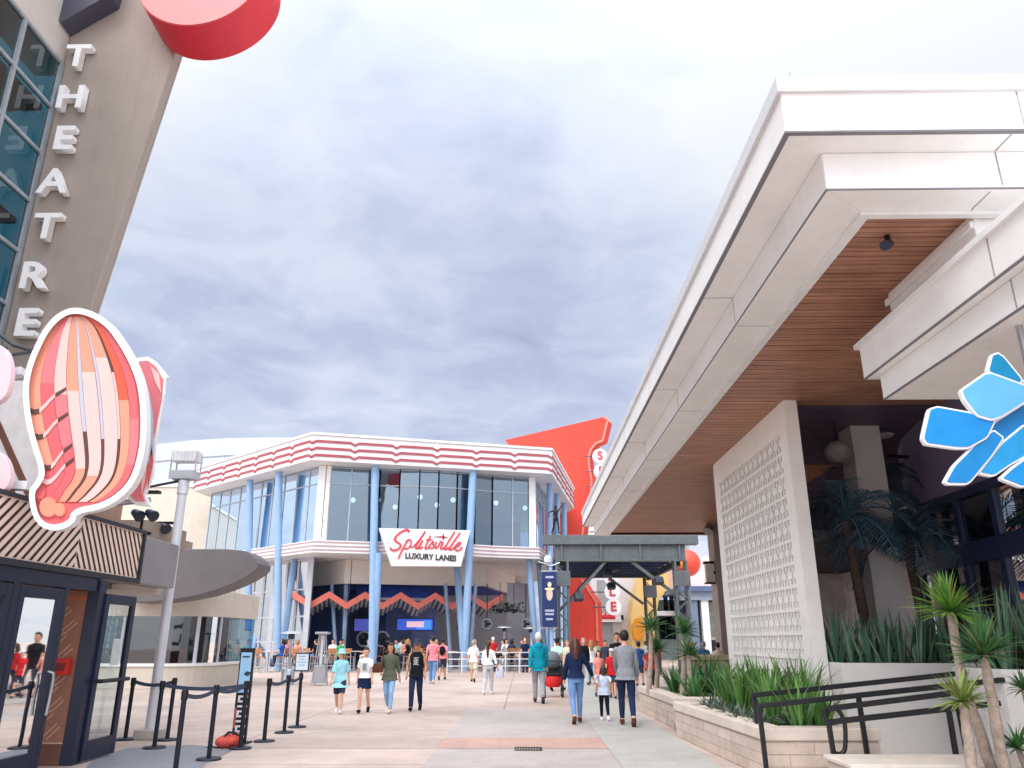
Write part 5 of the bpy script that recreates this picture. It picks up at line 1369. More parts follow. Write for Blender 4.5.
for cn_, pl in (('grey', z2([(800, 470), (840, 560), (865, 700), (868, 900), (830, 1000), (815, 800), (812, 600)])), ('pale', z2([(850, 400), (900, 450), (912, 560), (880, 500)])), ('pale', z3([(785, 290), (815, 300), (800, 400), (778, 500)])), ('coral', z3([(840, 210), (848, 300), (815, 470), (822, 330)]))):
    m_ = MB(); m_.prism([P(u, v, Y=YS2 - .021) for u, v in pl], (0, -.015, 0)); m_.build('shell_band', SHC[cn_], sh2)
m_ = MB(); q = P(150, 500, Y=YS2 + .1); m_.tube([q, (q.x - 1.2, q.y, 3.25)], .04, 8); m_.build('bracket', STEEL, sh2)
# pale pink cut-out at the left edge
pk = thing('cutout_sign', 'pale pink rounded cut-out sign at the left edge beside the shell', 'sign', P(0, 420, Y=8.9))
for (pl) in ([(-60, 350), (-20, 340), (4, 345), (11, 362), (10, 385), (2, 402), (-30, 410), (-60, 400)], [(-60, 448), (-20, 445), (3, 452), (11, 470), (9, 486), (-2, 494), (-60, 496)]):
    m_ = MB(); m_.prism([P(u, v, Y=8.9) for u, v in smooth_poly(pl, 2)], (0, .1, 0)); m_.build('panel', mat('pale pink paint', 'efd0d6', .5, var=.03), pk, bevel=.012)
m_ = MB(); m_.box(P(-40, 400, Y=9.0).x, 9.01, 3.2, P(-36, 400, Y=9.0).x, 9.05, P(-40, 345, Y=9.0).z); m_.build('bracket', STEEL, pk)
pp = thing('roof_pipe', 'dark bent pipe bracket above the shell at the left edge', 'pipe', P(10, 345, Y=11.0))
m_ = MB(); m_.tube([P(-10, 327, Y=11), P(14, 345, Y=11), P(32, 350, Y=11)], .035, 8); m_.tube([P(-10, 347, Y=11), P(10, 355, Y=11), P(30, 352, Y=11)], .03, 8); m_.tube([P(4, 356, Y=11), (P(4, 356, Y=11).x, 11, 5.9)], .03, 8); m_.build('pipe', mat('dark grey pipe', '4d4f55', .5), pp, smooth=True)
# roof spotlights behind the second shell
for i, (u, v, lab) in enumerate(((143, 515, 'dark twin roof spotlight just under the narrower shell sign'), (163, 528, 'small dark roof spotlight beside the lamp post'))):
    q = P(u, v, Y=13.2 if i == 0 else 14.6); t_ = thing('roof_spotlight', lab, 'spotlight', q)
    zr = 3.3 if i == 0 else 3.68
    for s in ((-.12, .12) if i == 0 else (0,)):
        m_ = MB(); m_.tube([(q.x + s - .04, q.y, q.z + .05), (q.x + s + .12, q.y - .1, q.z - .04)], [.06, .1], 10); m_.build('head', NAVYM, t_, smooth=True)
    m_ = MB(); m_.tube([(q.x, q.y, zr), (q.x, q.y, q.z + .02)], .025, 6); m_.bar((q.x - .18, q.y, zr + .03), (q.x + .18, q.y, zr + .03), .05); m_.build('bracket', BLACKM, t_)
# ------------------------------------------------------------------ ticket booth with swept canopy
tb = thing('ticket_booth', 'pale booth with curved corner window under a swept grey canopy', 'building', (-12.5, 30, 0))
def rounded(x0, x1, y0, y1, r):
    pts = [(x0, y1), (x0, y0)]
    for k in range(9):
        a = R(-90 + k * 11.25); pts.append((x1 - r + r * math.cos(a), y0 + r + r * math.sin(a)))
    return pts + [(x1, y1)]
bo = rounded(-16.5, -11.3, 28.6, 34, 1.5)
m_ = MB(); m_.prism([(*p, 0) for p in bo], (0, 0, .72)); m_.build('base', CREAM, tb); m_ = MB(); m_.prism([(*p, .722) for p in inset(bo, -.06)], (0, 0, .1)); m_.build('sill', WHITE, tb)
m_ = MB(); fr = MB(); bi = inset(bo, .08)
for a, b in zip(bi, bi[1:]): m_.quad((*a, .82), (*b, .82), (*b, 2.42), (*a, 2.42))
gq = m_.build('window', glass('booth glass', '6d929c', base=.12), tb)
for p in (bi[1], bi[2], bi[6], bi[10]): fr.box(p[0] - .05, p[1] - .05, .82, p[0] + .05, p[1] + .05, 2.42)
for x in (-15.4, -14.3): fr.box(x - .05, bi[1][1] - .05, .82, x + .05, bi[1][1] + .05, 2.42)
fr.build('frame', mat('pale mullion', 'c3c5cc'), gq)
m_ = MB(); m_.prism([(*p, 2.42) for p in bo], (0, 0, .95)); m_.build('band', CREAM, tb, bevel=.02)
m_ = MB(); m_.box(-16, 31.5, .8, -11.6, 31.6, 2.42); m_.build('interior_wall', mat('booth interior', '5a6a70', .8, var=.3), tb)
m_ = MB(); m_.box(-12.9, 29.6, .82, -12.4, 29.8, 1.5); m_.build('display', REDP, tb)
cp_ = [(110, 552), (180, 549), (242, 549), (254, 556), (260, 566), (250, 575), (228, 586), (193, 597), (140, 603), (110, 600)]
m_ = MB(); m_.prism([P(u, v, Y=27.2) for u, v in smooth_poly(cp_, 1)], (0, 1.4, 0)); m_.build('canopy', mat('taupe grey canopy metal', '676365', .55, var=.06, stain=.1), tb, bevel=.02)
m_ = MB(); m_.box(-17, 27.5, 4.2, -13.2, 31, 5.3); m_.build('roof_box', mat('taupe roof box', '97877c'), tb, bevel=.02)
# ------------------------------------------------------------------ large white hall behind
hl = thing('white_hall', 'large white panelled hall with gently arched roof behind the restaurant', 'building', (-27, 66, 0))
prof = [(-70, 0)] + [(-70 + k * 5.0, 13.6 + 4.6 * math.sin(math.pi * (k + 1) / 15.5)) for k in range(14)] + [(-5, 0)]
prof = [P(80, 640, Y=66).x] and [(x, z) for x, z in prof]
arc = [P(u, v, Y=66) for u, v in ((-300, 500), (-100, 468), (60, 452), (150, 445), (190, 440.5), (230, 438), (275, 437.5), (320, 438), (420, 446), (520, 458))]
m_ = MB(); m_.prism([(arc[0].x, 66, 0)] + [(p.x, 66, p.z) for p in arc] + [(arc[-1].x, 66, 0)], (0, 30, 0)); h_ = m_.build('wall', mat('white hall panels', 'c6ccd6', .5, var=.03, stain=.05), hl)
m_ = MB()
for d in (1.6, 4.6, 7.6):
    for p, q in zip(arc, arc[1:]): m_.bar((p.x, 65.98, p.z - d), (q.x, 65.98, q.z - d), .05, .08)
for x in range(-46, -8, 6): m_.box(x - .04, 65.96, 0, x + .04, 65.99, 15.5)
m_.build('panel_joint', mat('grey joint', '8f959f', .6), h_)
lw_ = thing('cream_wall', 'plain cream wall between the ticket booth and the white hall', 'wall', (-30, 56, 0))
m_ = MB(); q0, q1 = P(118, 600, Y=56), P(214, 600, Y=56); m_.box(q0.x - 15, 56, 0, q1.x, 56.5, P(180, 487, Y=56).z); m_.build('body', mat('cream wall paint', 'cfc6b8', .8, var=.05, stain=.08), lw_)
m_ = MB(); z_ = P(180, 487, Y=56).z; m_.box(q0.x - 15, 55.9, z_ + .002, q1.x + .1, 56.6, z_ + .2); m_.build('capping', WHITE, lw_)
# ------------------------------------------------------------------ red fin and its letter discs
YFN = 62.0
FIN = mat('orange red fin', 'e24534', .55, var=.07, scale=.6, stain=.1, streak=.12)
fn = thing('red_fin_tower', 'tall orange-red fin wall with a scooped edge behind the restaurant', 'tower', P(585, 640, Y=YFN) * 1)
fn.location.z = 0
fp = [(505, 440), (603.5, 417), (607, 420.5), (602, 440.5), (595, 443.5), (590.5, 449), (588, 456.5), (588.5, 466), (591, 480), (590, 497), (584, 520), (580, 545), (581, 580), (595.6, 602), (597, 644)]
fpts = [P(u, v, Y=YFN) for u, v in fp]; fpts[-1].z = 0
lf = [P(u, v, Y=YFN) for u, v in ((566, 640), (562, 560), (545, 500))]; lf[0].z = 0
m_ = MB(); m_.prism(fpts + lf, (0.55, 1.1, 0)); m_.build('fin', FIN, fn)
e_ = MB()
for p, q in zip(fpts[1:], fpts[2:]): e_.bar(p + Vector((.04, -.02, 0)), q + Vector((.04, -.02, 0)), .16, .12, (0, 1, 0))
e_.build('edge_trim', mat('pale red edge', 'f08577', .5), fn)
word = 'SPLITSVILLE'
vsn = thing('vertical_sign', 'column of white discs with red letters spelling Splitsville along the red fin', 'sign', P(606, 640, Y=61.5) * 1)
vsn.location.z = 0
WDSC = mat('white sign disc', 'eeeff0', .4, var=.02)
for k, ch in enumerate(word):
    t = k / 10; u, v = 600 + 13.5 * t, 456 + 151 * t
    c = P(u, v, Y=61.2); r_ = .60
    m_ = MB(); m_.tube([c, c + Vector((0, .35, 0))], r_, 28); d_ = m_.build('disc', WDSC, vsn)
    put_text('letter', ch, .95, .05, mat('red sign letters', 'd3414c'), d_, Matrix.Translation(c + Vector((0, -.03, 0))), bold=.03)
    m_ = MB(); m_.tube([c + Vector((-r_, .2, 0)), c + Vector((-r_ - .75 - (.3 if k > 7 else 0), .2, 0))], .05, 6); m_.build('arm', mat('dark grey arm', '55555e', .5), vsn)
# ------------------------------------------------------------------ shops beyond the gantry
def px_box(mb, u0, v0, u1, v1, Y, dep, zbot=None):
    a, b = P(u0, v1, Y=Y), P(u1, v0, Y=Y); mb.box(a.x, Y, a.z if zbot is None else zbot, b.x, Y + dep, b.z)
Y1 = 74
ws = thing('white_shop', 'white shopfront with red script sign and grey door beyond the gantry', 'building', (P(612, 640, Y=Y1).x, Y1, 0))
m_ = MB(); px_box(m_, 592, 520, 634, 640, Y1, 8, 0); m_.build('wall', mat('white shop wall', 'e4e2e6', .6, var=.04), ws)
m_ = MB(); px_box(m_, 598, 580, 613, 612, Y1 - .06, .05); px_box(m_, 600, 622.5, 613, 640, Y1 - .07, .06, 0); m_.build('door', mat('grey roller door', 'a3a6ad', .5), ws)
m_ = MB(); px_box(m_, 597, 619.5, 622, 622, Y1 - .6, .6); m_.build('ledge', WHITE, ws)
m_ = MB()
def px(u, v, d): return P(u, v, Y=Y1 - .1 - d)
for x in range(7): stroke(m_, [(600 + x * 2.1, 619), (601.4 + x * 2.1, 613 + (x % 2) * 2), (602.2 + x * 2.1, 618.6)], 1.0, px, 0, .12, 4)
px_box(m_, 599.5, 617, 615.5, 619.2, Y1 - .2, .1); m_.build('script_sign', mat('red script', 'd8303a', .5), ws)
m_ = MB(); px_box(m_, 621.5, 615, 623.5, 620, Y1 - .3, .3); m_.build('wall_lamp', BLACKM, ws)
Y2 = 70
YEL = mat('yellow shop wall', 'efcf88', .6, var=.05); 
ys = thing('yellow_shop', 'curved yellow shopfront with an orange oval and arched opening', 'building', (P(650, 640, Y=Y2).x, Y2, 0))
ol = [(631, 642), (631, 618), (633, 600), (638, 582), (644, 562), (650, 546), (682, 546), (682, 598), (672, 593), (664, 594), (659, 600), (657, 610), (657, 642)]
pts_ = [P(u, v, Y=Y2) for u, v in ol]
for i in (0, -1): pts_[i].z = 0
m_ = MB(); m_.prism(pts_, (0, 3, 0)); m_.build('wall', YEL, ys)
m_ = MB(); m_.prism([P(637.5 + 5.8 * math.cos(k * math.pi / 14), 629 + 11.2 * math.sin(k * math.pi / 14), Y=Y2 - .01) for k in range(28)], (0, -.5, 0)); m_.build('oval', mat('orange oval', 'ee9a1e', .45, var=.08), ys)
m_ = MB(); px_box(m_, 655, 600, 684, 640, Y2 + 1.5, 4, 0); m_.build('back_wall', mat('grey green recess', '8fa3a4', .6, var=.15), ys)
m_ = MB(); px_box(m_, 656, 611, 684, 615.5, Y2 - .6, 2.0); m_.build('ledge', WHITE, ys)
m_ = MB()
for u in (664, 670, 676): px_box(m_, u, 597, u + 3.4, 611, Y2 + 1.4, .08)
for u in (660, 666.5, 673): px_box(m_, u, 617, u + 4.8, 639, Y2 + 1.4, .08)
m_.build('window', GL_DARK, ys)
Y3 = 64
pk_ = thing('pale_pink_building', 'pale pink building with blue-grey porch and white columns', 'building', (P(705, 640, Y=Y3).x, Y3, 0))
m_ = MB(); px_box(m_, 683, 556, 780, 586, Y3, 8); m_.build('wall', mat('pale pink wall', 'ecd4d2', .6, var=.04), pk_)
m_ = MB(); px_box(m_, 681, 586, 780, 591, Y3 - 1.4, 9); m_.build('roof_edge', mat('slate blue edge', '56688a', .5), pk_)
m_ = MB(); px_box(m_, 682, 591, 780, 600, Y3 - 1, 1); m_.build('fascia', mat('grey blue fascia', '8b98a8', .6), pk_)
m_ = MB(); px_box(m_, 682, 600, 780, 642, Y3 + 2, .3, 0); m_.build('back_wall', mat('dark porch wall', '2b3144', .7, var=.2), pk_)
m_ = MB(); px_box(m_, 704, 600, 708, 640, Y3 - .8, .6, 0); m_.build('column', WHITE, pk_); m_ = MB(); px_box(m_, 693.5, 600, 697, 640, Y3 - .8, .6, 0); m_.build('column', mat('blue grey column', '6d7c92'), pk_)
m_ = MB()
for u in (709.5, 715, 720.5):
    for v in (603, 615, 627): px_box(m_, u, v, u + 4.4, v + 10, Y3 + 1.9, .08)
wn_ = m_.build('window', GL_CLEAR, pk_)
m_ = MB(); px_box(m_, 709, 602, 726, 640, Y3 + 1.97, .02); m_.build('frame', mat('cream window frame', 'cfc8b4'), wn_)
m_ = MB(); px_box(m_, 690, 541, 780, 556, Y3 + 4, 5); m_.build('roof', mat('pale blue grey roof', 'a9b4c2', .5), pk_)
bl = thing('red_ball_sign', 'large coral red ball behind the right gantry post', 'ball', P(687, 563, Y=52))
q = P(687, 563, Y=52); m_ = MB(); m_.ball(q, .88, 24); m_.build('ball', mat('coral red ball', 'ea5340', .4, var=.06), bl, smooth=True)
m_ = MB(); m_.ball((q.x - .55, q.y - .78, q.z - .1), .3, 14); m_.build('spot', mat('orange spot', 'f08a3a', .4), bl, smooth=True)
m_ = MB(); m_.tube([(q.x, q.y, 0), (q.x, q.y, q.z - .8)], .09, 10); m_.build('pole', mat('grey blue pole', '7d8894', .5), bl)
# ------------------------------------------------------------------ steel gantry
GS = mat('grey green steel', '636b6e', .5, .1, var=.14, scale=3, stain=.12); GSD = mat('dark steel', '3a424b', .5, .1, var=.15)
gt = thing('steel_gantry', 'grey steel truss gantry with lattice posts and dark roof over the walkway', 'gantry', (P(625, 640, Y=38).x, 38, 0))
xl, xr = P(562.5, 600, Y=38).x, P(682, 600, Y=38).x
zt, zm, zb_ = P(600, 535.5, Y=38).z, P(600, 545, Y=38).z, P(600, 560, Y=38).z
xll, xrr = P(543, 540, Y=38).x, P(697, 540, Y=38).x
def beam(y):
    m_ = MB(); m_.box(xll, y - .28, zm, xrr, y + .28, zt); m_.box(xl - .3, y - .08, zb_, xr + .3, y + .08, zm); m_.box(xl - .3, y - .2, zb_ - .07, xr + .3, y + .2, zb_)
    for k in range(4):
        x = xl + (xr - xl) * k / 3; m_.box(x - .05, y - .2, zb_, x + .05, y + .2, zm)
    return m_.build('beam', GS, gt, bevel=.015)
beam(38); beam(48.3)
def lattice(x, y, zt_, m):
    m_ = MB(); w_ = .27
    for sx in (-1, 1):
        for sy in (-1, 1): m_.box(x + sx * w_ - .05, y + sy * w_ - .05, 0, x + sx * w_ + .05, y + sy * w_ + .05, zt_)
    z = .3; k = 0
    while z < zt_ - .6:
        s = 1 if k % 2 else -1
        for sy in (-1, 1):
            m_.bar((x - s * w_, y + sy * w_, z), (x + s * w_, y + sy * w_, z + .52), .045)
            m_.bar((x + sy * w_, y - s * w_, z), (x + sy * w_, y + s * w_, z + .52), .045)
        z += .52; k += 1
    m_.box(x - .4, y - .4, 0, x + .4, y + .4, .3)
    m_.build('post', m, gt)
    m_ = MB(); m_.box(x - .38, y - .45, zb_ - 1.25, x + .38, y - .33, zb_ - .55); m_.build('junction_box', GS, gt, bevel=.02)
BRS = mat('brown steel', '5d4a40', .55, .1, var=.2)
lattice(xl, 38, zb_ - .07, GS); lattice(xr, 38, zb_ - .07, GS); lattice(xr + .1, 48.3, zb_ - .07, BRS); lattice(xl, 48.3, zb_ - .07, BRS)
m_ = MB(); m_.box(xl - .2, 38.3, zb_ + .35, xr + .2, 48.1, zb_ + .5)
for k in range(6): m_.box(xl - .1, 39.4 + k * 1.6, zb_ + .05, xr + .1, 39.55 + k * 1.6, zb_ + .345)
m_.build('roof_deck', mat('navy roof deck', '3a4668', .6, var=.2), gt)
for y in (38, 48.3):
    m_ = MB(); m_.bar((xl + .3, y, zb_ - 2.0), (xl + 2.1, y, zb_ - .08), .14); m_.build('brace', GS, gt); m_ = MB(); m_.bar((xr - .3, y, zb_ - 1.6), (xr - 2.3, y, zb_ - .08), .14); m_.build('brace', GS, gt)
m_ = MB(); m_.bar((xl, 38.3, zb_ - .1), (xl, 48, zb_ - .1), .2, .3); m_.bar((xr, 38.3, zb_ - .1), (xr, 48, zb_ - .1), .2, .3); m_.bar((xl + 1.2, 42, zb_ - .45), (xr - .6, 42, zb_ - .45), .16); m_.bar((xl + 3, 40, zb_ - .2), (xl + 2, 46, zb_ - .2), .2); m_.build('cross_beam', GSD, gt)
for (x, y, z, l) in ((xl + .75, 37.7, zb_ - 1.75, 'square steel floodlight on the left knee brace'), (xr - 2.6, 44.5, zb_ - .8, 'blue-grey floodlight under the gantry roof'), (xr - 1.1, 37.7, zb_ - 1.0, 'small floodlight on the right knee brace'), (xl + 2.3, 39.2, zb_ - .55, 'long black speaker box under the gantry roof')):
    t_ = thing('floodlight' if 'flood' in l else 'speaker', l, 'floodlight' if 'flood' in l else 'speaker', (x, y, z))
    m_ = MB(); m_.obox((x, y, z), (.42, .3, .34), R(20), R(-25)); m_.build('housing', GSD, t_, bevel=.03); m_ = MB(); m_.bar((x, y, z + .15), (x, y, z + .5), .05); m_.build('bracket', BLACKM, t_)
# navy banner on a pole at the left of the gantry
bx_ = P(549, 598, Y=36.5)
bn = thing('hanging_banner', 'dark navy vertical banner with pale figure on a pale blue post', 'banner', (bx_.x, 36.5, 0))
m_ = MB(); a, b = P(542.5, 627, Y=36.5), P(556.5, 572, Y=36.5); m_.box(a.x, 36.48, a.z, b.x, 36.53, b.z); pnl = m_.build('panel', mat('navy banner cloth', '1d2f63', .6, var=.1), bn)
def bpx(u, v, d=0): return P(u, v, Y=36.47 - d)
m_ = MB(); m_.prism([bpx(549.5 + 3.2 * math.cos(k * math.pi / 10), 594 + 6.6 * math.sin(k * math.pi / 10)) for k in range(20)], (0, -.012, 0)); m_.build('emblem', mat('pale peach print', 'dcbfae', .6), pnl)
m_ = MB(); m_.prism([bpx(549.5 + 4.8 * math.cos(k * math.pi / 10), 589 + 1.5 * math.sin(k * math.pi / 10), .014) for k in range(20)], (0, -.01, 0)); m_.prism([bpx(549.5 + 2 * math.cos(k * math.pi / 10), 584.5 + 2.6 * math.sin(k * math.pi / 10), .03) for k in range(20)], (0, -.01, 0)); m_.build('emblem', mat('pale yellow print', 'e8dfb0', .6), pnl)
m_ = MB()
for v, w_ in ((577, 4), (610.5, 4.6), (614, 4.2), (619, 3.4)):
    m_.prism([bpx(549.5 - w_, v + 1.2), bpx(549.5 + w_, v + 1.2), bpx(549.5 + w_, v - .9), bpx(549.5 - w_, v - .9)], (0, -.012, 0))
m_.build('print', mat('pale grey print', 'aab4cc', .6), pnl)
m_ = MB(); m_.tube([(bx_.x + .1, 36.7, 0), (bx_.x + .1, 36.7, P(549, 552, Y=36.7).z)], .09, 10); m_.build('pole', BLUEP, bn)
m_ = MB()
for v in (571, 628): q = P(549, v, Y=36.6); m_.bar((q.x - .38, 36.6, q.z), (q.x + .4, 36.6, q.z), .05)
q = P(549, 566, Y=36.6); m_.tube([(q.x - .5, 36.6, q.z + .2), (q.x + .1, 36.6, q.z), (q.x + .5, 36.6, q.z + .15)], .03, 6); m_.build('bracket', STEEL, bn)
m_ = MB(); q = P(548, 560, Y=36.7); m_.lathe(q, [(.05, -.2), (.18, -.1), (.2, .1), (.06, .22)], 14); m_.build('finial', mat('pale finial', 'd6dce4', .4), bn, smooth=True)
q = P(556, 534, Y=37.6); q.z = zt
person('dark metal figure sculpture standing on the end of the steel gantry', q, 30, 1.45, pose='walk', hands={1: (.25, -.25, 1.65), -1: (-.4, .1, 1.1)}, statue=('figure_sculpture', mat('dark bronze', '2a2a30', .4, .5, var=.3, scale=12)), category='sculpture')
# ------------------------------------------------------------------ lamp post
lb = P(149, 739, Z=0); lpz = P(180, 481, Y=lb.y)
lpost = thing('lamp_post', 'silver lamp post with caged box lantern behind the rope barrier posts', 'lamp post', lb)
m_ = MB(); m_.box(lb.x - .2, lb.y - .2, 0, lb.x + .2, lb.y + .2, .16); m_.build('base', mat('pale concrete', 'b8b2ac', .8), lpost, bevel=.02)
m_ = MB(); m_.tube([(lb.x, lb.y, .161), (lb.x, lb.y, 2.3), (lb.x, lb.y, lpz.z)], [.09, .085, .08], 20); m_.tube([(lb.x, lb.y, lpz.z - .25), (lb.x, lb.y, lpz.z + .01)], .1, 20); m_.build('pole', mat('silver painted steel', 'd9dce2', .4, .1, var=.05), lpost, smooth=True)
hx, hy, hz_ = lb.x, lb.y, lpz.z
m_ = MB(); m_.box(hx - .22, hy - .12, hz_ + .02, hx + .22, hy + .12, hz_ + .19); m_.build('lamp_box', mat('grey lamp box', 'b3b6bc', .5), lpost, bevel=.015)
m_ = MB()
for sx in (-1, 1):
    for sy in (-1, 1): m_.bar((hx + sx * .235, hy + sy * .12, hz_ + .02), (hx + sx * .235, hy + sy * .12, hz_ + .52), .022)
m_.build('cage', mat('grey lamp box', 'b3b6bc'), lpost)
m_ = MB(); m_.box(hx - .23, hy - .13, hz_ + .36, hx + .23, hy + .13, hz_ + .56)
for k in range(7): m_.box(hx - .225 + k * .07, hy - .15, hz_ + .37, hx - .195 + k * .07, hy - .13, hz_ + .55)
m_.build('louvre', mat('pale ribbed louvre', 'e2e3e6', .5), lpost)
m_ = MB(); q = P(120, 491, Y=hy - .1); m_.bar((q.x, hy, q.z), (hx, hy, hz_ + .015), .05, .035); q = P(148, 489, Y=hy); q2 = P(161, 493, Y=hy); m_.box(q.x, hy - .12, q2.z - .02, q2.x, hy + .02, q2.z + .03); m_.build('arm', BLACKM, lpost)
# ------------------------------------------------------------------ belt barrier posts
POSTM = mat('black barrier post', '1c2230', .4, .2, var=.1); BELT = mat('grey blue belt', '3e4962', .8, var=.1)
bases = dict(A=(125, 740, 'leftmost black barrier post, behind the lamp post'), B=(154, 748.5, 'black barrier post in front of the silver lamp post'), C=(167, 740.5, 'black barrier post just right of the lamp post base'),
             D=(175, 773, 'nearest black barrier post, cut by the bottom edge'), E=(208.5, 760, 'black barrier post between the nearest post and the red bag'), F=(240, 749, 'black barrier post right before the tall leaning sign board'),
             G=(264, 742, 'black barrier post right behind the tall sign board'), H=(284, 733, 'second barrier post from the right end, without a sign'), I=(297, 727.5, 'farthest black barrier post, topped with a small framed notice'))
bp_ = {k: P(u, v, Z=0) for k, (u, v, l) in bases.items()}
belts = dict(A='C', B='F', D='E', E='F', G='H', H='I')
for k, (u, v, l) in bases.items():
    p = bp_[k]; t_ = thing('barrier_post', l, 'barrier post', p, 'belt barrier posts by the shop')
    m_ = MB(); m_.lathe(p, [(.175, 0), (.175, .015), (.16, .03), (.04, .045)], 24); m_.build('base', POSTM, t_, smooth=True)
    m_ = MB(); m_.tube([(p.x, p.y, .04), (p.x, p.y, .93)], .033, 14); m_.build('post', POSTM, t_, smooth=True)
    m_ = MB(); m_.lathe((p.x, p.y, .86), [(.042, 0), (.044, .1), (.036, .125)], 16); m_.build('head', BLACKM, t_, smooth=True)
    if k in belts:
        q = bp_[belts[k]]; m_ = MB(); pa, pb_ = Vector((p.x, p.y, .915)), Vector((q.x, q.y, .915)); n = 8
        d = (pb_ - pa).normalized(); pa, pb_ = pa + d * .045, pb_ - d * .045
        prev = None
        for j in range(n + 1):
            t = j / n; c = pa.lerp(pb_, t) - Vector((0, 0, .05 * 4 * t * (1 - t)))
            if prev is not None: m_.bar(prev, c, .004, .055)
            prev = c
        m_.build('belt', BELT, t_)
    if k == 'I':
        m_ = MB(); m_.box(p.x - .14, p.y - .012, 1.02, p.x + .14, p.y + .012, 1.36); m_.box(p.x - .012, p.y - .01, .98, p.x + .012, p.y + .01, 1.02); fr_ = m_.build('notice_frame', BLACKM, t_)
        m_ = MB(); m_.box(p.x - .12, p.y - .016, 1.04, p.x + .12, p.y - .013, 1.34); nt_ = m_.build('notice', mat('pale blue notice', 'd5e4f0', .6), fr_)
        m_ = MB()
        for j, w_ in enumerate((.08, .05, .09, .07)): m_.box(p.x - w_, p.y - .0185, 1.29 - j * .055, p.x + w_ * .8, p.y - .0165, 1.305 - j * .055)
        m_.build('print', mat('grey notice print', '8fa8bc', .7), nt_)
# tall narrow sign board
sb0 = P(237, 745, Z=0); YB_ = sb0.y + .05
tsb = thing('queue_sign_board', 'tall narrow black sign board with pale blue upper panel and white strokes below', 'sign', sb0)
hgt = P(258, 648, Y=YB_).z; wb = .115
m_ = MB(); m_.box(sb0.x - wb, YB_ - .02, .03, sb0.x + wb, YB_ + .05, hgt); bd = m_.build('board', BLACKM, tsb, bevel=.008)
m_ = MB(); m_.box(sb0.x - wb + .025, YB_ - .027, hgt * .53, sb0.x + wb - .025, YB_ - .021, hgt - .07); m_.build('panel', mat('pale blue sign panel', '9cc8ea', .5, var=.08), bd)
m_ = MB()
m_.box(sb0.x - wb + .05, YB_ - .031, hgt * .9, sb0.x + wb - .06, YB_ - .0275, hgt * .915); m_.prism([(sb0.x - .02, YB_ - .0275, hgt * .72), (sb0.x + .06, YB_ - .0275, hgt * .70), (sb0.x + .1, YB_ - .0275, hgt * .74), (sb0.x + .03, YB_ - .0275, hgt * .755)], (0, -.003, 0)); m_.build('print', mat('dark print', '2b3a4e', .6), bd)
m_ = MB()
for j in range(9):
    z = hgt * .48 - j * .075
    m_.box(sb0.x - .07, YB_ - .026, z, sb0.x + (.05 if j % 2 else .09), YB_ - .021, z + .03); m_.box(sb0.x - .07 + (.1 if j % 3 else 0), YB_ - .0262, z - .04, sb0.x - .035 + (.1 if j % 3 else 0), YB_ - .0212, z - .001)
m_.build('vertical_print', mat('white print', 'd8dbe0', .6), bd)
m_ = MB(); m_.box(sb0.x - .1, YB_ - .026, .25, sb0.x - .075, YB_ - .021, .55); m_.build('print', mat('coral print', 'c8584e', .6), bd)
m_ = MB(); m_.box(sb0.x - wb - .03, YB_ - .2, 0, sb0.x + wb + .03, YB_ + .25, .03); m_.build('base', BLACKM, tsb, bevel=.006)
rb = P(225, 748, Z=0)
rbg = thing('bag_bundle', 'small crumpled coral red bag lying at the foot of the sign board', 'bag', rb)
m_ = MB(); m_.ball((rb.x, rb.y, .09), (.17, .13, .095), 14); m_.ball((rb.x + .14, rb.y + .05, .11), (.11, .1, .11), 12); m_.ball((rb.x + .02, rb.y - .02, .15), (.09, .08, .06), 10)
me = voxel(m_, .012, 2); me.materials.append(mat('coral bag cloth', 'd9584c', .8, var=.25, scale=18, bump=.5)); link(bpy.data.objects.new('body', me), rbg)
m_ = MB(); m_.tube([(rb.x, rb.y - .08, .17), (rb.x + .05, rb.y - .06, .23), (rb.x + .12, rb.y, .22), (rb.x + .2, rb.y, .18)], .02, 8); m_.build('strap', BLACKM, rbg, smooth=True)
# ------------------------------------------------------------------ stroller
s0_ = P(553.5, 697, Z=0); sy = s0_.y
stl = thing('stroller', 'black pushchair with bright red seat base beside the man in teal', 'pushchair', s0_)
x0 = s0_.x
m_ = MB(); m_.rings_z([(x0, sy + .05, .28, .2, .3), (x0, sy + .05, .34, .24, .34), (x0, sy + .05, .52, .25, .35), (x0, sy + .05, .58, .22, .32)], 20); m_.build('basket', mat('bright red fabric', 'd9262b', .7), stl, smooth=True)
m_ = MB(); m_.obox((x0, sy + .2, .85), (.42, .12, .55), 0, R(-18)); m_.obox((x0, sy + .0, .62), (.42, .4, .08)); m_.build('seat', mat('black stroller cloth', '1d1f26', .8), stl, bevel=.03)
m_ = MB(); m_.ball((x0, sy + .22, 1.02), (.26, .3, .26), 18); m_.build('canopy', mat('grey stroller canopy', '6a7078', .8), stl, smooth=True)
m_ = MB()
for s in (-1, 1):
    m_.tube([(x0 + s * .26, sy + .42, .12), (x0 + s * .25, sy + .1, .5), (x0 + s * .24, sy - .38, 1.02)], .018, 8); m_.tube([(x0 + s * .25, sy - .3, .12), (x0 + s * .25, sy + .05, .5), (x0 + s * .25, sy + .3, .9)], .016, 8)
m_.tube([(x0 - .24, sy - .38, 1.02), (x0 + .24, sy - .38, 1.02)], .022, 8); m_.build('frame', mat('dark stroller tube', '33363e', .4, .5), stl)
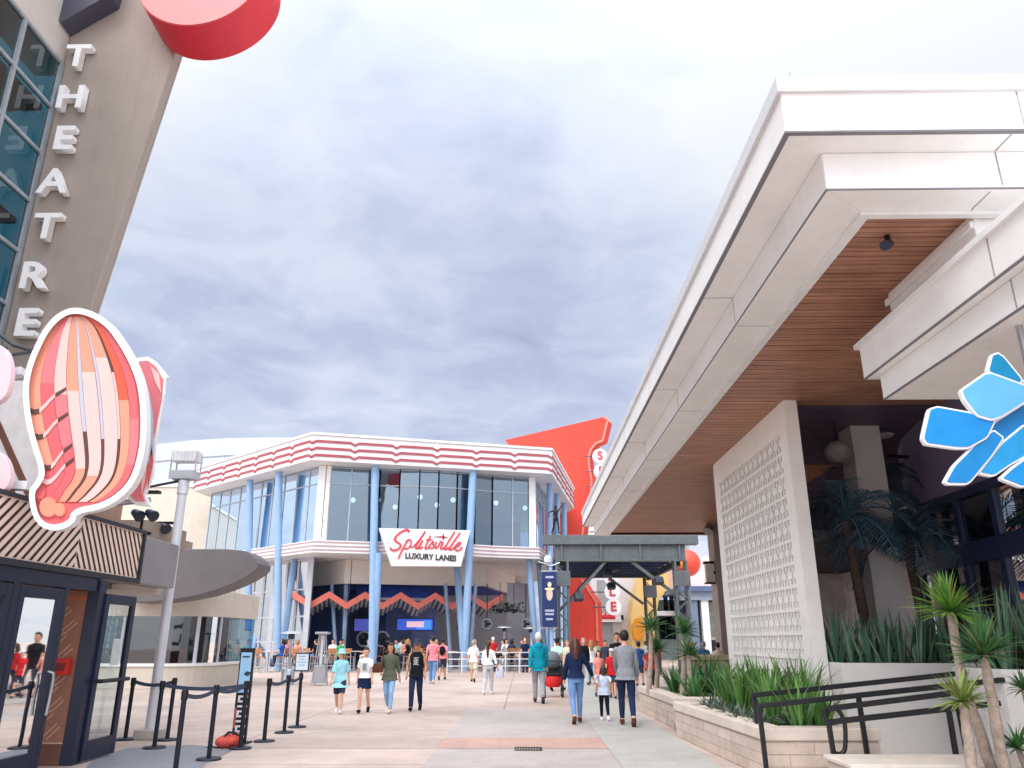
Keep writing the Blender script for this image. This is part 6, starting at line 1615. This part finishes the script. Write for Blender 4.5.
for s in (-1, 1):
    for y in (-.32, .44):
        m_ = MB(); m_.tube([(x0 + s * .26 - .025, sy + y, .12), (x0 + s * .26 + .025, sy + y, .12)], .12, 16); wl = m_.build('wheel', mat('rubber', '15151a', .8), stl, smooth=True)
        m_ = MB(); m_.tube([(x0 + s * .26 - .03, sy + y, .12), (x0 + s * .26 + .03, sy + y, .12)], .06, 12); m_.build('rim', STEEL, wl)
# ------------------------------------------------------------------ terrace furniture in front of the restaurant
CHM = mat('silver chair tube', 'b4b7bd', .35, .5, var=.05); CHB = mat('tan wooden chair back', 'b07a52', .5, var=.15, scale=6)
def make_chair():
    t = thing('bar_chair', 'silver bar chair with tan wooden back on the terrace', 'chair', (0, 0, 0), 'bar chairs on the terrace')
    for sx in (-1, 1):
        for sy in (-1, 1):
            m_ = MB(); m_.bar((sx * .21, sy * .21, 0), (sx * .18, sy * .18, .74), .035); m_.build('leg', CHM, t)
    m_ = MB(); m_.box(-.2, -.2, .741, .2, .2, .78); m_.build('seat', CHB, t, bevel=.01)
    m_ = MB()
    for sx in (-1, 1): m_.bar((sx * .18, .19, .74), (sx * .19, .25, 1.17), .03)
    m_.bar((-.2, -.2, .3), (.2, -.2, .3), .03); m_.bar((-.2, .2, .3), (.2, .2, .3), .03); m_.bar((-.2, -.2, .42), (-.2, .2, .42), .025); m_.bar((.2, -.2, .42), (.2, .2, .42), .025); m_.build('frame', CHM, t)
    m_ = MB(); m_.hexa([(-.2, .222, .92), (.2, .222, .92), (.2, .25, .92), (-.2, .25, .92)], [(-.21, .252, 1.18), (.21, .252, 1.18), (.21, .28, 1.18), (-.21, .28, 1.18)]); m_.build('backrest', CHB, t, bevel=.008)
    return t
def make_table():
    t = thing('high_table', 'round high table on the terrace', 'table', (0, 0, 0), 'high tables on the terrace')
    m_ = MB(); m_.lathe((0, 0, 1.0), [(.42, 0), (.44, .01), (.44, .035), (.42, .04)], 24); m_.build('tabletop', mat('pale table top', 'cfc9c2', .4), t)
    m_ = MB(); m_.tube([(0, 0, .04), (0, 0, .999)], .04, 10); m_.build('stem', CHM, t); m_ = MB(); m_.lathe((0, 0, 0), [(.28, 0), (.27, .02), (.05, .045)], 18); m_.build('base', CHM, t)
    return t
ch0, tb0 = make_chair(), make_table()
used = {'c': False, 't': False}
def put(kind, proto, loc, rz, lab, grp):
    if not used[kind]:
        used[kind] = True; proto.location = Vector(loc); proto.rotation_euler = (0, 0, rz); proto['label'] = lab; return proto
    return dup(proto, loc, rz, lab, grp)
TBL = [(270, 43.2, 'by the leftmost blue columns'), (302, 43.6, 'behind the framed notice'), (333, 44.6, 'behind the girl in aqua'), (356, 44.2, 'behind the girl in white'), (394, 44.8, 'behind the woman in olive'),
       (418, 45.4, 'behind the man in black'), (450, 43.2, 'left of the right columns'), (489, 44.0, 'behind the railing\'s left end'), (509, 45.2, 'behind the railing\'s middle'), (526, 44.4, 'behind the railing\'s right end')]
seated = [('light', 'blue', 'dark', 'bob'), ('light', 'salmon', 'blond', 'bob'), ('mid', 'black', 'dark', 'short'), ('light', 'pink', 'brown', 'long'), ('light', 'white', 'brown', 'short'), ('tan', 'navy', 'dark', 'short'), ('light', 'grey', 'grey', 'short'),
          ('mid', 'white', 'dark', 'bob'), ('light', 'black', 'blond', 'long'), ('light', 'aqua', 'brown', 'short'), ('mid', 'maroon', 'dark', 'short'), ('light', 'cream', 'grey', 'short'), ('light', 'salmon', 'brown', 'bob'), ('mid', 'navy', 'grey', 'short'),
          ('light', 'lightgrey', 'dark', 'short'), ('light', 'green', 'dark', 'short'), ('light', 'white', 'blond', 'long'), ('mid', 'shade', 'dark', 'bob'), ('light', 'red', 'brown', 'short'), ('light', 'white', 'dark', 'short')]
seated = seated + [seated[(i * 7 + 3) % 20] for i in range(14)]
colname = dict(blue='blue', salmon='salmon pink', black='black', pink='pink', white='white', navy='navy', grey='grey', aqua='aqua', maroon='maroon', cream='cream', lightgrey='pale grey', green='green', shade='slate', red='red')
si = 0
side = {0: 'nearest us', 1: 'on its right', 2: 'on its far side', 3: 'on its left'}
hairname = dict(dark='dark', blond='fair', brown='brown', grey='grey')
for ti, (u, Y, wh) in enumerate(TBL):
    c = P(u, 640, Y=Y); c.z = 0
    put('t', tb0, c, 0, 'high table ' + wh, 'high tables on the terrace')
    for j in range(4):
        a = R(90 * j + 12 * ((ti % 3) - 1)); pos = Vector((c.x + math.sin(a) * .78, c.y - math.cos(a) * .78, 0))
        if j == 2 and ti % 3 == 0: continue
        put('c', ch0, pos, a + math.pi, 'bar chair ' + side[j] + ' at table ' + wh, 'bar chairs on the terrace')
        sit = (ti * 7 + j * 3) % 4 != 1 if j != 0 else ti in (1, 5, 8)
        if sit and si < len(seated):
            sk, tcn, hcn, hst = seated[si]; si += 1
            person('seated ' + colname[tcn] + '-topped guest ' + side[j] + ' at table ' + wh, (pos.x, pos.y, 0), math.degrees(a) + 180, 1.68 + .08 * rng.random(), skin=sk, top=(tcn, 'short', .9), bottom=(rng.choice(['denim', 'shade', 'black', 'cream']), 'pants'),
                   shoes='shade', hair=(hcn, hst), pose='sit', seat=.76, fem=1 if hst in ('bob', 'long') else 0, group='guests seated on the terrace')
# white railing at the right, in front of the terrace
r0, r1 = P(447, 672, Y=41.6), P(534, 671, Y=42.2)
rl = thing('terrace_railing', 'low white tubular railing around the right part of the terrace', 'railing', (r0.x, 41.6, 0))
RLM = mat('white railing paint', 'd9dce0', .4, var=.04); pa, pb_ = Vector((r0.x, 41.6, 0)), Vector((r1.x, 42.2, 0)); n = 6
m_ = MB()
for z in (.35, .68, 1.0): m_.bar(pa + Vector((0, 0, z)), pb_ + Vector((0, 0, z)), .045)
m_.build('rail', RLM, rl)
for k in range(n + 1):
    q = pa.lerp(pb_, k / n); m_ = MB(); m_.bar(q, q + Vector((0, 0, 1.03)), .05); m_.build('post', RLM, rl)
# patio heaters
def mushroom(u, Y, vt, lab):
    c = P(u, 640, Y=Y); h = P(u, vt, Y=Y).z
    t = thing('patio_heater', lab, 'patio heater', (c.x, Y, 0), 'patio heaters on the terrace')
    m_ = MB(); m_.lathe((c.x, Y, 0), [(.24, 0), (.24, .5), (.2, .56), (.06, .6)], 20); m_.build('tank_cover', STEEL, t, smooth=True)
    m_ = MB(); m_.tube([(c.x, Y, .6), (c.x, Y, h - .3)], .04, 10); m_.build('pole', STEEL, t, smooth=True); m_ = MB(); m_.lathe((c.x, Y, h - .3), [(.09, 0), (.12, .05), (.12, .2)], 16); m_.build('burner', GSD, t, smooth=True)
    m_ = MB(); m_.lathe((c.x, Y, h - .1), [(.45, 0), (.44, .02), (.2, .09), (.02, .1)], 24); m_.build('reflector', mat('pale heater hood', 'c9ccd0', .35, .4), t, smooth=True)
mushroom(291, 31, 631, 'mushroom patio heater behind the framed notice')
mushroom(504, 46, 626, 'mushroom patio heater left behind the white railing'); mushroom(530.5, 46.5, 627, 'mushroom patio heater beside the right slanted columns')
c = P(322.5, 640, Y=30.5); hp_ = P(322, 632, Y=30.5).z
t_ = thing('patio_heater', 'tall pyramid patio heater with thin steel legs by the girl in aqua', 'patio heater', (c.x, 30.5, 0), 'patio heaters on the terrace')
for sx in (-1, 1):
    for sy in (-1, 1): m_ = MB(); m_.bar((c.x + sx * .24, 30.5 + sy * .24, 0), (c.x + sx * .1, 30.5 + sy * .1, hp_ - .08), .035); m_.build('leg', STEEL, t_)
m_ = MB(); m_.box(c.x - .2, 30.3, .1, c.x + .2, 30.7, .72); m_.build('tank_box', STEEL, t_, bevel=.01)
m_ = MB(); m_.tube([(c.x, 30.5, .73), (c.x, 30.5, hp_ - .1)], .06, 12); m_.build('glass_tube', mat('milky glass tube', 'cfd3d8', .2), t_, smooth=True)
m_ = MB(); m_.box(c.x - .24, 30.26, hp_ - .08, c.x + .24, 30.74, hp_); m_.build('cap', STEEL, t_, bevel=.01)
# round drum fans on the dark back wall
for i, (u, v, lab) in enumerate(((364, 639, 'round drum fan left of the middle column'), (382, 639, 'round drum fan right of the middle column'), (487, 624, 'round wall fan by the left end of the grey pier'), (526, 624, 'round wall fan by the right end of the grey pier'))):
    c = P(u, v, Y=47.4 if i > 1 else 48.6); t_ = thing('drum_fan', lab, 'fan', (c.x, c.y, c.z), 'round fans under the terrace roof')
    m_ = MB(); n = 20; r_ = .42 if i < 2 else .28
    m_.tube([c + Vector((math.cos(2 * math.pi * k / n) * r_, 0, math.sin(2 * math.pi * k / n) * r_)) for k in range(n + 1)], .06, 6); m_.build('ring', mat('grey fan ring', '8d939c', .4, .3), t_, smooth=True)
    for k in range(3): m_ = MB(); m_.obox(c + Vector((math.cos(k * 2.1) * .18, .03, math.sin(k * 2.1) * .18)), (.3, .02, .13), 0, R(25), -k * 2.1); m_.build('blade', BLACKM, t_)
    m_ = MB(); m_.ball(c, .09, 10); m_.build('hub', BLACKM, t_)
    m_ = MB()
    if i < 2: m_.tube([(c.x, c.y, 0), (c.x, c.y, c.z - r_)], .04, 8)
    else: m_.tube([(c.x, c.y, c.z + r_), (c.x, c.y, 4.8)], .03, 8)
    m_.build('pole', BLACKM, t_)
for u, lab in ((500, 'dark hanging plant basket under the left part of the grey pier'), (514, 'dark hanging plant basket under the right part of the grey pier')):
    c = P(u, 609, Y=46.8); t_ = thing('hanging_basket', lab, 'hanging basket', c); rr = random.Random(u); m_ = MB()
    for k in range(90):
        a, e = rr.uniform(0, 6.28), rr.uniform(-.6, .9); d = Vector((math.cos(a) * math.cos(e) * .75, math.sin(a) * .4, math.sin(e) * .5)); q = c + d * rr.uniform(.5, 1)
        s = Vector((rr.uniform(-1, 1), rr.uniform(-1, 1), rr.uniform(-1, 1))).normalized() * .1; w_ = Vector((rr.uniform(-1, 1), rr.uniform(-1, 1), rr.uniform(-1, 1))).normalized() * .06
        m_.quad(q - s, q + w_, q + s, q - w_)
    m_.build('foliage', mat('dark leaf', '1f2a24', .6, var=.3), t_, recalc=False)
    m_ = MB(); m_.lathe((c.x, c.y, c.z - .12), [(.05, -.12), (.22, 0), (.26, .12)], 14); m_.build('basket', BLACKM, t_); m_ = MB(); m_.tube([(c.x, c.y, c.z), (c.x, c.y, 4.8)], .02, 6); m_.build('chain', BLACKM, t_)
# ------------------------------------------------------------------ plants
def leafmat(name, c1, c2, rough=.45):
    m = mat(name, c1, rough, var=.2, scale=3, spec=.4)
    nt = m.node_tree; N = nt.nodes; L = nt.links; b = N['Principled BSDF']
    oi = N.new('ShaderNodeNewGeometry'); cr = N.new('ShaderNodeValToRGB'); cr.color_ramp.elements[0].color = (*lin(c2), 1); cr.color_ramp.elements[1].color = (*lin(c1), 1)
    if 'palm' not in name:
        cr.color_ramp.elements[0].position = .12; q_ = cr.color_ramp.elements.new(.05); q_.color = (*lin('8a7a4c'), 1); q_ = cr.color_ramp.elements.new(.07); q_.color = (*lin(c2), 1)
    L.new(oi.outputs['Random Per Island'], cr.inputs[0]); src = b.inputs['Base Color'].links[0].from_node; L.new(cr.outputs[0], src.inputs['A'])
    b.inputs['Transmission Weight'].default_value = 0
    return m
LF = leafmat('fresh strap leaf', '6f9a4c', '3c6a34'); LY = leafmat('yucca leaf', '7fa83e', '3f7434'); LS = leafmat('snake plant leaf', '6f8f72', '2f5446'); LDK = leafmat('dark palm leaf', '587e8e', '2f4a60'); LGR = leafmat('grey green rosette', '6d7f74', '39493f')
LDR = leafmat('dracaena leaf', '5b8f52', '34653c'); TRK = mat('pale knobbly trunk', 'a8988c', .9, var=.25, scale=14, bump=.9, bscale=22); TRK2 = mat('dark palm trunk', '4a3a34', .9, var=.3, scale=10, bump=.8)
def blade(mb, b, d, L_, w, droop, rr, n=6, fold=.35, tipw=.06, belly=.35):
    """one strap-shaped leaf: rises along d and bends over under its weight"""
    d = Vector(d).normalized(); h = Vector((d.x, d.y, 0)); h = h.normalized() if h.length > .05 else Vector((rr.uniform(-1, 1), rr.uniform(-1, 1), 0)).normalized()
    s = d.cross(Vector((0, 0, 1))); s = s.normalized() if s.length > .05 else Vector((-h.y, h.x, 0))
    tw = rr.uniform(-.6, .6); p = Vector(b); rows = []
    for k in range(n + 1):
        t = k / n; ww = w * (.5 + .5 * min(1, t / belly)) if t < belly else w * (1 - ((t - belly) / (1 - belly)) ** 1.6 * (1 - tipw))
        dd = (d + Vector((h.x * .25, h.y * .25, -1)) * (droop * t * t)).normalized(); ss = (s * math.cos(tw * t) + dd.cross(s) * math.sin(tw * t)).normalized(); nn = ss.cross(dd)
        rows.append((p - ss * ww / 2 + nn * fold * ww * .5, p.copy(), p + ss * ww / 2 + nn * fold * ww * .5)); p = p + dd * (L_ / n)
    vs = [q for r_ in rows for q in r_]; fs = []
    for k in range(n):
        for j in range(2): fs.append((k * 3 + j, k * 3 + j + 1, k * 3 + j + 4, k * 3 + j + 3))
    mb.add(vs, fs)
def clump(name, lab, cat, pos, seed, n, L_, w, m, spread=.5, droop=.5, rad=.12, group=None, L2=.6, tipw=.05, fold=.35):
    rr = random.Random(seed); t = thing(name, lab, cat, pos, group); mb = MB()
    for k in range(n):
        a = rr.uniform(0, 6.283); e = rr.random() ** .8 * spread; b = Vector(pos) + Vector((math.cos(a), math.sin(a), 0)) * rad * rr.random()
        blade(mb, b, (math.cos(a) * e, math.sin(a) * e, 1), L_ * rr.uniform(L2, 1), w * rr.uniform(.75, 1.15), droop * rr.uniform(.3, 1.5), rr, tipw=tipw, fold=fold)
    mb.build('leaves', m, t, smooth=True, recalc=False); return t
ordn = ['first', 'second', 'third', 'fourth', 'fifth', 'sixth', 'seventh', 'eighth', 'ninth', 'tenth', 'eleventh', 'twelfth', 'thirteenth', 'fourteenth']
zs0 = .47
k = 0
for (x, y, h) in ((3.55, 10.85, .74), (3.2, 11.35, .55), (3.95, 11.2, .62), (3.5, 11.8, .9), (4.1, 12.1, 1.0), (3.7, 12.6, .95), (3.45, 13.2, .98), (4.2, 13.0, 1.05), (3.9, 13.8, 1.0), (3.5, 14.3, .85), (4.25, 14.3, .9)):
    if h < .6: continue
    clump('strap_leaf_plant', ['tall', 'broad', 'full'][k % 3] + ' green strap-leaved plant, ' + ordn[k] + ' counted from the near end of the front planter', 'plant', (x, y, zs0), 40 + k, 34, h, .062, LF, .5, .75, .12, 'strap-leaved plants in the near stone planter'); k += 1
k = 0
for (x, y) in ((3.15, 11.25), (3.12, 11.95), (3.1, 12.6), (3.08, 13.25), (3.05, 13.9), (3.3, 14.4), (3.6, 11.2)):
    clump('rosette_plant', 'grey-green spidery rosette in the near planter, ' + ordn[k] + ' from its near end', 'plant', (x, y, zs0), 80 + k, 46, .36, .032, LGR, 1.5, .9, .06, 'rosettes in the near stone planter'); k += 1
k = 0
for (x, y, h) in ((3.35, 16.25, .7), (3.9, 16.6, .95), (3.5, 17.4, .95), (4.0, 18.0, 1.1), (3.4, 18.8, .8), (4.1, 19.2, 1.0)):
    clump('agave_plant', 'spreading dark green leafy plant in the middle planter, ' + ordn[k] + ' from its near end', 'plant', (x, y, zs0), 120 + k, 44, h, .05, LDR, .9, .9, .1, 'leafy plants in the middle stone planter'); k += 1
# ground cover of low herbs over the middle planter front
rr = random.Random(5); m_ = MB()
for k in range(420):
    x, y = rr.uniform(3.15, 4.3), rr.uniform(16.02, 16.9); a = rr.uniform(0, 6.28); blade(m_, (x, y, zs0), (math.cos(a) * .9, math.sin(a) * .9, .8), rr.uniform(.12, .3), .03, .9, rr, n=3)
o_ = m_.build('ground_cover', LF, None, smooth=True, recalc=False); tag(o_, 'low fresh green ground cover at the front of the middle planter', 'ground cover', kind='stuff')
def crown(mb, c, n, L_, w, rr, up=1.0, droop=.5, low=-.35):
    for k in range(n):
        z = low + (1 - low) * rr.random() ** .8; a = rr.uniform(0, 6.283); h = math.sqrt(max(0, 1 - z * z)); blade(mb, c, (h * math.cos(a), h * math.sin(a), z * up), L_ * rr.uniform(.7, 1.05), w * rr.uniform(.8, 1.2), droop * rr.uniform(.3, 1.3), rr, n=5, belly=.3, tipw=.03)
def yucca(name, lab, path, r, L_, w, m, seed, n=95, group=None, cat='yucca', crowns=None):
    rr = random.Random(seed); t = thing(name, lab, cat, path[0], group)
    P_ = [Vector(p) for p in path]; pp_ = []
    for a, b in zip(P_, P_[1:]):
        for k in range(6): q = a.lerp(b, k / 6); pp_.append(q + Vector((rr.uniform(-1, 1), rr.uniform(-1, 1), 0)) * r * .12)
    pp_.append(P_[-1]); m_ = MB(); m_.tube(pp_, [r * (1.12 - .3 * k / len(pp_)) * rr.uniform(.92, 1.1) for k in range(len(pp_))], 12); m_.build('trunk', TRK, t, smooth=True)
    m_ = MB(); crown(m_, P_[-1], n, L_, w, rr); m_.build('crown', m, t, smooth=True, recalc=False); return t
# dracaenas in the middle planter
for i, (u, v, ub, vb, Y, lab) in enumerate(((651, 628, 648, 684, 18.4, 'thin dracaena with leaning pale trunk, left in the middle planter'), (656, 650, 656, 686, 18.9, 'short dracaena behind the leaning one in the middle planter'), (683.5, 632, 682, 690, 17.0, 'tallest dracaena with straight pale trunk in the middle planter'), (688.5, 655, 688, 690, 16.6, 'lower dracaena close beside the tallest one'))):
    a, b = P(ub, vb, Y=Y), P(u, v, Y=Y); a.z = zs0; yucca('dracaena', lab, [a, a.lerp(b, .5) + Vector((.03, 0, 0)), b], .055, .46, .04, LDR, 200 + i, 90, 'dracaenas in the middle planter', 'dracaena')
# three young yuccas near us at the right
yk = thing('yucca_pot', 'low pale stone planter bed at the lower right under the yuccas', 'planter', (5.25, 8.5, 0))
m_ = MB(); m_.box(4.5, 7.6, 0, 6.6, 8.95, .3); m_.build('wall', mat('pale stone', 'cfc2b6'), yk, bevel=.02); m_ = MB(); m_.box(4.56, 7.66, .301, 6.54, 8.89, .33); m_.build('soil', SOIL, yk)
for i, (u, v, um, vm_, ub, vb, Y, r, L_, n, lab, mm) in enumerate(((951, 612, 962, 680, 996, 790, 8.7, .05, .5, 120, 'tallest young yucca with bright green crown above the handrails', LY), (984, 655, 994, 710, 1008, 790, 8.35, .05, .47, 110, 'yucca with drooping crown right of the tallest one', LDR), (963, 702, 967, 735, 977, 800, 8.1, .048, .36, 85, 'shortest yucca with yellowish crown and pale trunk', leafmat('yellow green yucca leaf', '9aa95a', '5c8040')))):
    a, c_, b = P(ub, vb, Y=Y), P(um, vm_, Y=Y), P(u, v, Y=Y); a.z = .33; yucca('yucca', lab, [a, c_, b], r, L_, .036, mm, 300 + i, n, 'young yuccas at the right')
for i, (u, v, lab) in enumerate(((1018, 748, 'small low yucca at the lower right corner'), (1024, 690, 'small leafy sprout at the right edge above the low yucca'))):
    c_ = P(u, v, Y=8.5); t_ = thing('yucca', lab, 'yucca', (c_.x, 8.5, .33)); rr = random.Random(400 + i); m_ = MB(); m_.tube([(c_.x + .05, 8.5, .33), c_], .03, 8); m_.build('trunk', TRK, t_); m_ = MB(); crown(m_, c_, 50, .26, .03, rr); m_.build('crown', LDR, t_, smooth=True, recalc=False)
# snake plants in the white boxes
k = 0
for x in (4.98, 5.2, 5.45, 5.68, 5.92, 6.15, 6.4, 6.65, 6.85):
    rr = random.Random(500 + k); clump('snake_plant', ('upright', 'tall', 'splayed')[k % 3] + ' snake plant in the long white box, ' + ordn[k] + ' from the screen wall', 'snake plant', (x, 12.8 + .35 * rr.random(), 1.12), 500 + k, 20, .9 + .25 * rr.random(), .062, LS, .42, .12, .12, 'snake plants in the long white box', .55, .1, .5); k += 1
k = 0
for x, y in ((6.05, 10.4), (6.15, 10.9), (6.45, 10.35), (6.5, 11.0), (6.85, 10.5), (6.9, 11.1), (7.2, 10.6), (7.5, 10.7)):
    clump('snake_plant', ('upright', 'tall', 'splayed')[k % 3] + ' snake plant in the curved white planter, ' + ordn[k] + ' from its curved end', 'snake plant', (x, y, 1.11), 540 + k, 24, 1.25, .065, LS, .4, .12, .14, 'snake plants in the curved white planter', .55, .1, .5); k += 1
# fan of palms under the roof
def palm(lab, base, top, r, nf, L_, seed, m=LDK):
    rr = random.Random(seed); t = thing('palm_tree', lab, 'palm tree', base, 'palms under the pavilion roof'); base, top = Vector(base), Vector(top)
    m_ = MB(); m_.tube([base, base.lerp(top, .5) + Vector((.05, 0, 0)), top], [r * 1.2, r, r * .8], 12); m_.build('trunk', TRK2, t, smooth=True)
    for k in range(nf):
        a = 6.283 * k / nf + rr.uniform(-.25, .25); el = rr.uniform(.2, 1.3); d = Vector((math.cos(a) * math.cos(el), math.sin(a) * math.cos(el), math.sin(el))); p = top.copy(); pts = [p.copy()]; ll = L_ * rr.uniform(.75, 1.1); n = 12
        h = Vector((math.cos(a), math.sin(a), 0))
        if top.x + h.x * L_ * .85 < 4.98 and top.y < 19: continue
        for j in range(n):
            d = (d + Vector((h.x * .03, h.y * .03, -.13 - .012 * j))).normalized(); p = p + d * (ll / n); pts.append(p.copy())
        m_ = MB(); m_.tube(pts, [.016 * (1 - .8 * j / n) + .003 for j in range(n + 1)], 5)
        for j in range(1, n + 1):
            for f_ in (0, .5):
                q = pts[j - 1].lerp(pts[j], f_); dd = (pts[j] - pts[j - 1]).normalized(); sd = dd.cross(Vector((0, 0, 1))).normalized()
                lw = L_ * .34 * math.sin(math.pi * min(1, (j + f_) / (n + 1)) * .9 + .15)
                for s in (1, -1): blade(m_, q, dd * .75 + sd * s + Vector((0, 0, .12)), max(.08, lw) * rr.uniform(.85, 1.1), .032, .9, rr, n=3, belly=.3)
        m_.build('frond', m, t, recalc=False)
for i, (u, v, Y, X0, lab, L_) in enumerate(((845, 520, 13.9, None, 'dark palm right behind the pierced screen wall', 1.5), (905, 540, 14.2, None, 'dark palm in front of the pale column', 1.65), (868, 492, 15.8, None, 'tall dark palm between screen wall and pale column', 1.4))):
    top = P(u, v, Y=Y); palm(lab, (top.x + .12, Y, .02), top, .09, 22, L_, 600 + i)
